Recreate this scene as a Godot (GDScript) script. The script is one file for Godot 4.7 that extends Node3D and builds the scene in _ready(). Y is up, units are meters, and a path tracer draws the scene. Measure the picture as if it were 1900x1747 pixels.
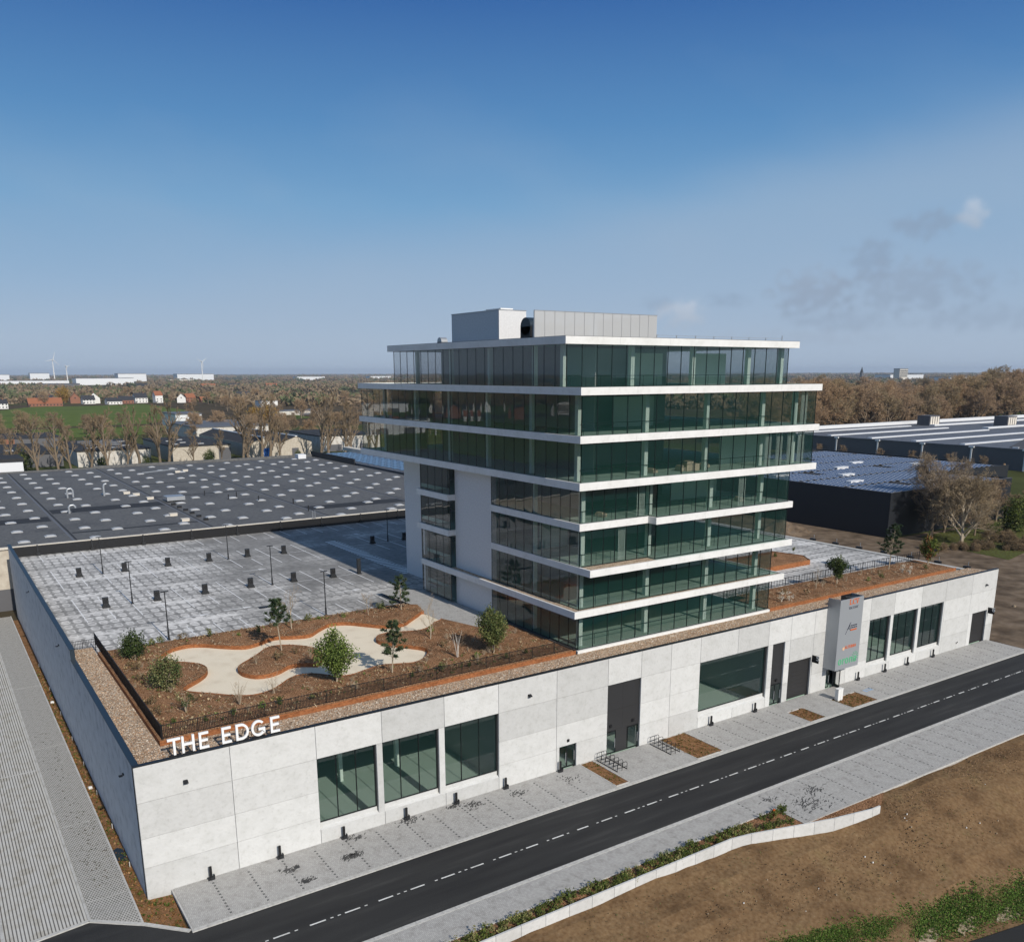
extends Node3D
# A drone view of an office block on a concrete podium. u runs along the front wall (x), v runs away from it (-z), h is up (y). Metres.

class MB:
	var v := PackedVector3Array()
	var n := PackedVector3Array()
	var c := PackedColorArray()
	var uv := PackedVector2Array()
	var col := Color(1, 1, 1)
	var tint := false
	var mapped := false
	func put(p: Vector3, nn: Vector3, t := Vector2.ZERO) -> void:
		v.append(p); n.append(nn)
		if tint: c.append(col)
		if mapped: uv.append(t)
	func tri(a: Vector3, b: Vector3, d: Vector3) -> void:      # counter-clockwise seen from outside
		var nn := (b - a).cross(d - a).normalized()
		put(a, nn); put(d, nn); put(b, nn)
	func quad(a: Vector3, b: Vector3, d: Vector3, e: Vector3) -> void:
		var nn := (b - a).cross(e - a).normalized()
		put(a, nn, Vector2(0, 1)); put(d, nn, Vector2(1, 0)); put(b, nn, Vector2(1, 1))
		put(a, nn, Vector2(0, 1)); put(e, nn, Vector2(0, 0)); put(d, nn, Vector2(1, 0))
	func box(p: Vector3, q: Vector3) -> void:
		var a := Vector3(minf(p.x, q.x), minf(p.y, q.y), minf(p.z, q.z))
		var b := Vector3(maxf(p.x, q.x), maxf(p.y, q.y), maxf(p.z, q.z))
		quad(Vector3(a.x, a.y, b.z), Vector3(b.x, a.y, b.z), Vector3(b.x, b.y, b.z), Vector3(a.x, b.y, b.z))
		quad(Vector3(b.x, a.y, a.z), Vector3(a.x, a.y, a.z), Vector3(a.x, b.y, a.z), Vector3(b.x, b.y, a.z))
		quad(Vector3(b.x, a.y, b.z), Vector3(b.x, a.y, a.z), Vector3(b.x, b.y, a.z), Vector3(b.x, b.y, b.z))
		quad(Vector3(a.x, a.y, a.z), Vector3(a.x, a.y, b.z), Vector3(a.x, b.y, b.z), Vector3(a.x, b.y, a.z))
		quad(Vector3(a.x, b.y, b.z), Vector3(b.x, b.y, b.z), Vector3(b.x, b.y, a.z), Vector3(a.x, b.y, a.z))
		quad(Vector3(a.x, a.y, a.z), Vector3(b.x, a.y, a.z), Vector3(b.x, a.y, b.z), Vector3(a.x, a.y, b.z))
	func b6(u0: float, u1: float, v0: float, v1: float, h0: float, h1: float) -> void:
		box(Vector3(u0, h0, -v0), Vector3(u1, h1, -v1))
	func chamfer(u0: float, u1: float, v0: float, v1: float, h0: float, h1: float, e: float) -> void:   # a box whose upright front corners and top edge are cut
		var pts := [Vector2(u0 + e, -v0), Vector2(u1 - e, -v0), Vector2(u1, -v0 - e), Vector2(u1, -v1), Vector2(u0, -v1), Vector2(u0, -v0 - e)]
		for i in 6:
			var a: Vector2 = pts[i]
			var b: Vector2 = pts[(i + 1) % 6]
			quad(Vector3(a.x, h0, a.y), Vector3(b.x, h0, b.y), Vector3(b.x, h1, b.y), Vector3(a.x, h1, a.y))
		for i in range(1, 5):
			tri(Vector3(pts[0].x, h1, pts[0].y), Vector3(pts[i].x, h1, pts[i].y), Vector3(pts[i + 1].x, h1, pts[i + 1].y))
			tri(Vector3(pts[0].x, h0, pts[0].y), Vector3(pts[i + 1].x, h0, pts[i + 1].y), Vector3(pts[i].x, h0, pts[i].y))
	func tube(pts: Array, rad: Array, sides: int, cap := false) -> void:
		var rings := []
		for i in pts.size():
			var t: Vector3 = (pts[mini(i + 1, pts.size() - 1)] - pts[maxi(i - 1, 0)]).normalized()
			var s := t.cross(Vector3(0.31, 0.2, 0.93)).normalized()
			if s.length() < 0.5: s = t.cross(Vector3(1, 0, 0)).normalized()
			var w := t.cross(s)
			var ring := []
			for k in sides:
				var a := TAU * k / sides
				ring.append(s * cos(a) + w * sin(a))
			rings.append(ring)
		for i in pts.size() - 1:
			for k in sides:
				var k2 := (k + 1) % sides
				var n0: Vector3 = rings[i][k]; var n1: Vector3 = rings[i][k2]
				var n2: Vector3 = rings[i + 1][k2]; var n3: Vector3 = rings[i + 1][k]
				var a: Vector3 = pts[i] + n0 * rad[i]; var b: Vector3 = pts[i] + n1 * rad[i]
				var d: Vector3 = pts[i + 1] + n2 * rad[i + 1]; var e: Vector3 = pts[i + 1] + n3 * rad[i + 1]
				put(a, n0); put(d, n2); put(b, n1)
				put(a, n0); put(e, n3); put(d, n2)
		if cap:
			for i in [0, pts.size() - 1]:
				for k in sides:
					tri(pts[i], pts[i] + rings[i][k] * rad[i], pts[i] + rings[i][(k + 1) % sides] * rad[i])
	func bar(a: Vector3, b: Vector3, w: float, d := -1.0) -> void:     # a square bar from a to b
		if d < 0: d = w
		var t := (b - a).normalized()
		var s := t.cross(Vector3.UP)
		s = s.normalized() if s.length() > 0.01 else Vector3.RIGHT
		var q := s.cross(t).normalized() * d / 2
		s *= w / 2
		var o := [-s - q, s - q, s + q, -s + q]
		for k in 4:
			quad(a + o[k], b + o[k], b + o[(k + 1) % 4], a + o[(k + 1) % 4])
		quad(a + o[0], a + o[1], a + o[2], a + o[3]); quad(b + o[3], b + o[2], b + o[1], b + o[0])
	func sheet(pts: PackedVector2Array, h: float) -> void:             # a flat polygon given in (u, v)
		var ix := Geometry2D.triangulate_polygon(pts)
		for i in range(0, ix.size(), 3):
			var turn := (pts[ix[i + 1]] - pts[ix[i]]).cross(pts[ix[i + 2]] - pts[ix[i]])
			for k in ([0, 2, 1] if turn > 0.0 else [0, 1, 2]):
				var p := pts[ix[i + k]]
				put(Vector3(p.x, h, -p.y), Vector3.UP, Vector2(p.x, p.y))
	func slab(pts: PackedVector2Array, h0: float, h1: float) -> void:  # a polygon with thickness
		sheet(pts, h1)
		var area := 0.0
		for i in pts.size(): area += pts[i].cross(pts[(i + 1) % pts.size()])
		for i in pts.size():
			var a := pts[i]
			var b := pts[(i + 1) % pts.size()]
			if area < 0.0:
				var o := a
				a = b; b = o
			quad(Vector3(a.x, h0, -a.y), Vector3(b.x, h0, -b.y), Vector3(b.x, h1, -b.y), Vector3(a.x, h1, -a.y))
	func mesh(m: Material = null) -> ArrayMesh:
		var am := ArrayMesh.new()
		if v.is_empty(): return am
		var a := []
		a.resize(Mesh.ARRAY_MAX)
		a[Mesh.ARRAY_VERTEX] = v
		a[Mesh.ARRAY_NORMAL] = n
		if tint: a[Mesh.ARRAY_COLOR] = c
		if mapped: a[Mesh.ARRAY_TEX_UV] = uv
		am.add_surface_from_arrays(Mesh.PRIMITIVE_TRIANGLES, a)
		if m: am.surface_set_material(0, m)
		return am

var M := {}
var used := {}
var rng := RandomNumberGenerator.new()

func P(u: float, v: float, h: float) -> Vector3:
	return Vector3(u, h, -v)
func r(a: float, b: float) -> float:
	return rng.randf_range(a, b)
func lin(x: float, y: float, z: float) -> Color:
	return Color(x, y, z).linear_to_srgb()
func V2(a: Array) -> PackedVector2Array:
	var o := PackedVector2Array()
	for i in range(0, a.size(), 2): o.append(Vector2(a[i], a[i + 1]))
	return o
func rect(u0: float, u1: float, v0: float, v1: float) -> PackedVector2Array:
	return V2([u0, v0, u1, v0, u1, v1, u0, v1])

func numbered(called: String) -> String:
	if not used.has(called):
		used[called] = 0
		return called
	used[called] += 1
	return "%s_%03d" % [called, used[called]]
func tag(o: Node, label: String, category: String, group := "") -> Node:
	o.set_meta("label", label); o.set_meta("category", category)
	if group: o.set_meta("group", group)
	return o
func thing(called: String, label: String, category: String, at := Vector3.ZERO, turn := 0.0, group := "") -> Node3D:
	var o := Node3D.new()
	o.name = numbered(called)
	add_child(o)
	o.position = at; o.rotation.y = turn
	tag(o, label, category, group)
	return o
func part(called: String, m: Mesh, parent: Node, material: Material = null, at := Vector3.ZERO) -> MeshInstance3D:
	var o := MeshInstance3D.new()
	o.name = called
	o.mesh = m
	if material: o.material_override = null; o.set_surface_override_material(0, material)
	o.position = at
	parent.add_child(o, true)
	return o
func part6(called: String, parent: Node, m: Material, u0: float, u1: float, v0: float, v1: float, h0: float, h1: float) -> MeshInstance3D:
	var b := MB.new()
	b.b6(u0, u1, v0, v1, h0, h1)
	return part(called, b.mesh(m), parent)
func struct(called: String, m: Mesh, label := "", category := "") -> MeshInstance3D:
	var o := part(numbered(called), m, self)
	o.set_meta("kind", "structure")
	if label: o.set_meta("label", label)
	if category: o.set_meta("category", category)
	return o
func stuff(o: Node) -> Node:
	o.set_meta("kind", "stuff")
	return o
func copy(o: Node3D, at: Vector3, turn := 0.0, size := Vector3.ONE, label := "", group := "") -> Node3D:
	var d: Node3D = o.duplicate()
	d.name = numbered(o.name.rstrip("0123456789_") if false else String(o.get_meta("base_name", o.name)))
	add_child(d)
	d.position = at; d.rotation = Vector3(0, turn, 0); d.scale = size
	if label: d.set_meta("label", label)
	if group: d.set_meta("group", group)
	return d

func noise_tex(kind: int, freq: float, colors: Array, size := 512, octaves := 5, sd := 1, cellular := 0) -> NoiseTexture2D:
	var f := FastNoiseLite.new()
	f.noise_type = kind; f.frequency = freq; f.fractal_octaves = octaves; f.seed = sd
	if octaves <= 1: f.fractal_type = FastNoiseLite.FRACTAL_NONE
	f.cellular_return_type = cellular
	f.cellular_jitter = 1.0
	var t := NoiseTexture2D.new()
	t.width = size; t.height = size; t.seamless = true; t.noise = f; t.normalize = true
	if colors:
		var g := Gradient.new()
		var off := PackedFloat32Array(); var cs := PackedColorArray()
		for e in colors:
			off.append(e[0]); cs.append(lin(e[1], e[2], e[3]))
		g.offsets = off; g.colors = cs
		t.color_ramp = g
	return t
func bump_tex(kind: int, freq: float, strength: float, size := 512, octaves := 4, sd := 2) -> NoiseTexture2D:
	var t := noise_tex(kind, freq, [], size, octaves, sd)
	t.as_normal_map = true; t.bump_strength = strength
	return t
func mat(called: String, c: Color, rough := 0.8, metal := 0.0, spec := 0.4) -> StandardMaterial3D:
	var m := StandardMaterial3D.new()
	m.resource_name = called
	m.albedo_color = c
	m.roughness = rough; m.metallic = metal; m.metallic_specular = spec
	M[called] = m
	return m
func tri_mat(called: String, tex: Texture2D, tile: float, rough := 0.9, spec := 0.3, c := Color.WHITE) -> StandardMaterial3D:
	var m := mat(called, c, rough, 0.0, spec)
	m.albedo_texture = tex
	m.uv1_triplanar = true; m.uv1_world_triplanar = true
	m.uv1_scale = Vector3.ONE / tile
	m.uv1_triplanar_sharpness = 8.0
	return m
func over(m: StandardMaterial3D, tex: Texture2D, tile: float) -> StandardMaterial3D:     # broad patches laid over a fine pattern
	m.detail_enabled = true
	m.detail_albedo = tex
	m.detail_blend_mode = BaseMaterial3D.BLEND_MODE_MUL
	m.detail_uv_layer = BaseMaterial3D.DETAIL_UV_2
	m.uv2_triplanar = true; m.uv2_world_triplanar = true
	m.uv2_scale = Vector3.ONE / tile
	return m
func relief(m: StandardMaterial3D, tex: Texture2D, amount := 1.0) -> StandardMaterial3D:
	m.normal_enabled = true; m.normal_texture = tex; m.normal_scale = amount
	return m
func tinted(called: String, rough := 0.9, back := 0.0) -> StandardMaterial3D:
	var m := mat(called, Color.WHITE, rough, 0.0, 0.25)
	m.vertex_color_use_as_albedo = true
	if back > 0.0:
		m.backlight_enabled = true; m.backlight = Color(back, back, back)
	return m

func pattern(size: int, f: Callable) -> ImageTexture:
	var im := Image.create_empty(size, size, false, Image.FORMAT_RGB8)
	for y in size:
		for x in size:
			im.set_pixel(x, y, f.call(x, y))
	return ImageTexture.create_from_image(im)

func herringbone() -> ImageTexture:        # 8 x 8 half-brick cells, one brick two cells long
	var g := FastNoiseLite.new(); g.frequency = 0.11; g.seed = 5
	return pattern(256, func(x, y):
		var cx := int(x / 16.0); var cy := int(y / 16.0)
		var k := posmod(cx - cy, 4)
		var fx := fmod(x, 16.0); var fy := fmod(y, 16.0)
		var id := Vector2i(cx, cy)
		var joint := false
		if k == 0: joint = fx < 2 or fy < 2
		elif k == 1: joint = fy < 2; id = Vector2i(cx - 1, cy)
		elif k == 3: joint = fx < 2 or fy < 2
		else: joint = fx < 2; id = Vector2i(cx, cy - 1)
		var t := 0.38 + 0.08 * (float(hash(Vector2i(posmod(id.x, 16), posmod(id.y, 16))) % 100) / 100.0 - 0.5) + 0.05 * g.get_noise_2d(x * 3.0, y * 3.0)
		if joint: t = 0.20
		return lin(t * 1.0, t * 0.985, t * 0.955))

func make_materials() -> void:
	var PER := FastNoiseLite.TYPE_PERLIN
	var SIM := FastNoiseLite.TYPE_SIMPLEX_SMOOTH
	var CEL := FastNoiseLite.TYPE_CELLULAR
	var broad := noise_tex(SIM, 0.008, [[0.0, 0.72, 0.71, 0.69], [0.45, 0.95, 0.95, 0.94], [1.0, 1.0, 1.0, 1.0]], 512, 5, 21)
	var streaky := noise_tex(SIM, 0.02, [[0.0, 0.82, 0.815, 0.80], [0.2, 0.95, 0.95, 0.945], [0.42, 1.0, 1.0, 1.0]], 512, 6, 33)
	var concrete := noise_tex(SIM, 0.006, [[0.0, 0.575, 0.575, 0.56], [0.35, 0.622, 0.622, 0.61], [0.6, 0.64, 0.64, 0.63], [1.0, 0.665, 0.665, 0.655]], 1024, 7, 4)
	for i in 4:
		var k: float = [0.97, 0.925, 0.95, 0.89][i]
		var cm := over(tri_mat("panel_concrete_%d" % i, concrete, 9.0, 0.85, 0.35, Color(k, k, k * 0.995)), streaky, 5.3)
		relief(cm, bump_tex(SIM, 0.05, 2.0, 512, 4, 8), 0.35)
	over(tri_mat("side_wall_concrete", concrete, 11.0, 0.85, 0.35), noise_tex(SIM, 0.014, [[0.0, 0.62, 0.62, 0.62], [0.4, 0.92, 0.92, 0.92], [1.0, 1.0, 1.0, 1.0]], 512, 6, 77), 13.0)
	over(tri_mat("fascia_white", noise_tex(SIM, 0.01, [[0.0, 0.66, 0.655, 0.63], [0.5, 0.72, 0.715, 0.695], [1.0, 0.75, 0.745, 0.73]], 256, 5, 6), 6.0, 0.6, 0.4), streaky, 7.0)
	tri_mat("render_white", noise_tex(SIM, 0.05, [[0.0, 0.60, 0.60, 0.60], [1.0, 0.68, 0.68, 0.68]], 256, 4, 7), 4.0, 0.9, 0.2)
	mat("coping", lin(0.018, 0.022, 0.026), 0.45, 0.3, 0.5)
	mat("coping_blue", lin(0.022, 0.036, 0.05), 0.4, 0.3, 0.5)
	mat("joint", lin(0.12, 0.115, 0.105), 0.95)
	mat("black_metal", lin(0.010, 0.010, 0.011), 0.5, 0.2, 0.5)
	mat("charcoal_metal", lin(0.022, 0.023, 0.025), 0.5, 0.2, 0.5)
	mat("frame_dark", lin(0.012, 0.015, 0.016), 0.4, 0.3, 0.5)
	mat("cladding_dark", lin(0.035, 0.035, 0.036), 0.45, 0.2, 0.5)
	mat("roller_dark", lin(0.026, 0.025, 0.025), 0.5, 0.1, 0.5)
	mat("steel_grey", lin(0.42, 0.44, 0.46), 0.4, 0.55, 0.5)
	mat("sign_grey", lin(0.36, 0.38, 0.40), 0.42, 0.35, 0.5)
	mat("letter_white", lin(0.82, 0.82, 0.81), 0.5)
	mat("orange_print", lin(0.55, 0.11, 0.02), 0.6)
	mat("dark_print", lin(0.05, 0.055, 0.08), 0.6)
	mat("green_print", lin(0.10, 0.38, 0.20), 0.6)
	mat("peach_print", lin(0.62, 0.40, 0.26), 0.6)
	mat("white_paint", lin(0.72, 0.72, 0.70), 0.7)
	mat("blue_paint", lin(0.25, 0.38, 0.55), 0.7)
	over(tri_mat("road_paint", noise_tex(SIM, 0.05, [[0.0, 0.30, 0.30, 0.29], [0.28, 0.66, 0.66, 0.64], [1.0, 0.78, 0.78, 0.76]], 256, 5, 9), 2.0, 0.8), broad, 9.0)
	tri_mat("deck_paint", noise_tex(SIM, 0.05, [[0.0, 0.45, 0.46, 0.47], [0.3, 0.70, 0.70, 0.70], [1.0, 0.80, 0.80, 0.79]], 256, 5, 10), 2.0, 0.8)
	relief(over(tri_mat("corten", noise_tex(SIM, 0.03, [[0.0, 0.17, 0.062, 0.026], [0.5, 0.31, 0.12, 0.048], [1.0, 0.40, 0.17, 0.072]], 256, 6, 11), 2.2, 0.85), broad, 6.0), bump_tex(SIM, 0.1, 1.5), 0.3)
	var pebbles := noise_tex(CEL, 0.045, [[0.0, 0.147, 0.1, 0.066], [0.22, 0.452, 0.31, 0.206], [0.4, 0.52, 0.421, 0.314], [0.55, 0.261, 0.176, 0.121], [0.75, 0.611, 0.503, 0.387], [0.9, 0.385, 0.269, 0.181], [1.0, 0.663, 0.643, 0.544]], 512, 1, 12, FastNoiseLite.RETURN_CELL_VALUE)
	relief(over(tri_mat("gravel", pebbles, 1.5, 0.9), broad, 4.7), bump_tex(CEL, 0.045, 6.0, 512, 1, 12), 0.9)
	var mulch := noise_tex(SIM, 0.035, [[0.0, 0.074, 0.04, 0.02], [0.35, 0.211, 0.112, 0.059], [0.55, 0.357, 0.198, 0.107], [0.75, 0.483, 0.281, 0.165], [1.0, 0.7, 0.488, 0.293]], 512, 7, 13)
	relief(over(tri_mat("mulch", mulch, 3.1, 0.95, 0.15), noise_tex(SIM, 0.012, [[0.0, 0.5, 0.48, 0.46], [0.5, 0.9, 0.88, 0.86], [1.0, 1.0, 1.0, 1.0]], 512, 5, 14), 11.0), bump_tex(SIM, 0.05, 8.0, 512, 6, 13), 0.9)
	over(tri_mat("shell_path", noise_tex(SIM, 0.2, [[0.0, 0.66, 0.56, 0.42], [0.5, 0.80, 0.71, 0.56], [1.0, 0.84, 0.76, 0.62]], 512, 4, 15), 3.0, 0.95, 0.15), noise_tex(SIM, 0.012, [[0.0, 0.86, 0.84, 0.82], [0.5, 0.97, 0.97, 0.96], [1.0, 1.0, 1.0, 1.0]], 256, 5, 16), 8.0)
	relief(over(tri_mat("asphalt", noise_tex(SIM, 0.13, [[0.0, 0.025, 0.025, 0.029], [0.5, 0.052, 0.052, 0.052], [0.9, 0.073, 0.073, 0.068], [1.0, 0.164, 0.16, 0.146]], 512, 5, 17), 3.3, 0.85, 0.35), noise_tex(SIM, 0.006, [[0.0, 0.42, 0.42, 0.43], [0.4, 0.58, 0.58, 0.58], [0.7, 0.68, 0.68, 0.67], [0.85, 0.86, 0.85, 0.83], [1.0, 1.0, 0.98, 0.95]], 512, 6, 18), 17.0), bump_tex(SIM, 0.2, 3.0, 256), 0.5)
	M.asphalt.uv2_scale = Vector3(1.0 / 48.0, 1.0 / 5.0, 1.0 / 5.0)      # wear runs along the road
	var hb := herringbone()
	relief(over(tri_mat("pavers", hb, 1.76, 0.9, 0.25, lin(1.12, 1.11, 1.09)), noise_tex(SIM, 0.012, [[0.0, 0.68, 0.67, 0.66], [0.2, 0.88, 0.875, 0.87], [0.5, 0.98, 0.98, 0.98], [1.0, 1.0, 1.0, 1.0]], 512, 6, 19), 8.3), bump_tex(SIM, 0.2, 2.0, 256), 0.25)
	over(tri_mat("kerb_concrete", noise_tex(SIM, 0.04, [[0.0, 0.42, 0.41, 0.39], [1.0, 0.58, 0.57, 0.545]], 256, 5, 20), 3.0, 0.9), broad, 6.1)
	mat("marker_paver", lin(0.085, 0.085, 0.085), 0.9)
	mat("oil_stain", lin(0.07, 0.068, 0.066), 0.8)
	# concrete lane: long slotted bars, and the slab beside it with small holes
	var bars := pattern(128, func(x, y):
		var fx := fmod(x, 32.0); var fy := fmod(y, 16.0)
		var t := 0.56 + 0.05 * (float(hash(Vector2i(int(x / 32.0), int(y / 4.0))) % 100) / 100.0 - 0.5)
		if fx < 11.0: t = 0.10 if fy < 11.0 else 0.27
		return lin(t, t * 0.985, t * 0.94))
	over(tri_mat("lane_bars", bars, 0.86, 0.9, 0.25), noise_tex(SIM, 0.012, [[0.0, 0.72, 0.68, 0.60], [0.5, 0.94, 0.92, 0.88], [1.0, 1.0, 1.0, 0.99]], 512, 6, 25), 9.0)
	var holes := pattern(128, func(x, y):
		var row := int(y / 16.0)
		var fx := fmod(x + (8.0 if row % 2 else 0.0), 16.0) - 8.0; var fy := fmod(y, 16.0) - 8.0
		var t := 0.45 + 0.05 * (float(hash(Vector2i(int(x / 16.0), row)) % 100) / 100.0 - 0.5)
		if absf(fx) < 4.2 and absf(fy) < 4.6: t = 0.11
		return lin(t, t * 0.985, t * 0.93))
	over(tri_mat("lane_holes", holes, 1.6, 0.9, 0.25), noise_tex(SIM, 0.03, [[0.0, 0.55, 0.53, 0.49], [0.22, 0.88, 0.87, 0.84], [0.5, 1.0, 0.99, 0.97]], 512, 6, 26), 7.3)
	relief(over(tri_mat("bed_cover", noise_tex(SIM, 0.05, [[0.0, 0.07, 0.038, 0.02], [0.3, 0.19, 0.10, 0.05], [0.55, 0.30, 0.165, 0.09], [0.72, 0.21, 0.13, 0.06], [0.85, 0.12, 0.115, 0.04], [1.0, 0.44, 0.29, 0.18]], 512, 6, 27), 2.7, 0.95, 0.15), noise_tex(SIM, 0.02, [[0.0, 0.6, 0.62, 0.5], [0.5, 1.0, 0.95, 0.9], [1.0, 1.0, 1.0, 1.0]], 256, 4, 28), 5.0), bump_tex(SIM, 0.06, 8.0, 256, 5, 27), 0.9)
	relief(over(tri_mat("bare_soil", noise_tex(SIM, 0.02, [[0.0, 0.13, 0.082, 0.046], [0.4, 0.185, 0.120, 0.067], [0.62, 0.205, 0.137, 0.078], [0.85, 0.225, 0.155, 0.092], [1.0, 0.31, 0.235, 0.15]], 1024, 7, 29), 9.0, 0.95, 0.15), noise_tex(SIM, 0.01, [[0.0, 0.40, 0.37, 0.35], [0.25, 0.70, 0.65, 0.60], [0.5, 0.92, 0.87, 0.80], [0.75, 1.0, 0.97, 0.9], [1.0, 0.95, 1.0, 0.85]], 512, 6, 30), 21.0), bump_tex(SIM, 0.02, 10.0, 512, 6, 29), 0.3)
	relief(over(tri_mat("dirt_yard", noise_tex(SIM, 0.02, [[0.0, 0.105, 0.076, 0.053], [0.5, 0.165, 0.122, 0.085], [1.0, 0.225, 0.172, 0.125]], 512, 7, 31), 37.0, 0.95, 0.15), noise_tex(SIM, 0.012, [[0.0, 0.5, 0.5, 0.5], [0.5, 0.95, 0.95, 0.95], [1.0, 1.25, 1.22, 1.18]], 512, 5, 32), 47.0), bump_tex(SIM, 0.02, 10.0, 512, 6, 31), 0.15)
	over(tri_mat("grass", noise_tex(SIM, 0.03, [[0.0, 0.065, 0.058, 0.025], [0.45, 0.085, 0.085, 0.03], [0.7, 0.10, 0.125, 0.035], [1.0, 0.15, 0.14, 0.06]], 512, 6, 34), 12.0, 0.95, 0.15), broad, 60.0)
	over(tri_mat("field_green", noise_tex(SIM, 0.02, [[0.0, 0.085, 0.115, 0.030], [0.5, 0.105, 0.145, 0.036], [1.0, 0.14, 0.175, 0.055]], 512, 5, 35), 70.0, 0.95, 0.1), broad, 220.0)
	over(tri_mat("plain", noise_tex(CEL, 0.011, [[0.0, 0.085, 0.068, 0.043], [0.2, 0.062, 0.075, 0.028], [0.4, 0.12, 0.095, 0.06], [0.6, 0.075, 0.10, 0.03], [0.8, 0.105, 0.08, 0.052], [1.0, 0.07, 0.062, 0.042]], 512, 1, 36, FastNoiseLite.RETURN_CELL_VALUE), 2600.0, 0.95, 0.1), noise_tex(SIM, 0.03, [[0.0, 0.6, 0.58, 0.55], [1.0, 1.0, 1.0, 1.0]], 256, 6, 37), 300.0)
	relief(over(tri_mat("roof_bitumen", noise_tex(SIM, 0.03, [[0.0, 0.082, 0.082, 0.083], [0.5, 0.117, 0.117, 0.116], [1.0, 0.15, 0.148, 0.142]], 512, 6, 38), 16.0, 0.75, 0.35), noise_tex(SIM, 0.009, [[0.0, 0.70, 0.70, 0.72], [0.5, 1.0, 1.0, 1.0], [1.0, 1.22, 1.22, 1.2]], 512, 4, 39), 60.0), bump_tex(SIM, 0.1, 2.0, 256), 0.3)
	mat("roof_seam", lin(0.13, 0.135, 0.15), 0.6)
	mat("roof_dark_patch", lin(0.030, 0.030, 0.032), 0.8)
	over(tri_mat("beige_wall", noise_tex(SIM, 0.03, [[0.0, 0.42, 0.37, 0.30], [1.0, 0.56, 0.51, 0.43]], 256, 5, 40), 11.0, 0.9, 0.25), streaky, 9.0)
	over(tri_mat("old_white_wall", noise_tex(SIM, 0.02, [[0.0, 0.42, 0.38, 0.33], [0.5, 0.58, 0.55, 0.50], [1.0, 0.66, 0.64, 0.60]], 256, 6, 41), 12.0, 0.9, 0.25), streaky, 8.0)
	mat("old_roof", lin(0.030, 0.030, 0.032), 0.85)
	over(tri_mat("grey_roof", noise_tex(SIM, 0.03, [[0.0, 0.10, 0.105, 0.12], [1.0, 0.16, 0.17, 0.19]], 256, 5, 42), 14.0, 0.6, 0.4), broad, 40.0)
	mat("dark_cladding_wall", lin(0.013, 0.015, 0.019), 0.55, 0.1, 0.5)
	mat("grey_cladding_wall", lin(0.105, 0.105, 0.112), 0.6, 0.1, 0.5)
	mat("white_steel", lin(0.70, 0.71, 0.72), 0.5, 0.1, 0.5)
	mat("cream_trim", lin(0.62, 0.57, 0.49), 0.7)
	mat("skylight_dome", lin(0.42, 0.425, 0.43), 0.4, 0.0, 0.5)
	mat("blue_door", lin(0.02, 0.12, 0.42), 0.5)
	mat("solar", lin(0.10, 0.14, 0.225), 0.15, 0.0, 0.8)
	mat("solar_frame", lin(0.55, 0.57, 0.60), 0.4, 0.3, 0.5)
	mat("brick", lin(0.26, 0.12, 0.075), 0.9)
	mat("roof_tile", lin(0.27, 0.105, 0.052), 0.85)
	mat("roof_slate", lin(0.035, 0.036, 0.042), 0.8)
	mat("house_white", lin(0.72, 0.71, 0.68), 0.85)
	mat("window_dark", lin(0.03, 0.035, 0.04), 0.1, 0.0, 0.6)
	mat("interior_floor", lin(0.30, 0.42, 0.35), 0.7)  # greenish: cast of the tinted glazing put into the floor colour
	mat("interior_wall", lin(0.30, 0.31, 0.30), 0.9)
	mat("interior_ceiling", lin(0.20, 0.21, 0.20), 0.9)
	mat("inner_glass_cast", lin(0.58, 0.70, 0.62), 0.8)  # pale green of light through the glazing, painted into the colour
	mat("column_glass_cast", lin(0.60, 0.74, 0.65), 0.5)  # green cast of the glazing painted onto pale columns
	mat("partition_grey", lin(0.30, 0.31, 0.30), 0.9)
	mat("card_box", lin(0.48, 0.42, 0.30), 0.9)
	mat("bark", lin(0.19, 0.145, 0.10), 0.95)
	mat("pale_bark", lin(0.36, 0.30, 0.22), 0.95)
	mat("white_bark", lin(0.55, 0.50, 0.44), 0.95)
	tinted("leaves", 0.7, 0.25)
	tinted("twigs", 0.95)
	mat("water", lin(0.035, 0.030, 0.02), 0.2, 0.0, 0.35)
	over(tri_mat("old_slab", noise_tex(SIM, 0.03, [[0.0, 0.24, 0.185, 0.125], [1.0, 0.46, 0.37, 0.27]], 256, 6, 44), 3.0, 0.95), broad, 4.0)
	# glazing: green tinted panes
	var g := mat("glass", Color(lin(0.006, 0.046, 0.038), 0.20), 0.01, 0.0, 0.46)
	g.transparency = BaseMaterial3D.TRANSPARENCY_ALPHA
	g = mat("shop_glass", Color(lin(0.010, 0.050, 0.042), 0.12), 0.01, 0.0, 0.5)
	g.transparency = BaseMaterial3D.TRANSPARENCY_ALPHA
	g = mat("perforated", Color(lin(0.56, 0.56, 0.55), 0.72), 0.5, 0.2, 0.5)
	g.transparency = BaseMaterial3D.TRANSPARENCY_ALPHA

func sky_at(el: float) -> Color:
	var s := [[0.0, 0.420, 0.510, 0.635], [2.0, 0.395, 0.500, 0.635], [5.0, 0.305, 0.450, 0.630], [9.5, 0.182, 0.370, 0.600], [14.0, 0.100, 0.262, 0.515], [20.0, 0.042, 0.142, 0.390], [35.0, 0.068, 0.150, 0.300], [90.0, 0.075, 0.140, 0.260]]
	for i in range(1, s.size()):
		if el <= s[i][0]:
			var t: float = (el - s[i - 1][0]) / (s[i][0] - s[i - 1][0])
			return Color(lerpf(s[i - 1][1], s[i][1], t), lerpf(s[i - 1][2], s[i][2], t), lerpf(s[i - 1][3], s[i][3], t))
	return Color(s[-1][1], s[-1][2], s[-1][3])

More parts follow.
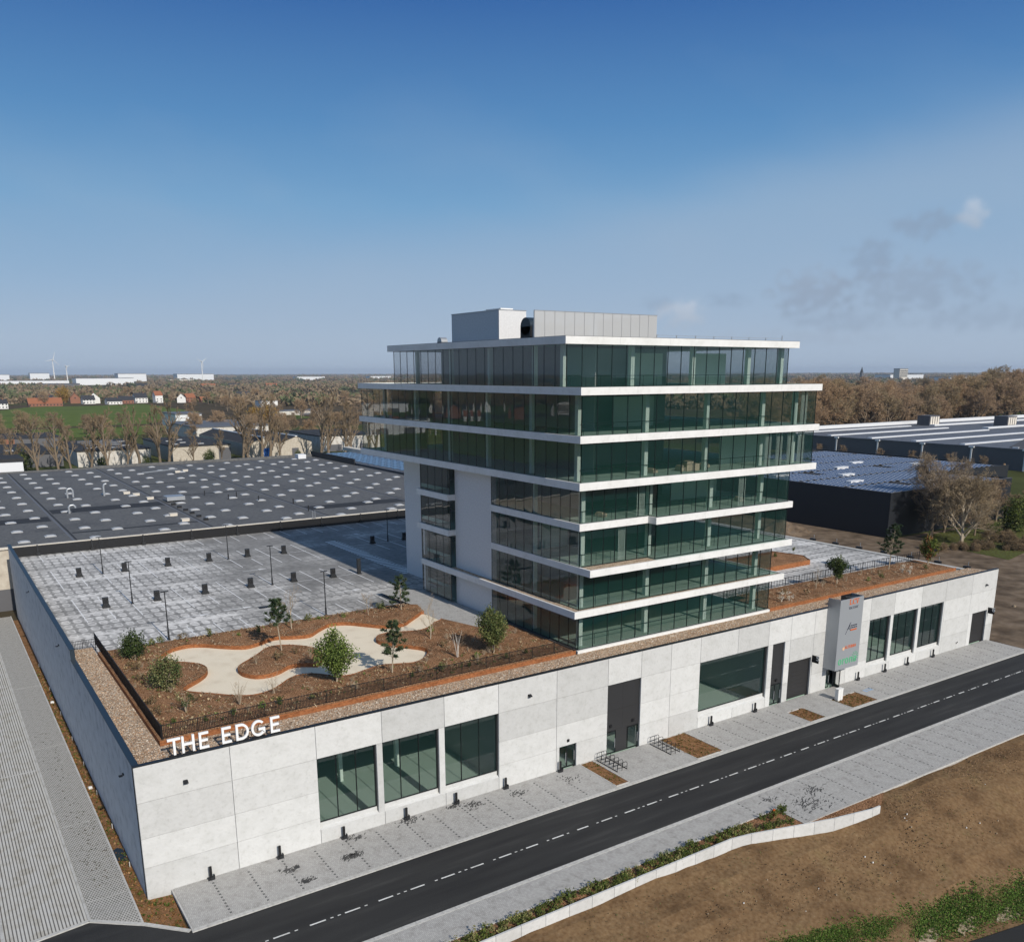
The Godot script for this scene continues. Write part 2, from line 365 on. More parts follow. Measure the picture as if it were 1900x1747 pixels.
func make_sky() -> PanoramaSkyMaterial:
	var W := 2048; var H := 1024
	var im := Image.create_empty(W, H, false, Image.FORMAT_RGBF)
	for y in H:
		var el := (0.5 - (y + 0.5) / H) * 180.0
		im.fill_rect(Rect2i(0, y, W, 1), sky_at(maxf(el, 0.0)))
	var f := FastNoiseLite.new(); f.frequency = 0.9; f.fractal_octaves = 5; f.seed = 3
	# the paler sky round the sun
	for y in range(0, H / 2):
		var el := (0.5 - (y + 0.5) / H) * PI
		for x in range(W / 4, W * 3 / 4):
			var az := (x + 0.5) / W * TAU
			var c := cos(el) * cos(az - PI) * cos(0.576) + sin(el) * sin(0.576)
			if c < 0.3: continue
			var g := exp(-acos(minf(c, 1.0)) / 0.42)
			var q := im.get_pixel(x, y)
			im.set_pixel(x, y, Color(q.r + 0.55 * g, q.g + 0.55 * g, q.b + 0.54 * g))
	# a thin high veil in drifting bands, all round the sky
	for y in range(H / 2 - 190, H / 2):
		var el := (0.5 - (y + 0.5) / H) * 180.0
		for x in W:
			var az := (x + 0.5) / W * TAU
			var q := Vector3(sin(az) * 6.0, el * 0.22, cos(az) * 6.0)
			var edge := 8.0 + 6.0 * sin(2.0 * (az - 0.52)) + 5.0 * f.get_noise_3d(q.x * 0.16, 0.0, q.z * 0.16)
			var k := 0.34 * smoothstep(edge + 2.2, edge - 3.0, el) * smoothstep(-2.0, 5.0, el)
			k += smoothstep(-0.1, 0.6, f.get_noise_3d(q.x * 0.30 + q.y * 0.10, q.y * 0.32, q.z * 0.30)) * 0.20 * smoothstep(20.0, 9.0, el)
			if k > 0.01:
				im.set_pixel(x, y, im.get_pixel(x, y).lerp(Color(0.37, 0.465, 0.595), k))
	# small fair-weather clouds: azimuth, elevation, half width, half height, white or grey, strength
	var puffs := [[44.2, 3.5, 1.7, 0.9, 1.0, 0.5], [59.8, 8.2, 0.95, 0.8, 1.0, 0.5], [51.8, 4.5, 2.7, 1.5, 0.15, 0.8], [54.9, 6.2, 1.6, 1.3, 0.0, 0.55], [57.4, 7.9, 2.0, 0.9, 0.0, 0.6], [57.3, 4.7, 4.6, 1.6, 0.1, 0.6], [53.2, 2.9, 4.0, 0.8, 0.1, 0.45], [42.8, 4.1, 1.2, 0.5, 0.0, 0.35], [47.0, 4.2, 1.5, 0.5, 0.0, 0.4], [61.0, 2.9, 4.0, 0.9, 0.1, 0.4], [50.5, 2.0, 6.0, 0.6, 0.3, 0.3]]
	rng.seed = 404
	for i in 60:
		var az := r(75.0, 355.0)
		puffs.append([az if az < 180.0 else az - 360.0, r(2.0, 9.0), r(1.0, 4.5), r(0.5, 1.6), r(0.0, 1.0), r(0.3, 0.8)])
	f.frequency = 1.0; f.seed = 9
	for p in puffs:
		var x0 := int((p[0] - p[2] * 1.5) / 360.0 * W); var x1 := int((p[0] + p[2] * 1.5) / 360.0 * W) + 1
		var y0 := int((0.5 - (p[1] + p[3] * 1.5) / 180.0) * H); var y1 := mini(int((0.5 - (p[1] - p[3] * 1.5) / 180.0) * H) + 1, H / 2)
		for y in range(y0, y1):
			for x in range(x0, x1):
				var dx: float = ((x + 0.5) / W * 360.0 - p[0]) / float(p[2])
				var dy: float = ((0.5 - (y + 0.5) / H) * 180.0 - p[1]) / float(p[3])
				var ax := (x + 0.5) / W * 360.0; var ay := (0.5 - (y + 0.5) / H) * 180.0
				var nz := f.get_noise_2d(ax * 0.8, ay * 1.3) + 0.4 * f.get_noise_2d(ax * 3.0, ay * 4.0)
				var k := smoothstep(0.15, 0.95, 1.0 - (dx * dx + dy * dy) * 0.75 + nz * 0.8 - 0.1) * float(p[5])
				if k > 0.004:
					var white: Color = Color(0.54, 0.58, 0.65) * (1.0 + 0.18 * clampf(dy, -1.0, 1.0))
					var grey := Color(0.255, 0.335, 0.46)
					var px := posmod(x, W)
					im.set_pixel(px, y, im.get_pixel(px, y).lerp(grey.lerp(white, p[4]), k))
	var s := PanoramaSkyMaterial.new()
	s.panorama = ImageTexture.create_from_image(im)
	return s

func make_view() -> void:
	var cam := Camera3D.new()
	cam.name = "camera"
	cam.projection = Camera3D.PROJECTION_FRUSTUM
	cam.near = 0.5
	cam.far = 40000.0
	cam.size = 0.5 * 1747.0 / 1633.2
	cam.frustum_offset = Vector2(0.0, 0.5 * (1094.54 - 873.5) / 1633.2)
	cam.transform = Transform3D(Basis(Vector3(0.83120, -0.00262, 0.55597), Vector3(0.13564, 0.97073, -0.19821), Vector3(-0.53917, 0.24016, 0.80723)).orthonormalized(), Vector3(-8.959, 35.451, 58.834))
	cam.current = true
	add_child(cam)
	var env := Environment.new()
	env.background_mode = Environment.BG_SKY
	env.sky = Sky.new()
	env.sky.sky_material = make_sky()
	env.background_energy_multiplier = 1.0
	env.tonemap_mode = Environment.TONE_MAPPER_LINEAR
	env.tonemap_exposure = 1.0
	env.sdfgi_enabled = true; env.ssao_enabled = true; env.ssil_enabled = true
	env.fog_enabled = true
	env.fog_density = 0.000055
	env.fog_light_color = Color(0.80, 0.86, 0.93)
	var we := WorldEnvironment.new()
	we.name = "world"
	we.environment = env
	add_child(we)
	var sun := DirectionalLight3D.new()
	sun.name = "sun"
	sun.light_energy = 1.35
	sun.light_color = Color(1.0, 0.972, 0.93)
	sun.light_angular_distance = 0.5
	sun.shadow_enabled = true
	add_child(sun)
	var el := deg_to_rad(33.0)
	sun.look_at_from_position(Vector3(0, 60, 90), Vector3(0, 60, 90) + Vector3(-0.008, -sin(el), -cos(el)))

# ---------------------------------------------------------------- ground, roads, pavements
func gh(u: float, v: float) -> float:
	var s := smoothstep(47.0, 55.0, u)
	var drop := smoothstep(16.0 + 4.0 * s, 33.0, -v) * 3.2 * smoothstep(5.0, 22.0, u)
	return 0.02 - drop + 0.20 * s * smoothstep(26.0, 20.5, -v) * smoothstep(18.0, 18.6, -v)
func ground_height(u: float, v: float) -> float:
	return gh(u, v)

func lines(a: Array) -> PackedFloat32Array:      # runs of [from, to, step]
	var o := PackedFloat32Array()
	for e in a:
		var x: float = e[0]
		while x < e[1] - 0.001:
			o.append(x); x += e[2]
	o.append(a[-1][1])
	return o

func make_ground() -> void:
	var us := lines([[-20000, -4000, 4000], [-4000, -400, 600], [-400, -20, 40], [-20, 90, 1.0], [90, 400, 31], [400, 4000, 600], [4000, 24000, 5000]])
	var vs := lines([[-6000, -600, 900], [-600, -60, 60], [-60, -14, 0.8], [-14, 300, 62.8], [300, 3000, 450], [3000, 30000, 4500]])
	var f := FastNoiseLite.new(); f.frequency = 0.16; f.fractal_octaves = 4; f.seed = 6
	var b := MB.new(); var soil := MB.new()
	var at := func(u, v):
		var h: float = gh(u, v)
		if v < -17.0 and v > -60.0 and u > 6.0 and u < 90.0: h += 0.20 * f.get_noise_2d(u, v) + 0.05 * f.get_noise_2d(u * 5.0, v * 5.0) + 0.14 * f.get_noise_2d(u * 0.5 + v, v * 5.0)
		return Vector3(u, h, -v)
	for i in us.size() - 1:
		for j in vs.size() - 1:
			var a: Vector3 = at.call(us[i], vs[j]); var c: Vector3 = at.call(us[i + 1], vs[j])
			var d: Vector3 = at.call(us[i + 1], vs[j + 1]); var e: Vector3 = at.call(us[i], vs[j + 1])
			var near := us[i] >= 6.0 and us[i] < 90.0 and vs[j] >= -40.0 and vs[j] < -14.0
			var mb := soil if near else b
			mb.quad(a, c, d, e)
	struct("ground", b.mesh(M.plain))
	struct("bare_slope", soil.mesh(M.bare_soil))
	# the estate's own earth: yards and verges
	b = MB.new(); b.sheet(V2([108.2, -6.2, 164, -40, 400, -40, 400, 52, 164.4, 52, 164.4, 140, 108.2, 140]), 0.06)
	struct("dirt_yard", b.mesh(M.dirt_yard))
	b = MB.new(); b.sheet(V2([163, 26, 178, 29, 240, 26, 330, 60, 330, 103, 240, 52, 172, 50, 166, 42]), 0.10)
	struct("lawn", b.mesh(M.grass))
	# road with its dashes
	b = MB.new()
	b.slab(V2([-60, -6.0, -8.9, -1.4, -3.8, -0.75, -0.8, -3.2, 1.3, -5.45, 3.0, -5.82, 300, -5.82, 300, -12.9, -60, -12.9]), -0.3, 0.34)
	var road := struct("road", b.mesh(M.asphalt))
	var u := -14.0
	while u < 130.0:
		b = MB.new(); b.sheet(rect(u, u + 1.1, -9.365, -9.235), 0.344)
		part("centre_dash", b.mesh(M.road_paint), road)
		for k in 2:
			b = MB.new(); b.sheet(rect(u + 1.42 + 0.52 * k, u + 1.64 + 0.52 * k, -9.345, -9.255), 0.344)
			if (int(u * 3.1) + k) % 3: part("worn_dash", b.mesh(M.road_paint), road)
		u += 2.46
	# front pavement, broken by planting beds
	b = MB.new()
	var beds := [rect(37.7, 39.2, -5.3, -0.05), rect(47.6, 51.0, -5.3, -0.05), rect(63.7, 66.2, -5.45, -2.35), rect(70.7, 75.15, -5.45, -2.5)]
	var strips := [[1.7, 37.7, -0.05], [39.2, 47.6, -0.05], [51.0, 63.7, -0.05], [66.2, 70.7, -0.05], [75.15, 107.0, -0.05], [63.7, 66.2, -2.35], [70.7, 75.15, -2.5]]
	for s in strips:
		var v0 := -5.5
		if s[2] < -1.0: b.slab(rect(s[0], s[1], s[2], -0.02), -0.3, 0.40)
		else: b.slab(rect(s[0], s[1], v0, -0.02), -0.3, 0.40)
	var pave := struct("front_pavement", b.mesh(M.pavers))
	for k in 60:                                     # bays marked with single dark pavers
		var x := 4.25 + 2.53 * k
		if x > 106.0: break
		if (x > 36.5 and x < 52.0) or (x > 62.5 and x < 75.6): continue
		b = MB.new()
		var y := -0.75
		while y > -5.3:
			b.sheet(rect(x - 0.075, x + 0.075, y - 0.16, y), 0.404); y -= 0.42
		part("bay_marker_row", b.mesh(M.marker_paver), pave)
	b = MB.new(); b.mapped = true
	for q in [[76.2, 76.5, -3.3, -2.7], [76.6, 77.3, -3.2, -3.05], [76.7, 77.6, -2.8, -2.66], [77.3, 77.5, -3.3, -2.6]]: b.sheet(rect(q[0], q[1], q[2], q[3]), 0.404)
	part("painted_symbol", b.mesh(M.blue_paint), pave)
	rng.seed = 51
	for s in [[9.3, -2.2, 0.9, 40], [9.9, -4.2, 0.7, 36], [13.9, -3.0, 1.0, 110], [15.2, -0.7, 1.0, 40], [20.0, -0.6, 1.2, 50], [25.5, -1.2, 1.4, 60], [24.0, -0.5, 0.8, 34], [30.0, -1.6, 1.2, 30], [35.5, -2.0, 1.6, 26]]:
		b = MB.new()
		for k in s[3]:
			var p := Vector2(s[0] + rng.randfn(0.0, 0.4) * s[2], s[1] + rng.randfn(0.0, 0.22) * s[2])
			if p.y > -0.1 or p.y < -5.3: continue
			var a := r(0.3, 1.1); var l := r(0.08, 0.24); var w := r(0.02, 0.06)
			var d := Vector2(cos(a), sin(a)); var e := Vector2(-d.y, d.x)
			b.sheet(PackedVector2Array([p - d * l - e * w, p + d * l - e * w * 0.5, p + d * l * 0.8 + e * w, p - d * l * 0.7 + e * w]), 0.4035 + 0.0002 * (k % 5))
		part("oil_stain", b.mesh(M.oil_stain), pave)
	for q in [[9.9, -2.15], [9.75, -4.35]]:
		part6("drain_cover", pave, M.charcoal_metal, q[0] - 0.2, q[0] + 0.2, q[1] - 0.18, q[1] + 0.18, 0.38, 0.408)
	b = MB.new()
	var x := 1.55
	while x < 106.9:
		b.b6(x, minf(x + 0.985, 106.9), -5.82, -5.5, -0.2, 0.425); x += 1.0
	x = -13.0
	while x < 130.0:
		b.b6(x, x + 0.985, -13.22, -12.9, -0.2, 0.425); x += 1.0
	for e in [[-8.9, -1.4, -3.8, -0.75], [-3.8, -0.75, -0.8, -3.2], [-0.8, -3.2, 1.45, -5.55]]:
		b.bar(P(e[0], e[1], 0.28), P(e[2], e[3], 0.28), 0.26, 0.3)
	b.bar(P(1.62, -5.6, 0.3), P(1.62, -0.1, 0.3), 0.12, 0.24)
	struct("kerb", b.mesh(M.kerb_concrete))
	for i in 4:
		var q: PackedVector2Array = beds[i]
		b = MB.new(); b.slab(q, -0.2, 0.36)
		var labels := ["narrow planted bed beside the bike racks and double glass door", "broad planted bed between bike racks and large window", "small square planted bed in front of the roller door", "planted bed with a white cabinet at its corner"]
		var bed := thing("planting_bed", labels[i], "planting bed", Vector3.ZERO, 0.0, "planted beds in the front pavement")
		part("bed_soil", b.mesh(M.bed_cover), bed)
		b = MB.new()
		for k in 4:
			var a := q[k]; var d := q[(k + 1) % 4]
			b.bar(P(a.x, a.y, 0.36), P(d.x, d.y, 0.36), 0.09, 0.14)
		part("bed_edging", b.mesh(M.kerb_concrete), bed)
		tufts(bed, "bed_plants", q, 0.36, [70, 150, 90, 160][i], 0.10, 0.16, [[0.22, 0.12, 0.05], [0.14, 0.12, 0.03], [0.09, 0.11, 0.025], [0.30, 0.18, 0.09]], 60 + i)
	# far pavement, wider beyond the planting strip
	b = MB.new()
	b.slab(V2([-16, -15.85, 45.9, -15.85, 45.9, -18.75, 130, -19.6, 130, -13.22, -16, -13.22]), -0.3, 0.40)
	var far := struct("far_pavement", b.mesh(M.pavers))
	for k in 34:
		b = MB.new()
		var ux := 44.0 + 2.53 * k
		var y := -13.5
		while y > (-15.6 if ux < 46.0 else -18.6):
			b.sheet(rect(ux - 0.06, ux + 0.06, y - 0.18, y), 0.404); y -= 0.40
		part("bay_marker_row", b.mesh(M.marker_paver), far)
	rng.seed = 57
	for s in [[49.0, -16.8, 2.2, 110], [51.5, -15.2, 1.2, 40], [46.8, -14.5, 0.9, 20]]:
		b = MB.new()
		for k in s[3]:
			var p := Vector2(s[0] + rng.randfn(0.0, 0.55) * s[2], s[1] + rng.randfn(0.0, 0.26) * s[2])
			var a := r(-0.2, 0.9); var l := r(0.08, 0.34); var w := r(0.015, 0.06)
			var d := Vector2(cos(a), sin(a)); var e := Vector2(-d.y, d.x)
			b.sheet(PackedVector2Array([p - d * l - e * w, p + d * l - e * w * 0.5, p + d * l * 0.8 + e * w, p - d * l * 0.7 + e * w]), 0.4035 + 0.0002 * (k % 5))
		part("oil_stain", b.mesh(M.oil_stain), far)
	b = MB.new()
	b.bar(P(-16, -15.9, 0.36), P(45.9, -15.9, 0.36), 0.1, 0.14)
	b.bar(P(45.9, -15.9, 0.36), P(45.9, -18.8, 0.36), 0.1, 0.14)
	b.bar(P(45.9, -18.8, 0.33), P(130, -19.65, 0.33), 0.06, 0.12)
	struct("pavement_edging", b.mesh(M.kerb_concrete))
	make_retaining_wall()
	# lane on the left
	b = MB.new(); b.slab(V2([-8.62, -1.35, -3.85, -0.75, -3.85, 120, -8.62, 120]), -0.3, 0.30)
	var lane := struct("slotted_lane", b.mesh(M.lane_bars))
	for y in [26.8, 53.6, 80.4]:
		part6("cross_joint", lane, M.kerb_concrete, -8.6, -3.9, y, y + 0.16, 0.25, 0.304)
	b = MB.new(); b.slab(V2([-3.69, -0.8, -0.95, -3.0, -0.95, 88, -3.69, 88]), -0.3, 0.296)
	var hl := struct("perforated_lane", b.mesh(M.lane_holes))
	for y in [1.7, 14.0, 32.0, 52.0]:
		part6("cross_joint", hl, M.kerb_concrete, -3.66, -0.98, y, y + 0.08, 0.25, 0.30)
	for q in [V2([-3.3, 3.0, -1.2, 3.0, -1.1, 9.0, -3.2, 9.5]), V2([-3.4, 16.0, -1.8, 16.0, -1.8, 36.0, -3.4, 36.0]), V2([-3.2, 9.0, -1.2, 9.0, -1.2, 16.0, -3.2, 16.0])]:
		tufts(hl, "lane_weeds", q, 0.29, 70, 0.03, 0.11, [[0.045, 0.04, 0.02], [0.07, 0.06, 0.035], [0.05, 0.06, 0.02]], 66)
	b = MB.new()
	b.b6(-3.85, -3.69, -0.8, 120, -0.2, 0.33)
	b.b6(-0.95, -0.82, -2.8, 88, -0.2, 0.34)
	b.b6(-8.85, -8.62, -1.3, 120, -0.2, 0.34)
	struct("lane_kerb", b.mesh(M.kerb_concrete))
	b = MB.new(); b.slab(V2([-40, -4.2, -8.85, -1.4, -8.85, 120, -40, 120]), -0.3, 0.24)
	struct("verge", b.mesh(M.dirt_yard))
	var strip := V2([-0.82, -3.0, 1.4, -5.3, 1.56, -0.2, 0.2, 0.0, 0.2, 86, -0.82, 86])
	b = MB.new(); b.slab(strip, -0.3, 0.12)
	var bed := thing("wall_bed", "long strip of rusty ground cover at the foot of the side wall", "planting bed")
	part("bed_soil", b.mesh(M.bed_cover), bed)
	tufts(bed, "ground_cover", V2([-0.78, -2.8, 1.3, -5.1, 1.5, -0.3, -0.05, -0.1, -0.05, 60, -0.78, 60]), 0.1, 900, 0.10, 0.20, [[0.28, 0.14, 0.05], [0.20, 0.10, 0.035], [0.11, 0.12, 0.03], [0.07, 0.10, 0.02], [0.33, 0.2, 0.1]], 71)
	var tarp := MB.new()
	tarp.slab(V2([-0.8, 6.6, -0.1, 6.2, -0.12, 8.1, -0.45, 8.5, -0.82, 8.2]), 0.13, 0.2)
	tag(part("dark_tarp", tarp.mesh(M.coping_blue), self), "crumpled dark sheet lying on the strip by the side wall", "tarpaulin")
	for k in 8:
		var p := thing("marker_peg", "short pale peg at the foot of the side wall", "peg", P(-0.16, [5.2, 12.0, 19.0, 26.0, 33.0, 41.0, 50.0, 60.0][k], 0.1), 0.0, "pegs along the side wall")
		b = MB.new(); b.b6(-0.03, 0.03, -0.03, 0.03, 0.0, 0.42)
		b.tri(Vector3(-0.03, 0.42, 0.03), Vector3(0.03, 0.42, 0.03), Vector3(0, 0.5, 0))
		part("post", b.mesh(M.kerb_concrete), p)
	for k in 2:
		b = MB.new(); b.b6(-0.17, 0.17, -0.15, 0.15, 0.0, 0.12)
		b.b6(-0.12, 0.12, -0.1, 0.1, 0.12, 0.2)
		tag(part(numbered("white_bag"), b.mesh(M.white_paint), self, null, P(-0.45, [20.6, 45.5][k], 0.12)), "small white packet lying in the strip by the side wall", "packet", "packets along the side wall")

func tufts(parent: Node, called: String, poly: PackedVector2Array, h: float, count: int, lo: float, hi: float, colors: Array, sd: int) -> void:
	rng.seed = sd
	var b := MB.new(); b.tint = true
	var box := Rect2(poly[0], Vector2.ZERO)
	for p in poly: box = box.expand(p)
	var made := 0; var tries := 0
	while made < count and tries < count * 30:
		tries += 1
		var p := Vector2(r(box.position.x, box.end.x), r(box.position.y, box.end.y))
		if not Geometry2D.is_point_in_polygon(p, poly): continue
		made += 1
		var c: Array = colors[rng.randi() % colors.size()]
		var k := r(0.75, 1.25)
		b.col = Color(c[0] * k, c[1] * k, c[2] * k)
		leaf_tuft(b, P(p.x, p.y, h), r(lo, hi), 7)
	stuff(part(called, b.mesh(M.leaves), parent))

func leaf_tuft(b: MB, at: Vector3, size: float, blades: int) -> void:
	for i in blades:
		var a := r(0, TAU); var t := r(0.2, 1.2)
		var d := Vector3(cos(a) * sin(t), cos(t), sin(a) * sin(t))
		var s := d.cross(Vector3.UP).normalized() * size * 0.22
		var m := at + d * size * 0.55
		b.quad(at, m + s, at + d * size * r(0.9, 1.3), m - s)

func make_retaining_wall() -> void:
	var top := [[-14.0, -17.55], [38.8, -17.62], [40.6, -17.95], [44.3, -19.0], [48.0, -20.0], [51.9, -20.75], [52.9, -20.78]]
	var w := thing("retaining_wall", "low pale concrete retaining wall above the bare slope", "wall")
	for i in top.size() - 1:
		var a := Vector2(top[i][0], top[i][1]); var e := Vector2(top[i + 1][0], top[i + 1][1])
		var n := maxi(1, roundi(a.distance_to(e) / 1.95))
		for k in n:
			var p := a.lerp(e, float(k) / n); var q := a.lerp(e, float(k + 1) / n)
			var d := (q - p).normalized() * 0.012
			var b := MB.new()
			var last := i == top.size() - 2
			var x := [P(p.x + d.x, p.y + d.y, 0), P(q.x - d.x, q.y - d.y, 0)]
			var o := Vector3(0, 0, -0.14)
			var h0 := -0.75; var h1 := 0.76
			for s in 1:
				b.quad(x[0] + Vector3(0, h0, 0), x[1] + Vector3(0, h0 + (0.7 if last else 0.0), 0), x[1] + Vector3(0, h1, 0), x[0] + Vector3(0, h1, 0))
				b.quad(x[1] + o + Vector3(0, h0, 0), x[0] + o + Vector3(0, h0, 0), x[0] + o + Vector3(0, h1, 0), x[1] + o + Vector3(0, h1, 0))
				b.quad(x[0] + Vector3(0, h1, 0), x[1] + Vector3(0, h1, 0), x[1] + o + Vector3(0, h1, 0), x[0] + o + Vector3(0, h1, 0))
				b.quad(x[0] + o + Vector3(0, h0, 0), x[0] + Vector3(0, h0, 0), x[0] + Vector3(0, h1, 0), x[0] + o + Vector3(0, h1, 0))
				b.quad(x[1] + Vector3(0, h0, 0), x[1] + o + Vector3(0, h0, 0), x[1] + o + Vector3(0, h1, 0), x[1] + Vector3(0, h1, 0))
			part("wall_panel", b.mesh(M["panel_concrete_%d" % ((i + k) % 3)]), w)
	# planting between wall and pavement
	var b := MB.new()
	var strip := V2([-14, -15.95, 45.85, -15.95, 45.85, -18.6, 47.5, -18.8, 56, -19.0, 53, -20.65, 51.9, -20.6, 48, -19.85, 44.3, -18.85, 40.6, -17.8, 38.8, -17.47, -14, -17.4])
	b.slab(strip, -0.5, 0.36)
	var bed := thing("wall_planting", "strip of young green shrubs along the low concrete wall", "planting bed")
	part("bed_soil", b.mesh(M.mulch), bed)
	tufts(bed, "litter", strip, 0.34, 900, 0.05, 0.12, [[0.2, 0.11, 0.06], [0.13, 0.07, 0.035], [0.3, 0.19, 0.11]], 81)
	rng.seed = 83
	var kinds := []
	for k in 3:
		var s := shrub_mesh(900 + k, 0.42, 0.5, 150, 0.12, [[0.10, 0.125, 0.03], [0.15, 0.165, 0.05], [0.065, 0.09, 0.022], [0.20, 0.19, 0.08]])
		kinds.append(s)
	var n := 0
	var u := 10.0
	while u < 46.0:
		for row in 2:
			if r(0, 1) < 0.12: continue
			var v := -16.5 - 0.62 * row + r(-0.12, 0.12)
			var uu := u + r(-0.2, 0.2)
			if uu > 40.0 and row == 1: v -= (uu - 40.0) * 0.2
			var o := thing("young_shrub", "small green shrub in the planting strip behind the low wall", "shrub", P(uu, v, 0.34), r(0, TAU), "young shrubs along the low wall")
			var sc := r(0.75, 1.2)
			o.scale = Vector3(sc, sc, sc)
			part("foliage", kinds[rng.randi() % 3], o)
			n += 1
		u += 0.62

# ---------------------------------------------------------------- plants
func shrub_mesh(sd: int, rad: float, high: float, leaves: int, leaf: float, colors: Array, low := 0.0) -> ArrayMesh:
	rng.seed = sd
	var b := MB.new(); b.tint = true
	var clumps := []
	var nc := maxi(6, int(leaves / 28.0))
	var lobes := []
	if low > 0.3:
		for i in 6: lobes.append([Vector3(cos(i * 1.05 + 0.4), 0, sin(i * 1.05 + 0.4)) * rad * (0.46 if i else 0.0) * r(0.8, 1.2), r(0.35, 0.6), r(0.72, 1.0) if i else 1.0])
	for i in nc:
		var t := Vector3(rng.randfn(), rng.randfn(), rng.randfn()).normalized() * pow(r(0.15, 1.0), 0.45)
		var c: Array = colors[rng.randi() % colors.size()]
		if lobes:
			var lb: Array = lobes[rng.randi() % lobes.size()]
			clumps.append([(lb[0] as Vector3) + Vector3(t.x * rad * 0.44, low + (t.y * 0.5 + 0.5) * (high - low) * float(lb[2]), t.z * rad * 0.44), c, r(0.75, 1.2)])
		else: clumps.append([Vector3(t.x * rad * 0.86, low + (t.y * 0.5 + 0.5) * (high - low), t.z * rad * 0.86), c, r(0.75, 1.2)])
	for i in leaves:
		var cl: Array = clumps[i % nc]
		var k := r(0.7, 1.3) * float(cl[2])
		b.col = Color(cl[1][0] * k, cl[1][1] * k, cl[1][2] * k)
		var p: Vector3 = cl[0] + Vector3(rng.randfn(), rng.randfn() * 1.3, rng.randfn()) * rad * (0.12 if low > 0.3 else 0.16)
		if low > 0.3:
			var t := clampf((p.y - low) / (high - low), 0.0, 1.0)
			var w := lerpf(0.5, 1.0, smoothstep(0.0, 0.45, t)) * (1.0 - 0.35 * smoothstep(0.65, 1.0, t))
			p.x *= w; p.z *= w
		p.y = maxf(p.y, 0.02)
		var d := (Vector3(rng.randfn(), rng.randfn() + 0.6, rng.randfn())).normalized()
		var s := d.cross(Vector3(rng.randfn(), rng.randfn(), rng.randfn())).normalized() * leaf * 0.4
		var l := leaf * r(0.7, 1.3)
		b.quad(p, p + d * l * 0.5 + s, p + d * l, p + d * l * 0.5 - s)
	return b.mesh(M.leaves)

func stems_mesh(sd: int, high: float, spread: float, count: int, rad: float, m: Material) -> ArrayMesh:
	rng.seed = sd
	var b := MB.new()
	for i in count:
		var a := r(0, TAU); var t := r(0.2, 1.0) * spread
		var top := Vector3(cos(a) * t, high * r(0.75, 1.0), sin(a) * t)
		var mid := top * 0.5 + Vector3(r(-0.1, 0.1), 0.05 * high, r(-0.1, 0.1))
		mid.x *= 0.7; mid.z *= 0.7
		b.tube([Vector3(r(-0.06, 0.06), -0.05, r(-0.06, 0.06)), mid, top], [rad, rad * 0.7, rad * 0.25], 5)
	return b.mesh(m)

func grow(bt: MB, bc: MB, p: Vector3, dir: Vector3, length: float, rad: float, lvl: int, o: Dictionary) -> void:
	var seg := 4 if lvl == 0 else (3 if lvl < 3 else 2)
	var pts := [p]; var rads := [rad]
	var d := dir
	for i in seg:
		d = (d + Vector3(rng.randfn(), rng.randfn(), rng.randfn()) * float(o.bend) + Vector3.UP * float(o.lift)).normalized()
		pts.append(pts[-1] + d * length / seg)
		rads.append(rad * lerpf(1.0, 0.45, float(i + 1) / seg))
	if lvl <= o.tubes:
		bt.tube(pts, rads, 6 if lvl == 0 else (5 if lvl == 1 else 3))
	else:
		var k := r(0.75, 1.25)
		bc.col = Color(o.twig[0] * k, o.twig[1] * k, o.twig[2] * k)
		for i in seg:
			var t: Vector3 = pts[i + 1] - pts[i]
			var s := t.cross(Vector3(rng.randfn(), rng.randfn(), rng.randfn())).normalized()
			var w0: float = maxf(rads[i], o.thin); var w1: float = maxf(rads[i + 1], o.thin * 0.6)
			bc.quad(pts[i] - s * w0, pts[i] + s * w0, pts[i + 1] + s * w1, pts[i + 1] - s * w1)
	if lvl >= o.levels: return
	var n: int = o.kids[lvl]
	for i in n:
		var f := lerpf(o.first if lvl == 0 else 0.3, 1.0, (i + r(0.2, 0.8)) / n)
		var x := f * seg
		var j := mini(int(x), seg - 1)
		var q: Vector3 = (pts[j] as Vector3).lerp(pts[j + 1], x - j)
		var t: Vector3 = (pts[j + 1] - pts[j]).normalized()
		var side := t.cross(Vector3(rng.randfn(), rng.randfn(), rng.randfn())).normalized()
		var ang: float = o.angle * r(0.7, 1.25)
		var nd := (t * cos(ang) + side * sin(ang)).normalized()
		grow(bt, bc, q, nd, length * float(o.ratio) * r(0.75, 1.2) * (1.0 - 0.35 * f * float(o.taper)), lerpf(rads[j], rads[j + 1], x - j) * 0.62, lvl + 1, o)

func bare_tree(sd: int, high: float, o := {}) -> Array:
	var q := {"levels": 5, "tubes": 2, "kids": [9, 6, 5, 4, 4], "angle": 0.62, "ratio": 0.60, "bend": 0.10, "lift": 0.05, "first": 0.28, "thin": 0.012, "taper": 1.0, "trunk": 0.022, "part": 0.62, "twig": [0.20, 0.15, 0.10], "bark": "bark"}
	q.merge(o, true)
	rng.seed = sd
	var bt := MB.new(); var bc := MB.new(); bc.tint = true
	grow(bt, bc, Vector3(0, -0.2, 0), Vector3.UP, high * float(q.part), high * float(q.trunk), 0, q)
	return [bt.mesh(M[q.bark]), bc.mesh(M.twigs)]

func plant(called: String, label: String, category: String, meshes: Array, at: Vector3, turn: float, group := "", size := 1.0, names := ["trunk", "crown"]) -> Node3D:
	var o := thing(called, label, category, at, turn, group)
	o.scale = Vector3(size, size, size)
	for i in meshes.size(): part(names[i], meshes[i], o)
	return o

func leafy_tree(sd: int, high: float, rad: float, clear: float, leaves: int, colors: Array, bark := "pale_bark", leaf := 0.15) -> Array:
	var stems := stems_mesh(sd, high * 0.8, rad * 0.55, 6, 0.05, M[bark])
	return [stems, shrub_mesh(sd + 1, rad, high, leaves, leaf, colors, clear)]

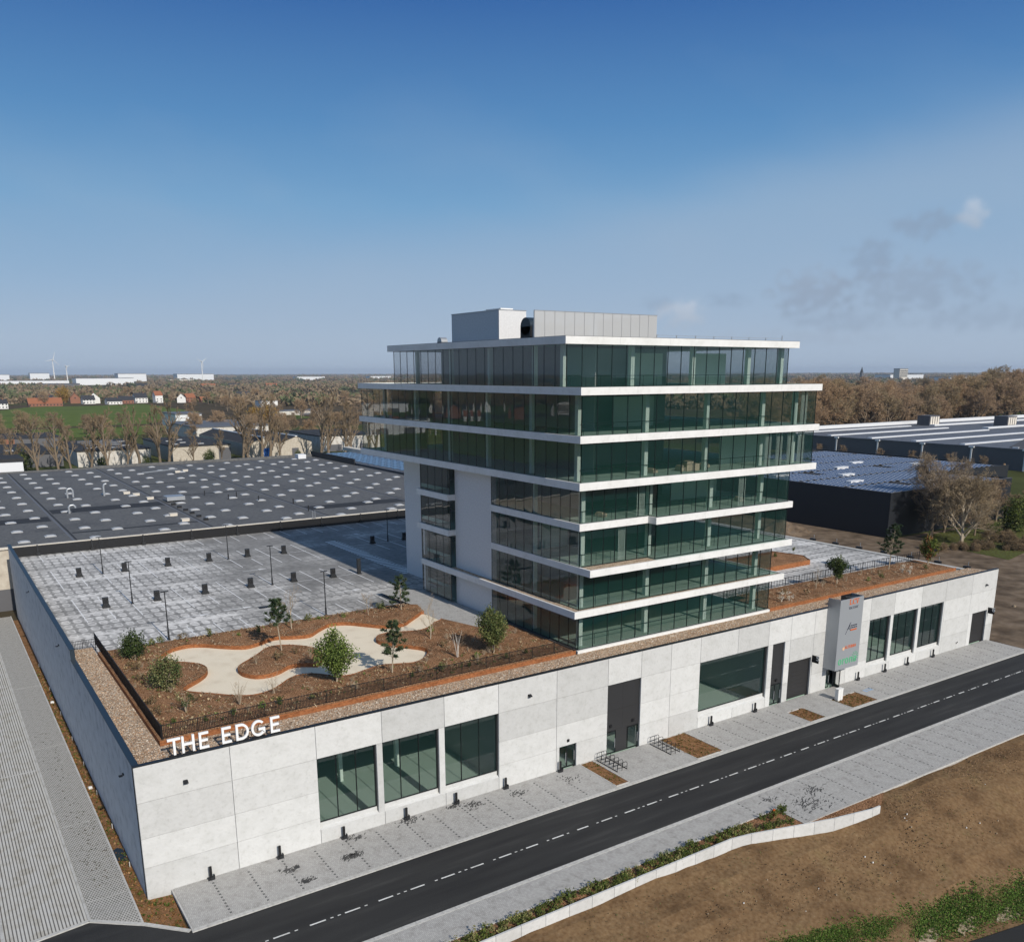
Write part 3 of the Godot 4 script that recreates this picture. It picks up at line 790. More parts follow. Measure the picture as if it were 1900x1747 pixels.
func pine_tree(sd: int, high: float, rad: float, clear: float) -> Array:
	rng.seed = sd
	var bt := MB.new(); var bc := MB.new(); bc.tint = true
	var lean := Vector3(r(-0.06, 0.06), 1.0, r(-0.06, 0.06)).normalized()
	bt.tube([Vector3(0, -0.1, 0), lean * high * 0.5 + Vector3(r(-0.1, 0.1), 0, r(-0.1, 0.1)), lean * high * 0.97], [0.075, 0.05, 0.015], 6)
	var n := int(high * 7.5)
	for i in n:
		var f := lerpf(clear, 1.0, float(i) / n)
		var a := i * 2.4 + r(-0.4, 0.4)
		var l := rad * (1.1 - 0.75 * pow((f - clear) / (1.0 - clear), 1.3)) * r(0.55, 1.1)
		var root := lean * high * f
		var d := Vector3(cos(a), r(0.15, 0.55), sin(a)).normalized()
		var tip := root + d * l
		bt.tube([root, root + d * l * 0.6, tip + Vector3(0, 0.06, 0)], [0.022, 0.014, 0.006], 3)
		for k in 4:
			var c := root.lerp(tip, r(0.5, 1.05)) + Vector3(r(-0.1, 0.1), r(-0.02, 0.12), r(-0.1, 0.1))
			var g := r(0.7, 1.3)
			bc.col = Color(0.042 * g, 0.068 * g, 0.034 * g) if r(0, 1) < 0.7 else Color(0.075 * g, 0.095 * g, 0.045 * g)
			for j in 34:
				var e := Vector3(rng.randfn(), rng.randfn() * 0.7 + 0.55, rng.randfn()).normalized()
				var s := e.cross(Vector3(rng.randfn(), 1, rng.randfn())).normalized() * 0.03
				var w := r(0.14, 0.30)
				bc.quad(c - s, c + s, c + e * w + s * 0.4, c + e * w - s * 0.4)
	return [bt.mesh(M.pale_bark), bc.mesh(M.leaves)]

# ---------------------------------------------------------------- podium
func opening_free(holes: Array, u: float, h: float) -> bool:
	for e in holes:
		if u > e[0] and u < e[1] and h > e[2] and h < e[3]: return false
	return true

func make_podium() -> Node3D:
	var b := MB.new()
	var t := thing("podium_building", "long low pale concrete panel building with a roof garden and parking deck", "building")
	var H := 10.0
	var rows := [0.0, 2.52, 4.72, 7.37, H]
	# concrete panels of the front: [u0, u1, h0, h1]
	var ps := []
	for q in [[0.0, 6.38], [6.38, 12.7], [28.95, 35.1], [45.05, 48.88], [48.88, 52.87], [96.0, 102.0]]:
		for k in 4: ps.append([q[0], q[1], rows[k], rows[k + 1]])
	for q in [[12.7, 18.1], [18.1, 23.68], [23.68, 28.95]]:
		ps.append([q[0], q[1], 7.37, H]); ps.append([q[0], q[1], 0.0, 1.5])
	for q in [[17.57, 18.1], [23.12, 23.68]]: ps.append([q[0], q[1], 1.5, 7.37])
	for k in range(1, 4): ps.append([35.1, 40.98, rows[k] if k > 1 else 2.62, rows[k + 1]])
	ps.append([35.1, 35.45, 0.0, 2.62]); ps.append([37.36, 40.98, 0.0, 2.62])
	ps.append([40.98, 45.05, 7.37, H])
	ps.append([52.87, 58.25, 7.33, H]); ps.append([58.25, 62.93, 7.33, H]); ps.append([52.87, 57.9, 0.0, 1.5]); ps.append([57.9, 62.93, 0.0, 1.5])
	ps.append([62.93, 66.5, 7.33, H])
	for k in 3:
		ps.append([62.93, 63.7, [0.0, 2.52, 4.72][k], [2.52, 4.72, 7.33][k]]); ps.append([65.62, 66.5, [0.0, 2.52, 4.72][k], [2.52, 4.72, 7.33][k]])
	ps.append([66.5, 70.45, 7.33, H]); ps.append([66.5, 70.45, 4.75, 7.33])
	ps.append([70.22, 70.45, 0.0, 4.75])
	for k in 3: ps.append([70.45, 76.6, [2.62, 4.72, 7.33][k], [4.72, 7.33, H][k]])
	ps.append([70.45, 73.15, 0.0, 2.62]); ps.append([75.0, 76.6, 0.0, 2.62])
	for k in 4: ps.append([76.6, 80.5, rows[k], rows[k + 1]])
	for q in [[80.5, 85.15], [85.15, 90.75], [90.75, 96.0]]:
		ps.append([q[0], q[1], 7.3, H]); ps.append([q[0], q[1], 0.0, 1.5])
	for q in [[84.56, 85.15], [90.14, 90.75], [95.7, 96.0]]: ps.append([q[0], q[1], 1.5, 7.3])
	ps.append([102.0, 108.0, 7.35, H]); ps.append([102.0, 108.0, 4.64, 7.35])
	ps.append([102.0, 102.84, 0.0, 4.64]); ps.append([106.35, 108.0, 2.5, 4.64]); ps.append([106.35, 108.0, 0.0, 2.5])
	var core := MB.new()
	rng.seed = 12
	for q in ps:
		b = MB.new()
		b.chamfer(q[0] + 0.014, q[1] - 0.014, 0.0, 0.18, q[2] + 0.012, q[3] - 0.012, 0.012)
		part("wall_panel", b.mesh(M["panel_concrete_%d" % (rng.randi() % 4)]), t)
		core.b6(q[0], q[1], 0.17, 0.5, q[2], q[3])
	# side wall: long panels, the parapet higher along the parking deck
	var vs := [0.5, 9.2, 18.3, 27.2, 36.6, 46.2, 55.8, 65.4, 75.0, 88.0]
	for i in vs.size() - 1:
		for k in 4:
			b = MB.new()
			var h1: float = rows[k + 1]
			if k == 3: h1 = H if i < 3 else 11.0
			b.b6(0.0, 0.18, vs[i] + (0.0 if i else -0.31), vs[i + 1] - 0.02, rows[k] + 0.012, h1 - 0.012)
			part("side_panel", b.mesh(M.side_wall_concrete), t)
	core.b6(0.17, 0.4, 0.5, 88.0, 0.0, 9.9); core.b6(0.17, 0.4, 27.2, 88.0, 9.9, 10.95)
	core.b6(0.0, 108.0, 88.0, 88.3, 0.0, 9.2); core.b6(107.7, 108.0, 0.5, 88.0, 0.0, 9.25)
	part("wall_core", core.mesh(M.joint), t)
	# sills
	for q in [[12.7, 28.95], [52.87, 62.93], [80.5, 96.0]]:
		b = MB.new()
		var a := P(q[0] + 0.02, 0.0, 1.5); var c := P(q[1] - 0.02, 0.0, 1.5)
		b.quad(a, c, c + Vector3(0, 0.12, -0.34), a + Vector3(0, 0.12, -0.34))
		b.quad(a + Vector3(0, -0.01, 0), c + Vector3(0, -0.01, 0), c, a)
		part("window_sill", b.mesh(M.panel_concrete_0), t)
	# coping
	b = MB.new(); b.b6(-0.03, 108.03, -0.03, 0.32, H, H + 0.07)
	part("front_coping", b.mesh(M.coping), t)
	b = MB.new(); b.b6(-0.03, 0.42, 0.32, 27.2, H, H + 0.07); b.b6(-0.03, 0.42, 27.2, 88.3, 10.98, 11.05); b.b6(0.0, 0.4, 27.15, 27.2, H, 11.0)
	part("side_coping", b.mesh(M.coping_blue), t)
	b = MB.new(); b.b6(106.3, 107.2, 0.4, 86.0, 9.2, 9.42)
	part("right_coping", b.mesh(M.kerb_concrete), t)
	# glazing and doors
	big_window(t, 12.72, 17.57, 1.95, 7.37, 3); big_window(t, 18.1, 23.12, 1.95, 7.37, 3); big_window(t, 23.68, 28.93, 1.95, 7.37, 3)
	big_window(t, 52.9, 62.9, 1.95, 7.33, 1); big_window(t, 80.52, 84.56, 1.95, 7.3, 3); big_window(t, 85.15, 90.14, 1.95, 7.3, 3); big_window(t, 90.75, 95.7, 1.95, 7.3, 3)
	for q in [[12.7, 28.95], [52.87, 62.93], [80.5, 96.0]]:
		part6("sill_upstand", t, M.panel_concrete_1, q[0] + 0.02, q[1] - 0.02, 0.34, 0.5, 1.4, 1.93)
	glass_door(t, 35.45, 37.36, 0.4, 2.6, 2, 0.2)
	for q in [[41.0, 45.03, 7.35], [63.72, 65.6, 7.31]]:
		var n := 2 if q[0] < 50 else 1
		for k in n:
			var a: float = lerpf(q[0], q[1], float(k) / n); var c: float = lerpf(q[0], q[1], float(k + 1) / n)
			part6("dark_panel", t, M.cladding_dark, a + 0.004, c - 0.004, 0.22, 0.32, 4.72, q[2]); part6("dark_panel", t, M.cladding_dark, a + 0.004, c - 0.004, 0.22, 0.32, 2.66, 4.71)
	part6("dark_panel", t, M.cladding_dark, 42.25, 43.62, 0.22, 0.32, 0.36, 2.65)
	glass_door(t, 41.02, 42.22, 0.4, 2.64, 1, 0.2); glass_door(t, 43.66, 45.02, 0.4, 2.64, 1, 0.2); glass_door(t, 63.74, 65.58, 0.4, 2.64, 2, 0.2)
	for q in [[36.4, 2.95], [41.55, 3.05], [44.3, 3.05], [64.75, 2.95]]:
		part6("number_plate", t, M.black_metal, q[0] - 0.13, q[0] + 0.13, -0.06 if q[0] < 40 else 0.1, 0.21, q[1], q[1] + 0.26)
	for q in [[66.52, 70.2, 4.74], [102.86, 106.33, 4.63]]:
		var d := part6("roller_door", t, M.roller_dark, q[0], q[1], 0.3, 0.36, 0.36, q[2])
		var k := 0.42
		while k < q[2] - 0.2:
			part6("slat", d, M.roller_dark, q[0] + 0.02, q[1] - 0.02, 0.285, 0.299, k, k + 0.47); k += 0.5
	# number signs standing out from the wall
	for q in [[70.4, "5"], [106.6, "6"]]:
		var s := part6("number_sign", t, M.black_metal, q[0] - 0.05, q[0] + 0.05, -0.86, -0.02, 4.15, 4.95)
		var d := part("number", word(q[1], 0.55, 0.02, false, M.white_paint), s, null, P(q[0] - 0.06, -0.55, 4.28))
		d.rotation.y = -PI / 2
	# entrance under the signboard, one leaf open
	glass_door(t, 73.2, 73.95, 0.4, 2.6, 1, 0.2)
	part6("door_frame", t, M.frame_dark, 73.15, 75.0, 0.15, 0.25, 2.52, 2.62)
	var leaf := Node3D.new(); leaf.name = "open_door"; t.add_child(leaf)
	leaf.position = P(74.95, 0.15, 0.42); leaf.rotation.y = 1.25
	var lb := MB.new()
	for q in [[0.0, 0.1, 0.0, 2.1], [0.85, 0.95, 0.0, 2.1], [0.1, 0.85, 0.0, 0.28], [0.1, 0.85, 2.0, 2.1]]: lb.b6(-q[1], -q[0], -0.03, 0.03, q[2], q[3])
	part("frame", lb.mesh(M.frame_dark), leaf)
	part6("pane", leaf, M.shop_glass, -0.85, -0.1, -0.01, 0.01, 0.28, 2.0)
	# lamps on the wall
	for q in [[3.22, 8.2], [32.1, 8.34], [105.3, 8.2]]:
		b = MB.new(); b.b6(q[0] - 0.13, q[0] + 0.13, -0.1, 0.0, q[1] - 0.02, q[1] + 0.1); b.quad(P(q[0] - 0.16, -0.3, q[1] - 0.06), P(q[0] + 0.16, -0.3, q[1] - 0.06), P(q[0] + 0.16, -0.08, q[1] + 0.1), P(q[0] - 0.16, -0.08, q[1] + 0.1))
		b.b6(q[0] - 0.16, q[0] + 0.16, -0.3, -0.1, q[1] - 0.09, q[1] - 0.05)
		part("wall_lamp", b.mesh(M.black_metal), t)
	for q in [[4.1, 7.9], [35.4, 9.3], [62.0, 9.3]]:
		b = MB.new(); b.b6(-0.1, 0.0, q[0] - 0.13, q[0] + 0.13, q[1], q[1] + 0.12); b.b6(-0.34, -0.1, q[0] - 0.16, q[0] + 0.16, q[1] - 0.06, q[1] - 0.02)
		part("wall_lamp", b.mesh(M.black_metal), t)
	b = MB.new(); b.bar(P(99.65, -0.06, 1.1), P(99.65, -0.06, 1.3), 0.06); b.bar(P(99.9, -0.06, 1.2), P(99.9, -0.06, 1.35), 0.06)
	part("wall_tap", b.mesh(M.black_metal), t)
	# decks and interior
	part6("deck_slab", t, M.interior_ceiling, 0.4, 107.7, 0.5, 88.0, 8.9, 9.28)
	part6("shop_floor", t, M.interior_floor, 0.4, 107.7, 0.5, 24.0, 0.1, 0.40)
	part6("shop_back_wall", t, M.interior_wall, 0.4, 107.7, 22.0, 22.2, 0.4, 8.9)
	for x in [12.3, 29.4, 45.0, 63.3, 79.8, 97.0]: part6("shop_partition", t, M.interior_wall, x, x + 0.15, 0.55, 22.0, 0.4, 8.9)
	for x in [18.0, 23.5, 58.0, 85.0, 91.0]: part6("shop_column", t, M.column_glass_cast, x, x + 0.35, 9.0, 9.35, 0.4, 8.9)
	return t

func big_window(t: Node, u0: float, u1: float, h0: float, h1: float, n: int) -> void:
	var w := Node3D.new(); w.name = "shop_window"; t.add_child(w, true)
	var b := MB.new()
	var v := 0.42
	b.b6(u0, u0 + 0.07, v - 0.04, v + 0.04, h0, h1); b.b6(u1 - 0.07, u1, v - 0.04, v + 0.04, h0, h1)
	b.b6(u0 + 0.07, u1 - 0.07, v - 0.04, v + 0.04, h0, h0 + 0.07); b.b6(u0 + 0.07, u1 - 0.07, v - 0.04, v + 0.04, h1 - 0.07, h1)
	for k in range(1, n):
		var x := lerpf(u0, u1, float(k) / n)
		b.b6(x - 0.03, x + 0.03, v - 0.05, v + 0.05, h0 + 0.07, h1 - 0.07)
	part("window_frame", b.mesh(M.frame_dark), w)
	for k in n:
		part6("pane", w, M.shop_glass, lerpf(u0, u1, float(k) / n) + 0.035, lerpf(u0, u1, float(k + 1) / n) - 0.035, v - 0.012, v + 0.012, h0 + 0.05, h1 - 0.05)

func glass_door(t: Node, u0: float, u1: float, h0: float, h1: float, n: int, v: float) -> void:
	var w := Node3D.new(); w.name = "glass_door"; t.add_child(w, true)
	var b := MB.new()
	b.b6(u0, u1, v - 0.04, v + 0.05, h1 - 0.08, h1)
	for k in n + 1:
		var x := lerpf(u0, u1, float(k) / n)
		b.b6(maxf(x - 0.06, u0), minf(x + 0.06, u1), v - 0.04, v + 0.05, h0, h1 - 0.08)
	b.b6(u0, u1, v - 0.035, v + 0.045, h0, h0 + 0.1)
	part("door_frame", b.mesh(M.frame_dark), w)
	for k in n:
		var a := lerpf(u0, u1, float(k) / n); var c := lerpf(u0, u1, float(k + 1) / n)
		part6("pane", w, M.shop_glass, a + 0.06, c - 0.06, v - 0.01, v + 0.01, h0 + 0.1, h1 - 0.08)
		b = MB.new(); b.b6(c - 0.2, c - 0.15, v - 0.12, v - 0.08, h0 + 0.55, h0 + 1.5)
		part("handle", b.mesh(M.steel_grey), w)

func word(s: String, size: float, deep: float, serif: bool, m: Material, bold := true) -> TextMesh:
	var f := SystemFont.new()
	f.font_names = PackedStringArray(["Droid Serif" if serif else "Droid Sans"])
	if bold: f.font_weight = 700
	var t := TextMesh.new()
	t.text = s; t.font = f; t.font_size = 64; t.pixel_size = size / 46.0
	t.depth = deep
	t.horizontal_alignment = HORIZONTAL_ALIGNMENT_LEFT
	t.vertical_alignment = VERTICAL_ALIGNMENT_BOTTOM
	t.material = m
	return t

# ---------------------------------------------------------------- roof of the podium
func deck_texture() -> ImageTexture:
	var W := 864; var H := 704
	var im := Image.create_empty(W, H, false, Image.FORMAT_RGB8)
	var f := FastNoiseLite.new(); f.frequency = 0.11; f.fractal_octaves = 4; f.seed = 61
	var g := FastNoiseLite.new(); g.frequency = 0.9; g.fractal_octaves = 3; g.seed = 62
	for y in H:
		var v := (y + 0.5) / H * 88.0
		for x in W:
			var u := (x + 0.5) / W * 108.0
			var n1 := f.get_noise_2d(u, v); var n2 := g.get_noise_2d(u, v)
			var t := 0.235 + 0.05 * n1 + 0.06 * n2
			var lime := clampf((30.0 - u) / 16.0, 0.0, 1.0) if u < 60.0 else clampf((u - 66.0) / 8.0, 0.0, 0.9)
			lime = clampf(lime + 0.5 * n1, 0.0, 1.0)
			if u < 60.0: lime = maxf(lime, clampf(0.55 - absf(v - 38.0) * 0.05 + n1, 0.0, 0.6))
			if lime > 0.01:                                   # dried lime rings left by the boards under the screed
				var cu := fposmod(u, 1.15) - 0.575; var cv := fposmod(v, 2.05) - 1.025
				var d := pow(pow(absf(cu) / 0.46, 2.6) + pow(absf(cv) / 0.86, 2.6), 0.385) + 0.16 * n2
				var rim := 1.0 - smoothstep(0.05, 0.24, absf(d - 0.80))
				var k := maxf(rim, (1.0 - smoothstep(0.82, 1.0, d)) * (0.55 + 0.4 * n2))
				if d > 1.02: k = 0.12 + 0.3 * n2
				if fposmod(v, 9.2) < 1.3: k = maxf(k, 0.7 + 0.5 * n2)
				k = clampf(k * (0.9 + 0.5 * n1), 0.0, 1.0)
				t = lerpf(t, 0.70 + 0.08 * n2, minf(1.0, k * lime * 1.15))
			var c := clampf(t, 0.06, 0.76)
			im.set_pixel(x, y, lin(c, c * 0.975, c * 0.935))
	return ImageTexture.create_from_image(im)

func make_roof() -> void:
	var b := MB.new(); b.mapped = true
	var hole := V2([0.4, 28.6, 40.0, 28.6, 40.0, 3.4, 66.8, 3.4, 66.8, 9.9, 106.3, 9.9, 106.3, 86.6, 0.4, 86.6])
	b.sheet(hole, 9.3)
	var dm := mat("deck_screed", Color.WHITE, 0.85, 0.0, 0.3)
	dm.albedo_texture = deck_texture()
	dm.uv1_scale = Vector3(1.0 / 108.0, 1.0 / 88.0, 1)
	var deck := struct("parking_deck", b.mesh(dm))
	# bay lines
	var k := 0
	while k < 38:
		var u := 3.75 + 2.815 * k
		for q in [[61.2, 73.4], [42.8, 54.4]]:
			if u > 38.5 and (q[0] < 60.0 or u < 46.0): continue
			if u > 73.0: continue
			b = MB.new()
			if (k % 2) == 1 and u < 38.0:                     # broken round a charging post
				var m: float = (q[0] + q[1]) / 2.0
				b.sheet(rect(u - 0.06, u + 0.06, q[0], m - 1.0), 9.304); b.sheet(rect(u - 0.06, u + 0.06, m + 1.0, q[1]), 9.304)
			else: b.sheet(rect(u - 0.06, u + 0.06, q[0], q[1]), 9.304)
			part("bay_line", b.mesh(M.deck_paint), deck)
		if u < 75.0:
			b = MB.new(); b.sheet(rect(u - 0.06, u + 0.06, 81.0, 86.2), 9.304)
			part("bay_line", b.mesh(M.deck_paint), deck)
		if u > 6.0 and u < 37.0 and k % 2:
			b = MB.new(); b.sheet(rect(u + 2.75, u + 2.87, 29.6, 35.3), 9.304); b.sheet(rect(u - 0.06, u + 0.06, 30.2, 35.3), 9.304)
			part("bay_line", b.mesh(M.deck_paint), deck)
		k += 1
	for q in [[3.7, 37.8, 67.3], [3.7, 37.8, 48.5], [44.0, 72.0, 66.9]]:
		b = MB.new(); b.sheet(rect(q[0], q[1], q[2], q[2] + 0.1), 9.3045)
		part("bay_line", b.mesh(M.deck_paint), deck)
	var y := 45.0
	while y < 72.5:
		b = MB.new(); b.sheet(rect(42.9, 44.6, y, y + 0.5), 9.304)
		part("crossing_stripe", b.mesh(M.deck_paint), deck); y += 1.0
	b = MB.new(); b.sheet(rect(44.8, 44.9, 45.0, 58.0), 9.304); b.sheet(rect(44.8, 44.9, 60.0, 72.0), 9.304)
	part("crossing_edge", b.mesh(M.deck_paint), deck)
	for q in [[19.0, 39.5], [27.0, 58.5], [33.0, 40.2], [24.0, 77.5], [14.0, 39.0], [49.0, 76.0], [92.0, 30.0], [85.0, 14.5]]:
		b = MB.new()
		b.sheet(V2([q[0] - 1.6, q[1] - 0.08, q[0] + 0.6, q[1] - 0.08, q[0] + 0.6, q[1] - 0.35, q[0] + 1.7, q[1], q[0] + 0.6, q[1] + 0.35, q[0] + 0.6, q[1] + 0.08, q[0] - 1.6, q[1] + 0.08]), 9.304)
		part("lane_arrow", b.mesh(M.deck_paint), deck)
	# dark screen along the far side with posts
	var sc := thing("deck_screen_wall", "long black screen wall along the far side of the parking deck", "wall")
	part6("screen", sc, M.black_metal, 0.5, 106.0, 86.6, 86.75, 9.28, 10.75)
	for i in 14:
		var x := 3.7 + 8.4 * i * 0.88
		b = MB.new(); b.b6(x - 0.09, x + 0.09, 86.4, 86.58, 9.3, 10.9); b.b6(x - 0.26, x + 0.26, 86.15, 86.58, 9.3, 9.75)
		part("screen_post", b.mesh(M.charcoal_metal), sc)
	# gravel margins
	b = MB.new(); b.slab(V2([0.4, 0.5, 107.6, 0.5, 106.5, 3.3, 40.0, 3.4, 39.7, 3.3, 2.45, 3.3, 2.45, 31.5, 0.4, 31.5]), 9.25, 9.72)
	tag(stuff(part("roof_gravel", b.mesh(M.gravel), self)), "tan gravel margin along the roof edge", "gravel")
	var pb := MB.new(); pb.tint = false
	pb.tube([Vector3(0, -0.4, 0), Vector3(0, 0.1, 0), Vector3(0.1, 0.42, 0)], [0.55, 0.5, 0.06], 5)
	var mm := MultiMesh.new()
	mm.transform_format = MultiMesh.TRANSFORM_3D; mm.use_colors = true; mm.mesh = pb.mesh(M.twigs)
	mm.instance_count = 34000
	rng.seed = 611
	for i in 34000:
		var p := Vector2(r(0.45, 106.4), r(0.4, 3.3))
		if i % 6 == 0: p = Vector2(r(0.45, 2.42), r(0.5, 31.3))
		var sz := r(0.05, 0.125)
		mm.set_instance_transform(i, Transform3D(Basis.from_euler(Vector3(r(-0.4, 0.4), r(0, TAU), r(-0.4, 0.4))).scaled(Vector3(sz * r(0.8, 1.5), sz * 0.6, sz)), P(p.x, p.y, 9.72)))
		var tn := r(0.6, 1.25); var c: Color = [Color(0.46, 0.32, 0.21), Color(0.54, 0.42, 0.31), Color(0.33, 0.21, 0.13), Color(0.62, 0.55, 0.46), Color(0.42, 0.27, 0.17)][rng.randi() % 5]
		mm.set_instance_color(i, Color(c.r * tn, c.g * tn, c.b * tn))
	var po := MultiMeshInstance3D.new()
	po.name = "roof_pebbles"; po.multimesh = mm
	add_child(po)
	tag(stuff(po), "loose tan pebbles along the roof edge", "pebbles")
	make_garden()
	# charging posts in two rows, a taller one by itself
	var cp := thing("charging_post", "squat black charging post on the sunlit parking deck", "charging post", P(6.5, 67.5, 9.3), 0.0, "charging posts on the parking deck")
	b = MB.new(); b.b6(-0.42, 0.42, -0.3, 0.3, 0.0, 0.16); b.b6(-0.36, 0.36, -0.24, 0.24, 0.16, 0.34)
	part("base", b.mesh(M.charcoal_metal), cp)
	b = MB.new(); b.chamfer(-0.31, 0.31, -0.17, 0.17, 0.34, 1.22, 0.05)
	part("housing", b.mesh(M.charcoal_metal), cp)
	part6("socket_panel", cp, M.black_metal, -0.22, 0.22, -0.185, -0.172, 0.55, 1.05)
	for q in [[12.15, 67.6], [17.85, 67.8], [23.5, 67.8], [29.0, 67.7], [34.3, 67.2], [6.55, 48.5], [12.2, 48.6], [17.8, 48.7], [23.45, 48.8], [29.05, 48.8], [34.2, 48.2]]: copy(cp, P(q[0], q[1], 9.3))
	for q in [[48.6, 66.9], [54.2, 66.9]]: copy(cp, P(q[0], q[1], 9.3), 0.0, Vector3.ONE, "squat black charging post in the tower's shadow beyond the crossing")
	var tt := thing("ticket_totem", "tall slim black totem at the edge of the tower's shadow", "totem", P(37.9, 48.2, 9.3))
	b = MB.new(); b.chamfer(-0.24, 0.24, -0.16, 0.16, 0.08, 2.1, 0.04)
	part("column", b.mesh(M.charcoal_metal), tt)
	part6("base_plate", tt, M.black_metal, -0.34, 0.34, -0.26, 0.26, 0.0, 0.08)
	part6("display", tt, M.window_dark, -0.16, 0.16, -0.17, -0.161, 1.2, 1.8)
	# lamp posts
	var lp := thing("deck_lamp", "slim dark lamp post on the parking deck", "lamp post", P(9.5, 31.25, 9.3), 0.0, "lamp posts on the parking deck")
	b = MB.new(); b.tube([Vector3(0, 0, 0), Vector3(0, 0.9, 0), Vector3(0, 0.9, 0), Vector3(0, 5.0, 0)], [0.1, 0.1, 0.065, 0.05], 8)
	part("pole", b.mesh(M.charcoal_metal), lp)
	b = MB.new(); b.b6(-0.38, 0.38, -0.09, 0.09, 4.98, 5.07)
	part("lamp_head", b.mesh(M.charcoal_metal), lp)
	part6("base_plate", lp, M.black_metal, -0.16, 0.16, -0.16, 0.16, 0.0, 0.06)
	for q in [[26.2, 31.0], [26.15, 48.6], [26.2, 67.7], [9.42, 48.6], [9.4, 67.6], [51.4, 67.2]]: copy(lp, P(q[0], q[1], 9.3))
	# planting at the deck edge: a long dark grate
	b = MB.new(); b.b6(21.0, 23.5, 37.9, 38.7, 9.29, 9.33)
	for i in 12: b.b6(21.05 + 0.2 * i, 21.15 + 0.2 * i, 37.95, 38.65, 9.33, 9.36)
	tag(part("floor_grate", b.mesh(M.charcoal_metal), self), "long dark drain grate in the parking deck behind the garden", "grate")

func ring(pts: PackedVector2Array, step: float) -> PackedVector2Array:      # a closed curve resampled
	var o := PackedVector2Array()
	var n := pts.size()
	for i in n:
		var a := pts[(i + n - 1) % n]; var b := pts[i]; var c := pts[(i + 1) % n]; var d := pts[(i + 2) % n]
		var m := maxi(1, roundi(b.distance_to(c) / step))
		for k in m: o.append(b.cubic_interpolate(c, a, d, float(k) / m))
	return o

func soil_mesh(outer: PackedVector2Array, cut: Array, h: float, step: float, sd: int) -> ArrayMesh:
	var f := FastNoiseLite.new(); f.frequency = 0.35; f.fractal_octaves = 4; f.seed = sd
	var pts := PackedVector2Array()
	var rim := {}
	var lists := [outer]
	lists.append_array(cut)
	for q in lists:
		for i in q.size():
			var a: Vector2 = q[i]; var c: Vector2 = q[(i + 1) % q.size()]
			var m := maxi(1, roundi(a.distance_to(c) / step))
			for k in m:
				rim[pts.size()] = true
				pts.append(a.lerp(c, float(k) / m))
	var box := Rect2(outer[0], Vector2.ZERO)
	for p in outer: box = box.expand(p)
	rng.seed = sd
	var x := box.position.x
	while x < box.end.x:
		var y := box.position.y
		while y < box.end.y:
			var p := Vector2(x + r(-0.1, 0.1), y + r(-0.1, 0.1))
			var ok := Geometry2D.is_point_in_polygon(p, outer)
			for q in cut:
				if Geometry2D.is_point_in_polygon(p, q): ok = false
			if ok:
				for i in rim:
					if pts[i].distance_squared_to(p) < step * step * 0.5:
						ok = false; break
			if ok: pts.append(p)
			y += step
		x += step
	var hs := PackedFloat32Array()
	for i in pts.size(): hs.append(h + (0.0 if rim.has(i) else 0.10 + 0.14 * f.get_noise_2dv(pts[i])))
	var ix := Geometry2D.triangulate_delaunay(pts)
	var ns := PackedVector3Array(); ns.resize(pts.size())
	var keep := PackedInt32Array()
	for i in range(0, ix.size(), 3):
		var c := (pts[ix[i]] + pts[ix[i + 1]] + pts[ix[i + 2]]) / 3.0
		if not Geometry2D.is_point_in_polygon(c, outer): continue
		var inside := false
		for q in cut:
			if Geometry2D.is_point_in_polygon(c, q): inside = true
		if inside: continue
		var w := []
		for k in 3: w.append(P(pts[ix[i + k]].x, pts[ix[i + k]].y, hs[ix[i + k]]))
		var nn: Vector3 = (w[1] - w[0]).cross(w[2] - w[0])
		var order := [0, 2, 1]
		if nn.y < 0:
			nn = -nn; order = [0, 1, 2]
		for k in order:
			ns[ix[i + k]] += nn; keep.append(ix[i + k])
	var b := MB.new()
	for i in keep: b.put(P(pts[i].x, pts[i].y, hs[i]), ns[i].normalized())
	return b.mesh(M.mulch)

func edging(b: MB, q: PackedVector2Array, h0: float, h1: float, closed := true) -> void:
	for i in q.size() - (0 if closed else 1):
		var a := q[i]; var c := q[(i + 1) % q.size()]
		b.quad(P(a.x, a.y, h0), P(c.x, c.y, h0), P(c.x, c.y, h1), P(a.x, a.y, h1))
		var n := (c - a).orthogonal().normalized() * 0.02
		b.quad(P(a.x + n.x, a.y + n.y, h0), P(c.x + n.x, c.y + n.y, h0), P(c.x + n.x, c.y + n.y, h1), P(a.x + n.x, a.y + n.y, h1))
		b.quad(P(a.x, a.y, h1), P(c.x, c.y, h1), P(c.x + n.x, c.y + n.y, h1), P(a.x + n.x, a.y + n.y, h1))

func fence(called: String, label: String, a: Vector2, e: Vector2, h0: float, high: float, step: float, every := 2.5, deep := 0.03) -> void:
	var o := thing(called, label, "fence")
	var n := roundi(a.distance_to(e) / every)
	for k in n + 1:
		var p := a.lerp(e, float(k) / n)
		part6("fence_post", o, M.black_metal, p.x - 0.03, p.x + 0.03, p.y - 0.03, p.y + 0.03, h0 - 0.2, h0 + high + 0.04)
	for k in n:
		var p := a.lerp(e, float(k) / n); var q := a.lerp(e, float(k + 1) / n)
		var b := MB.new()
		b.bar(P(p.x, p.y, h0 + high), P(q.x, q.y, h0 + high), 0.04); b.bar(P(p.x, p.y, h0 + 0.08), P(q.x, q.y, h0 + 0.08), 0.04)
		var m := int(p.distance_to(q) / step)
		for i in range(1, m):
			var s := p.lerp(q, float(i) / m)
			b.b6(s.x - 0.016 if absf(q.x - p.x) > 0.1 else s.x - deep, s.x + 0.016 if absf(q.x - p.x) > 0.1 else s.x + deep, s.y - 0.016, s.y + 0.016, h0 + 0.08, h0 + high)
		part("fence_panel", b.mesh(M.black_metal), o)

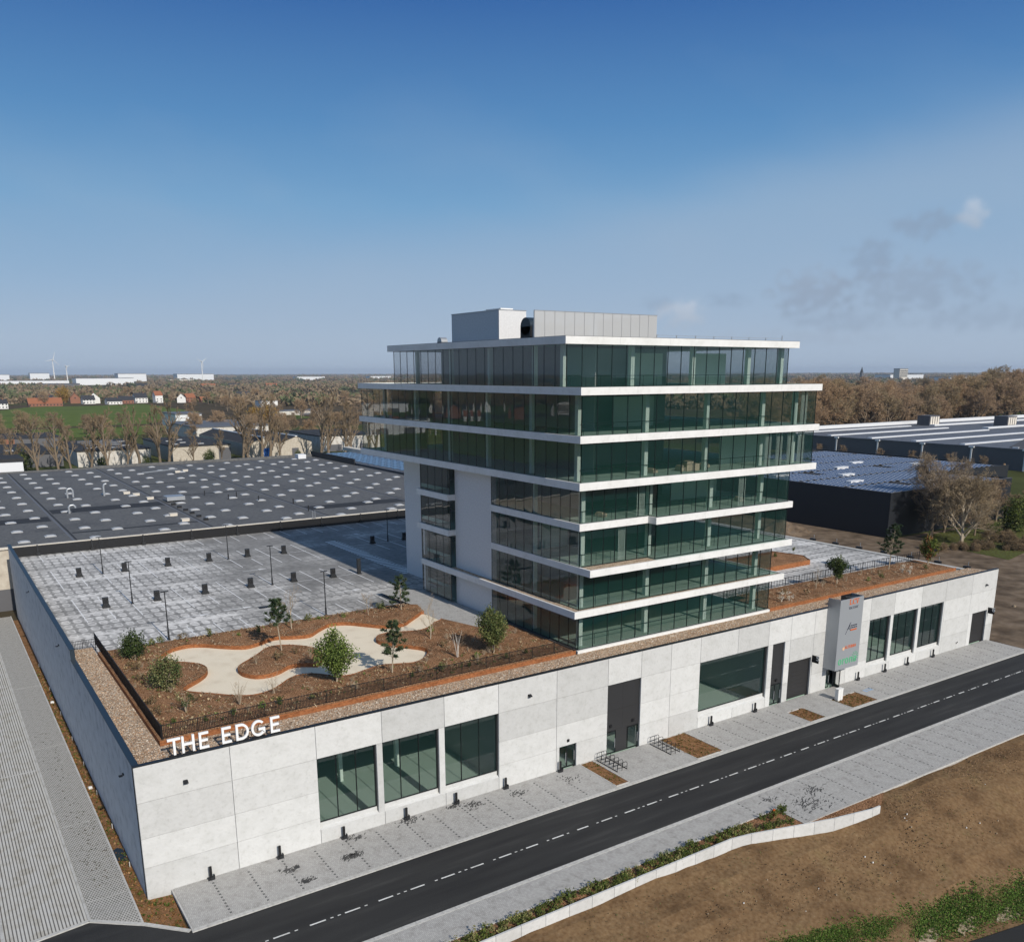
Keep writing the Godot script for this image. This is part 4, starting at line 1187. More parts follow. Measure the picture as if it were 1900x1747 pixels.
func make_garden() -> void:
	var path := ring(V2([6.7, 23.1, 7.5, 24.3, 8.5, 25.4, 10.0, 25.8, 11.4, 25.1, 12.9, 23.5, 14.5, 22.3, 16.0, 22.7, 17.8, 23.6, 19.4, 22.9, 21.0, 22.5, 22.5, 23.8, 24.2, 25.0, 25.8, 24.6, 27.2, 22.9, 28.7, 21.1, 30.6, 20.8, 31.8, 21.7, 33.6, 23.2, 34.7, 23.9, 34.9, 20.4, 33.5, 19.4, 32.3, 18.3, 30.9, 17.7, 29.5, 18.1, 28.0, 18.7, 26.6, 18.4, 25.8, 17.1, 26.1, 15.7, 27.3, 14.0, 28.3, 12.5, 28.4, 11.4, 27.7, 10.3, 26.8, 9.4, 25.6, 8.9, 24.2, 9.4, 22.8, 9.9, 21.2, 9.5, 19.5, 9.0, 18.2, 9.6, 17.2, 10.9, 16.0, 11.5, 14.8, 11.1, 13.6, 10.0, 12.3, 9.1, 10.9, 8.9, 9.6, 9.7, 8.0, 11.4, 7.1, 12.3, 6.5, 13.3, 7.1, 14.2, 8.4, 15.4, 9.3, 16.6, 9.7, 18.0, 9.4, 19.5, 8.3, 20.8, 7.0, 22.0]), 0.5)
	var isle := ring(V2([11.9, 16.2, 12.4, 17.1, 13.7, 18.3, 15.1, 19.7, 15.9, 20.6, 17.0, 20.9, 18.3, 20.2, 19.4, 18.9, 19.9, 17.2, 19.6, 15.4, 18.9, 14.0, 18.2, 13.5, 17.0, 14.3, 15.9, 14.3, 14.8, 13.5, 13.6, 13.1, 12.6, 13.4, 12.0, 14.3, 11.8, 15.2]), 0.5)
	var g := thing("roof_garden", "roof garden of brown mulch with a winding pale path edged in rust-red steel", "garden")
	part("planting_soil", soil_mesh(V2([2.5, 3.4, 39.7, 3.4, 39.7, 14.5, 36.4, 15.5, 34.9, 20.4, 34.75, 23.9, 35.5, 27.0, 34.0, 28.4, 2.5, 28.4]), [path], 10.05, 0.55, 91), g)
	part("island_soil", soil_mesh(isle, [], 10.05, 0.5, 92), g)
	var b := MB.new(); b.sheet(path, 9.75)
	part("shell_path", b.mesh(M.shell_path), g)
	b = MB.new()
	var open := PackedVector2Array()
	for i in path.size():
		var p := path[i]; var q := path[(i + 1) % path.size()]
		if (p.x > 34.6 and q.x > 34.6): continue
		edging(b, PackedVector2Array([p, q]), 9.7, 10.12, false)
	part("path_edging", b.mesh(M.corten), g)
	b = MB.new(); edging(b, isle, 9.7, 10.12)
	part("island_edging", b.mesh(M.corten), g)
	b = MB.new(); edging(b, V2([2.46, 28.4, 2.46, 3.36, 39.75, 3.36]), 9.6, 10.12, false)
	part("front_edging", b.mesh(M.corten), g)
	b = MB.new(); b.slab(V2([2.5, 3.4, 39.7, 3.4, 39.7, 28.4, 2.5, 28.4]), 9.25, 9.68)
	part("planter_base", b.mesh(M.joint), g)
	b = MB.new(); b.sheet(V2([34.9, 20.4, 36.4, 15.5, 39.3, 16.5, 40.1, 21, 40.1, 33, 37.5, 36.2, 34.9, 36.0, 35.5, 27.0, 34.8, 23.9]), 9.77)
	struct("terrace_paving", b.mesh(M.pavers))
	rng.seed = 93
	b = MB.new(); b.tint = true
	var n := 0
	while n < 9500:                                    # bark chips and dry stems
		var p := Vector2(r(2.7, 39.5), r(3.6, 28.2))
		if n > 7000: p = Vector2(r(66.8, 103.5), r(3.5, 9.6))
		if n <= 7000 and p.x > 34.5 and p.y > 14.5: continue
		if n <= 7000 and Geometry2D.is_point_in_polygon(p, path) and not Geometry2D.is_point_in_polygon(p, isle): continue
		n += 1
		var k := r(0.6, 1.5)
		b.col = Color(0.24 * k, 0.155 * k, 0.09 * k) if r(0, 1) < 0.7 else Color(0.42 * k, 0.32 * k, 0.21 * k)
		var a := r(0, TAU); var d := Vector3(cos(a), r(0.0, 0.5), sin(a)) * r(0.06, 0.24); var s := Vector3(-sin(a), 0.1, cos(a)) * r(0.012, 0.035)
		var o := P(p.x, p.y, 10.17)
		b.quad(o - d - s, o + d - s, o + d + s, o - d + s)
	stuff(part("bark_chips", b.mesh(M.twigs), g))
	tufts(g, "dry_grass", V2([2.8, 3.8, 38.5, 3.8, 38.5, 8.4, 26.0, 8.4, 18.0, 8.4, 9.5, 8.0, 5.8, 13.0, 6.2, 22.5, 9.0, 26.6, 33.0, 26.4, 33.5, 28.0, 2.8, 28.0]), 10.12, 900, 0.08, 0.26, [[0.36, 0.27, 0.15], [0.28, 0.2, 0.1], [0.13, 0.15, 0.05], [0.42, 0.33, 0.2], [0.2, 0.13, 0.07]], 97)
	fence("front_fence", "black bar fence along the front edge of the roof garden", Vector2(2.75, 3.65), Vector2(40.0, 3.75), 10.1, 1.05, 0.115)
	fence("side_fence", "black bar fence along the side of the roof garden above the gravel margin", Vector2(2.7, 3.65), Vector2(2.75, 31.6), 10.0, 1.1, 0.115, 2.5, 0.04)
	fence("short_fence", "short black bar fence between the gravel margin and the parking deck", Vector2(0.5, 31.6), Vector2(2.75, 31.6), 9.4, 1.1, 0.14, 1.1)
	fence("terrace_fence", "thin black fence between the right planting bed and its parking deck", Vector2(67.0, 9.85), Vector2(105.5, 9.85), 10.0, 0.95, 0.45)
	# right bed
	g = thing("roof_bed", "long mulched roof bed with shrubs and rust-red edging beyond the tower", "planting bed")
	part("planting_soil", soil_mesh(V2([66.8, 3.4, 103.6, 3.4, 104.2, 9.7, 66.8, 9.7]), [], 10.0, 0.6, 95), g)
	b = MB.new(); edging(b, V2([66.8, 3.36, 103.6, 3.36]), 9.6, 10.12, false)
	part("front_edging", b.mesh(M.corten), g)
	b = MB.new(); b.slab(V2([66.8, 3.42, 103.6, 3.42, 104.2, 9.7, 66.8, 9.7]), 9.25, 9.9)
	part("planter_base", b.mesh(M.joint), g)
	g = thing("deck_planter", "raised mulched planter with a steel edge on the right parking deck", "planter")
	part("planting_soil", soil_mesh(V2([82.0, 17.9, 92.4, 18.0, 94.2, 20.6, 92.9, 25.3, 82.0, 25.3]), [], 9.85, 0.6, 96), g)
	b = MB.new(); edging(b, V2([82.0, 17.88, 92.4, 17.98, 94.22, 20.6, 92.9, 25.32]), 9.3, 9.95, false)
	part("planter_edging", b.mesh(M.corten), g)
	make_garden_plants()

func make_garden_plants() -> void:
	var dark := [[0.035, 0.055, 0.018], [0.05, 0.075, 0.022], [0.025, 0.04, 0.014], [0.075, 0.095, 0.035]]
	var mid := [[0.065, 0.095, 0.022], [0.09, 0.125, 0.03], [0.045, 0.07, 0.018], [0.13, 0.16, 0.045]]
	var olive := [[0.10, 0.12, 0.045], [0.14, 0.15, 0.06], [0.06, 0.08, 0.03], [0.19, 0.17, 0.08]]
	var Hs := 10.1
	plant("round_bush", "dense dark green round bush by the fence corner of the parking deck", "bush", leafy_tree(101, 2.4, 1.25, 0.1, 2600, dark, "bark", 0.15), P(4.9, 24.4, Hs), 0.3, "", 1.0, ["stems", "foliage"])
	plant("olive_bush", "grey-green loose bush beside the small lobe of the path", "bush", leafy_tree(103, 2.8, 1.45, 0.0, 2600, olive, "pale_bark", 0.16), P(5.5, 14.0, Hs), 1.0, "", 1.0, ["stems", "foliage"])
	plant("island_pine", "slender pine with a long bare trunk on the path's island", "tree", pine_tree(105, 4.9, 1.15, 0.5), P(16.9, 18.9, Hs), 0.0)
	plant("evergreen_tree", "bright green multi-stemmed evergreen standing over the pale path", "tree", leafy_tree(107, 4.6, 2.0, 0.8, 7000, [[0.10, 0.14, 0.032], [0.14, 0.185, 0.045], [0.065, 0.10, 0.024], [0.19, 0.225, 0.07]], "pale_bark", 0.16), P(17.8, 7.8, Hs), 0.5)
	plant("path_pine", "open pine with separate tufts beside the right lobe of the path", "tree", pine_tree(109, 4.5, 1.35, 0.28), P(22.7, 7.4, Hs), 1.0)
	plant("domed_tree", "domed olive-green tree in front of the tower's corner", "tree", leafy_tree(111, 4.2, 2.0, 0.8, 6500, [[0.085, 0.11, 0.036], [0.12, 0.14, 0.045], [0.055, 0.075, 0.026], [0.17, 0.175, 0.065]], "pale_bark", 0.15), P(33.1, 7.2, Hs), 0.0)
	plant("bushy_pine", "bushy dark pine where garden, deck and terrace meet", "tree", pine_tree(113, 3.8, 1.5, 0.12), P(32.9, 25.8, Hs), 2.0)
	var thin := {"levels": 4, "tubes": 3, "kids": [7, 5, 4, 3], "angle": 0.55, "ratio": 0.55, "trunk": 0.011, "thin": 0.006, "part": 0.6, "twig": [0.36, 0.27, 0.18], "bark": "pale_bark", "first": 0.15, "lift": 0.08}
	var wide := thin.duplicate(); wide.merge({"first": 0.02, "part": 0.62, "angle": 0.6, "kids": [9, 5, 4, 3], "trunk": 0.010}, true)
	plant("bare_tree", "leafless pale young tree beside the terrace paving", "tree", bare_tree(115, 5.4, thin), P(30.2, 14.2, Hs), 0.0)
	plant("white_stemmed_shrub", "leafless white-stemmed shrub left of the domed tree", "shrub", [stems_mesh(116, 2.6, 0.8, 8, 0.03, M.white_bark), bare_tree(117, 4.2, wide)[1]], P(29.5, 7.8, Hs), 0.0)
	plant("young_birch", "thin leafless birch at the deck edge beside the bushy pine", "tree", bare_tree(118, 3.9, thin), P(28.9, 25.6, Hs), 0.0)
	plant("tall_bare_tree", "tall thin leafless tree rising before the parking deck", "tree", bare_tree(119, 6.2, thin), P(20.2, 25.3, Hs), 0.0)
	plant("path_bare_shrub", "leafless vase-shaped shrub at the front bend of the path", "shrub", [stems_mesh(121, 2.2, 0.9, 9, 0.022, M.pale_bark), bare_tree(122, 2.6, wide)[1]], P(9.3, 7.1, Hs), 0.0)
	plant("fence_bare_shrub", "leafless spreading shrub leaning over the path's front edge", "shrub", [stems_mesh(123, 1.8, 1.1, 8, 0.02, M.pale_bark), bare_tree(124, 2.3, wide)[1]], P(12.4, 8.0, Hs), 0.5)
	plant("straggly_shrub", "straggly half-bare shrub near the garden's fence corner", "shrub", [stems_mesh(125, 1.6, 0.8, 7, 0.025, M.pale_bark), shrub_mesh(126, 0.9, 1.9, 260, 0.12, olive, 0.5)], P(5.4, 7.8, Hs), 0.0)
	plant("island_shrub", "small leafless shrub at the tip of the island", "shrub", [stems_mesh(127, 1.1, 0.5, 7, 0.014, M.pale_bark), bare_tree(128, 1.5, wide)[1]], P(13.7, 16.4, Hs), 0.0)
	plant("island_back_shrub", "leafless shrub behind the bright green evergreen on the island", "shrub", [stems_mesh(129, 1.5, 0.5, 7, 0.014, M.pale_bark), bare_tree(130, 2.0, wide)[1]], P(18.3, 15.2, Hs), 0.7)
	# low clumps
	var lows := [shrub_mesh(140, 0.42, 0.6, 150, 0.12, mid), shrub_mesh(141, 0.4, 0.65, 150, 0.12, olive), shrub_mesh(142, 0.35, 0.5, 130, 0.1, [[0.09, 0.15, 0.03], [0.13, 0.19, 0.045]]), shrub_mesh(143, 0.45, 0.6, 140, 0.11, [[0.16, 0.115, 0.06], [0.10, 0.08, 0.04], [0.2, 0.15, 0.08]])]
	rng.seed = 145
	var spots := [[4.1, 6.3, 0], [6.3, 5.3, 0], [10.6, 5.6, 2], [8.3, 5.2, 0], [7.1, 27.2, 1], [7.9, 27.6, 1], [15.0, 25.9, 2], [22.7, 27.2, 1], [23.8, 26.9, 2], [26.3, 26.4, 2], [16.8, 25.7, 1], [4.1, 21.9, 3], [4.4, 20.5, 3], [31.0, 6.6, 2], [31.4, 16.4, 2], [30.8, 27.1, 1], [31.6, 27.3, 0], [12.0, 5.2, 0], [14.5, 5.0, 1], [20.5, 5.3, 3], [23.5, 5.2, 0], [26.5, 5.2, 1], [29.0, 5.0, 0], [33.0, 5.0, 1], [35.2, 5.2, 0], [3.6, 11.0, 3], [4.0, 17.5, 3], [3.4, 8.6, 3], [6.6, 9.8, 3], [10.0, 27.5, 3], [12.4, 27.3, 1], [18.7, 27.0, 3], [20.9, 27.3, 1], [15.6, 16.3, 3], [17.6, 17.2, 3], [34.0, 10.5, 3], [30.0, 11.3, 3], [25.0, 6.6, 3]]
	for s in spots:
		var words := ["low green clump in the roof garden's mulch", "low grey-green clump in the roof garden's mulch", "low bright green clump in the roof garden's mulch", "low withered brown clump in the roof garden's mulch"]
		var o := thing("low_clump", words[s[2]], "plant", P(s[0], s[1], Hs), r(0, TAU), "low clumps in the roof garden, kind %d" % (s[2] + 1))
		var k := r(0.7, 1.25); o.scale = Vector3(k, k, k)
		part("foliage", lows[s[2]], o)
	var dry := []
	for k in 3: dry.append([stems_mesh(170 + k, 0.55, 0.35, 9, 0.012, M.pale_bark), bare_tree(174 + k, 0.9, wide)[1]])
	rng.seed = 179
	var done := 0
	while done < 46:
		var p := Vector2(r(3.2, 38.5), r(4.6, 27.8)) if done < 34 else Vector2(r(68.0, 103.0), r(4.3, 9.2))
		if done < 34 and ((p.x > 34.0 and p.y > 14.0) or (p.x > 6.2 and p.y > 8.5 and p.y < 25.9 and p.x < 35.0 and not (p.x > 30.0 and p.y < 17.0))): continue
		plant("dry_shrub", "low dry twiggy shrub in the roof mulch", "shrub", dry[done % 3], P(p.x, p.y, Hs), r(0, TAU), "dry twiggy shrubs in the roof beds", r(0.7, 1.3), ["stems", "twigs"])
		done += 1
	# right bed
	plant("lollipop_tree", "round-headed dark evergreen on short stems in the right roof bed", "tree", leafy_tree(151, 3.7, 1.5, 1.0, 3200, dark, "pale_bark", 0.17), P(82.6, 6.4, Hs), 0.0)
	plant("right_pine", "tall blue-green pine in the right roof bed by the fence", "tree", pine_tree(153, 5.9, 1.7, 0.3), P(95.3, 7.8, Hs), 0.0)
	plant("photinia", "upright yellow-green shrub with reddish tips at the far end of the roof bed", "shrub", leafy_tree(155, 4.5, 1.35, 0.6, 3000, [[0.09, 0.12, 0.025], [0.13, 0.15, 0.035], [0.06, 0.085, 0.02], [0.22, 0.10, 0.04]], "pale_bark", 0.17), P(102.4, 6.6, Hs), 0.0)
	plant("bed_bare_tree", "thin leafless sapling left of the round-headed evergreen", "tree", bare_tree(157, 3.6, thin), P(78.3, 6.2, Hs), 0.0)
	plant("bed_sapling", "short staked sapling beside the thin leafless one", "tree", bare_tree(158, 1.7, thin), P(79.6, 6.1, Hs), 0.0)
	plant("pine_neighbour", "small leafless sapling leaning beside the tall pine", "tree", bare_tree(159, 1.5, thin), P(96.7, 7.4, Hs), 0.0)
	var bloom := [[0.62, 0.58, 0.50], [0.50, 0.44, 0.34], [0.12, 0.14, 0.04]]
	for q in [[94.9, 5.5, "white flowering shrub below the tall pine in the roof bed"], [94.8, 4.4, "white flowering shrub at the steel edge below the tall pine"], [70.3, 4.6, "pale flowering shrub beside the tower's glass in the roof bed"], [71.2, 4.3, "smaller pale flowering shrub next to the one by the tower"]]:
		plant("flowering_shrub", q[2], "shrub", [stems_mesh(161, 0.7, 0.35, 6, 0.02, M.white_bark), shrub_mesh(162, 0.5, 1.0, 170, 0.11, bloom, 0.3)], P(q[0], q[1], Hs), q[0], "flowering shrubs in the right roof bed", 1.0, ["stems", "foliage"])
	for s in [[87.2, 5.2, 2], [89.5, 5.0, 1], [75.0, 5.0, 3], [85.0, 7.6, 1], [91.5, 6.5, 3], [99.0, 5.0, 1], [73.0, 6.5, 3], [95.1, 22.9, 1], [90.0, 22.0, 0], [87.0, 23.0, 3]]:
		var o := thing("low_clump", "low clump of leaves in the right roof bed or deck planter", "plant", P(s[0], s[1], Hs - (0.15 if s[1] > 15.0 else 0.0)), r(0, TAU), "low clumps right of the tower")
		part("foliage", lows[s[2]], o)

func make_signs() -> void:
	# letters on the roof edge
	var t := thing("letter_sign", "white letters THE EDGE standing on the roof edge", "sign", P(0, 0.28, 10.07))
	var bars := MB.new()
	var xs := [2.36, 3.28, 4.44, 6.0, 6.98, 8.08, 9.48]
	var ws := [0.86, 0.86, 0.66, 0.66, 0.92, 1.0, 0.68]
	var s := "THEEDGE"
	for i in 7:
		var m := letter(s[i], ws[i], 1.2, 0.16)
		part("letter_" + s[i].to_lower(), m, t, null, Vector3(xs[i], 0.09, 0))
		part6("letter_foot", t, M.black_metal, xs[i] + 0.05, xs[i] + ws[i] - 0.02, -0.05, 0.09, 0.0, 0.09)
		for k in 2:
			bars.bar(Vector3(xs[i] + 0.2 + 0.4 * k, 0.9, -0.16), Vector3(xs[i] + 0.2 + 0.4 * k, -0.3, -0.9), 0.03)
	part("brace", bars.mesh(M.black_metal), t)
	# signboard
	t = thing("signboard", "tall silver signboard box with company names standing out from the front wall", "sign", P(72.4, -0.05, 3.1))
	var W := 4.1; var D := 1.55; var H := 8.1
	part6("face", t, M.sign_grey, 0.0, W, -D, -D + 0.06, 0.0, H)
	part6("side_panel", t, M.sign_grey, 0.0, 0.06, -D + 0.06, 0.05, 0.0, H); part6("side_panel", t, M.sign_grey, W - 0.06, W, -D + 0.06, 0.05, 0.0, H)
	part6("bottom_panel", t, M.sign_grey, 0.06, W - 0.06, -D + 0.06, 0.0, 0.0, 0.05)
	part6("back_panel", t, M.black_metal, 2.2, W - 0.06, 0.0, 0.04, H - 1.5, H - 0.05)
	var b := MB.new(); b.bar(Vector3(3.0, H - 0.3, 0.0), Vector3(3.4, H - 0.1, D - 0.1), 0.05); b.bar(Vector3(1.0, H - 0.3, 0.0), Vector3(1.0, H - 0.1, D - 0.1), 0.05)
	part("strut", b.mesh(M.steel_grey), t)
	var z := D + 0.012
	part("lettering", word("LCV", 0.62, 0.02, true, M.orange_print), t, null, Vector3(1.52, 7.18, z))
	part("rule", rod(1.5, 3.2, 7.13, 7.16, z, M.dark_print), t)
	part("lettering", word("REAL ESTATE", 0.20, 0.02, false, M.dark_print, false), t, null, Vector3(1.56, 6.82, z))
	b = MB.new()                                             # a pen-stroke monogram
	for q in [[1.25, 3.85, 1.95, 5.25], [1.5, 4.3, 2.1, 5.35], [1.45, 4.45, 1.95, 4.6], [1.65, 4.4, 1.9, 5.0], [1.9, 4.95, 2.05, 4.35], [2.05, 4.35, 1.8, 4.7]]:
		b.bar(Vector3(q[0] + 0.05, q[1] + 0.2, z), Vector3(q[2] + 0.05, q[3] + 0.0, z), 0.05, 0.02)
	part("monogram", b.mesh(M.dark_print), t)
	b = MB.new()                                             # lettering too small to read
	for row in 2:
		for i in 9: b.box(Vector3(2.16 + 0.13 * i, 4.62 + 0.24 * row, z - 0.01), Vector3(2.16 + 0.13 * i + (0.09 if (i + row) % 3 else 0.05), 4.76 + 0.24 * row, z + 0.01))
	part("small_lettering", b.mesh(M.dark_print), t)
	b = MB.new()
	for i in 8: b.box(Vector3(2.16 + 0.14 * i, 4.34, z - 0.01), Vector3(2.16 + 0.14 * i + 0.11, 4.50, z + 0.01))
	part("small_lettering", b.mesh(M.orange_print), t)
	part("lettering", word("ALTEBRA", 0.34, 0.02, false, M.orange_print), t, null, Vector3(1.42, 2.22, z))
	b = MB.new(); b.tube([Vector3(1.2, 2.4, z - 0.01), Vector3(1.2, 2.4, z + 0.01)], [0.2, 0.2], 20, true)
	part("round_emblem", b.mesh(M.peach_print), t)
	part("lettering", word("orona", 0.85, 0.02, false, M.green_print), t, null, Vector3(0.4, 0.28, z))
	b = MB.new()
	for i in 24:
		var a := TAU * i / 24.0
		if i % 2: continue
		for k in 3: b.b6(3.42 + cos(a) * (0.34 + 0.12 * k) - 0.04, 3.42 + cos(a) * (0.34 + 0.12 * k) + 0.04, -z - 0.01, -z + 0.01, 1.15 + sin(a) * (0.34 + 0.12 * k) - 0.04, 1.15 + sin(a) * (0.34 + 0.12 * k) + 0.04)
	part("ring_emblem", b.mesh(M.green_print), t)

func rod(u0: float, u1: float, h0: float, h1: float, z: float, m: Material) -> ArrayMesh:
	var b := MB.new(); b.box(Vector3(u0, h0, z - 0.01), Vector3(u1, h1, z + 0.01))
	return b.mesh(m)

func letter(c: String, w: float, h: float, s: float) -> ArrayMesh:          # plain geometric capitals, built as solids
	var b := MB.new()
	var d := 0.07
	var bx := func(x0, x1, y0, y1): b.box(Vector3(x0, y0, -d), Vector3(x1, y1, d))
	var arc := func(cx: float, cy: float, rx: float, ry: float, a0: float, a1: float):
		var n := 18
		for i in n:
			var a := lerpf(a0, a1, float(i) / n); var e := lerpf(a0, a1, float(i + 1) / n)
			var o0 := Vector3(cx + cos(a) * rx, cy + sin(a) * ry, 0); var o1 := Vector3(cx + cos(e) * rx, cy + sin(e) * ry, 0)
			var i0 := Vector3(cx + cos(a) * (rx - s), cy + sin(a) * (ry - s), 0); var i1 := Vector3(cx + cos(e) * (rx - s), cy + sin(e) * (ry - s), 0)
			var f := Vector3(0, 0, d)
			b.quad(i0 + f, o0 + f, o1 + f, i1 + f); b.quad(o0 - f, i0 - f, i1 - f, o1 - f)
			b.quad(o0 + f, o0 - f, o1 - f, o1 + f); b.quad(i0 - f, i0 + f, i1 + f, i1 - f)
	match c:
		"T":
			bx.call(0.0, w, h - s, h); bx.call(w / 2 - s / 2, w / 2 + s / 2, 0.0, h - s)
		"H":
			bx.call(0.0, s, 0.0, h); bx.call(w - s, w, 0.0, h); bx.call(s, w - s, h / 2 - s / 2, h / 2 + s / 2)
		"E":
			bx.call(0.0, s, 0.0, h); bx.call(s, w, h - s, h); bx.call(s, w * 0.9, h / 2 - s / 2, h / 2 + s / 2); bx.call(s, w, 0.0, s)
		"D":
			bx.call(0.0, s, 0.0, h); bx.call(s, w * 0.42, h - s, h); bx.call(s, w * 0.42, 0.0, s)
			arc.call(w * 0.42, h / 2, w * 0.58, h / 2, -PI / 2, PI / 2)
		"G":
			arc.call(w * 0.52, h / 2, w * 0.52, h / 2, 0.75, TAU - 0.62)
			bx.call(w * 0.52, w, h * 0.42 - s / 2, h * 0.42 + s / 2); bx.call(w - s, w, 0.18, h * 0.42 - s / 2)
	return b.mesh(M.letter_white)

func make_street_things() -> void:
	var o := thing("wheel_guard", "short black post with a stop block at the foot of the front wall", "bollard", P(4.25, -0.35, 0.4), 0.0, "short black posts along the front wall")
	var b := MB.new(); b.b6(-0.09, 0.09, -0.06, 0.06, 0.0, 1.05)
	part("post", b.mesh(M.black_metal), o)
	b = MB.new(); b.b6(-0.06, 0.26, -0.1, 0.1, 0.0, 0.24); b.b6(-0.22, -0.1, -0.1, 0.1, 0.0, 0.22)
	b.b6(0.2, 0.26, -0.11, 0.11, 0.24, 0.36)
	part("stop_block", b.mesh(M.charcoal_metal), o)
	o.set_meta("label", "short black stop post before the blank panels next to the building's corner")
	for q in [[9.3, "second blank panel from the building's corner"], [14.4, "first of the three green shop windows"], [19.8, "middle one of the three green shop windows"], [24.45, "third green shop window"], [29.4, "blank panels right after the three shop windows"], [35.3, "frame of the small double glass door"], [54.5, "left end of the widest dark window"], [61.05, "right end of the widest dark window"], [78.7, "panel between signboard and last three windows"], [83.9, "first of the last three windows"], [88.5, "middle one of the last three windows"], [94.0, "last window before the far roller door"]]: copy(o, P(q[0], -0.35, 0.4), 0.0, Vector3.ONE, "short black stop post before the " + q[1])
	# bicycle stands: two rows
	for q in [[39.55, -0.35, "row of black bicycle hoops beside the narrow planted bed"], [46.15, -0.35, "row of black bicycle hoops beside the broad planted bed"]]:
		var rk := thing("bike_rack", q[2], "bike rack", P(q[0], q[1], 0.4), 0.0, "bike racks by the entrance")
		for i in 6:
			b = MB.new()
			var v := 0.58 * i
			var pts := [P(0.0, -v, 0.0), P(0.0, -v, 0.6), P(0.05, -v, 0.72), P(0.16, -v, 0.78), P(0.98, -v, 0.78), P(1.09, -v, 0.72), P(1.14, -v, 0.6), P(1.14, -v, 0.0)]
			b.tube(pts, [0.025, 0.025, 0.025, 0.025, 0.025, 0.025, 0.025, 0.025], 6)
			b.bar(P(0.0, -v, 0.32), P(1.14, -v, 0.32), 0.035); b.bar(P(0.55, -v, 0.0), P(0.55, -v, 0.78), 0.035)
			part("hoop", b.mesh(M.black_metal), rk)
		for x in [0.0, 1.14]:
			b = MB.new(); b.bar(P(x, 0.0, 0.05), P(x, -2.9, 0.05), 0.05)
			part("rail", b.mesh(M.black_metal), rk)
	o = thing("utility_cabinet", "white metal utility cabinet at the corner of a planted bed", "cabinet", P(71.4, -3.1, 0.36))
	b = MB.new(); b.chamfer(-0.42, 0.42, -0.22, 0.22, 0.12, 1.35, 0.02)
	part("housing", b.mesh(M.white_paint), o)
	part6("plinth", o, M.kerb_concrete, -0.4, 0.4, -0.2, 0.2, 0.0, 0.12)
	part6("lid", o, M.white_paint, -0.45, 0.45, -0.25, 0.25, 1.35, 1.4)
	part6("door_seam", o, M.joint, -0.005, 0.005, -0.226, -0.221, 0.2, 1.3)
	# orange peg in the wall planting
	o = thing("orange_peg", "small orange marker peg in the planting strip corner", "peg", P(45.0, -16.4, 0.36))
	b = MB.new(); b.b6(-0.05, 0.05, -0.05, 0.05, 0.0, 0.55); b.b6(-0.12, 0.12, -0.06, 0.06, 0.4, 0.5)
	part("post", b.mesh(M.orange_print), o)

# ---------------------------------------------------------------- tower
var pane_kinds := []

func pane_mesh(sd: int) -> ArrayMesh:            # a unit pane facing +z, very slightly bowed, as insulating glass is
	rng.seed = sd
	var b := MB.new()
	var n := 6
	var bow := r(-0.006, 0.012); var tx := r(-0.004, 0.004); var ty := r(-0.004, 0.004)
	var at := func(i, j, z):
		var x := float(i) / n; var y := float(j) / n
		var nx := (x - 0.5) * 2.0; var ny := (y - 0.5) * 2.0
		return [Vector3(x - 0.5, y, z), Vector3(tx + bow * nx * 2.4, ty + bow * ny * 1.3, 1.0).normalized()]
	for s in [0.03, -0.03]:
		for i in n:
			for j in n:
				var q := [at.call(i, j, s), at.call(i + 1, j, s), at.call(i + 1, j + 1, s), at.call(i, j + 1, s)]
				var out: bool = s == 0.03
				for k in ([0, 2, 1, 0, 3, 2] if out else [0, 1, 2, 0, 2, 3]):
					b.put(q[k][0], q[k][1] if out else -q[k][1])
	return b.mesh(M.glass)

func glaze(t: Node3D, a: Vector2, e: Vector2, h0: float, h1: float, width: float, single := true) -> void:     # panes from a to e, facing right of the way a -> e
	var n := maxi(1, roundi(a.distance_to(e) / width))
	var d := (e - a) / n
	var turn := atan2(d.y, d.x)
	var holder: Node3D = t
	var seam := MB.new()
	for k in n:
		var m := a + d * (k + 0.5)
		var o := part("glass_pane", pane_kinds[rng.randi() % pane_kinds.size()], holder, null, P(m.x, m.y, h0 + 0.06))
		o.rotation.y = turn
		o.scale = Vector3(d.length() - 0.028, h1 - h0 - 0.1, 1.0)
	for k in n + 1:
		var m := a + d * k
		seam.bar(P(m.x, m.y, h0 + 0.05), P(m.x, m.y, h1 - 0.03), 0.04, 0.09)
	seam.bar(P(a.x, a.y, h0 + 0.03), P(e.x, e.y, h0 + 0.03), 0.06, 0.06)
	seam.bar(P(a.x, a.y, h1 - 0.02), P(e.x, e.y, h1 - 0.02), 0.06, 0.04)
	part("glazing_bars", seam.mesh(M.frame_dark), t)

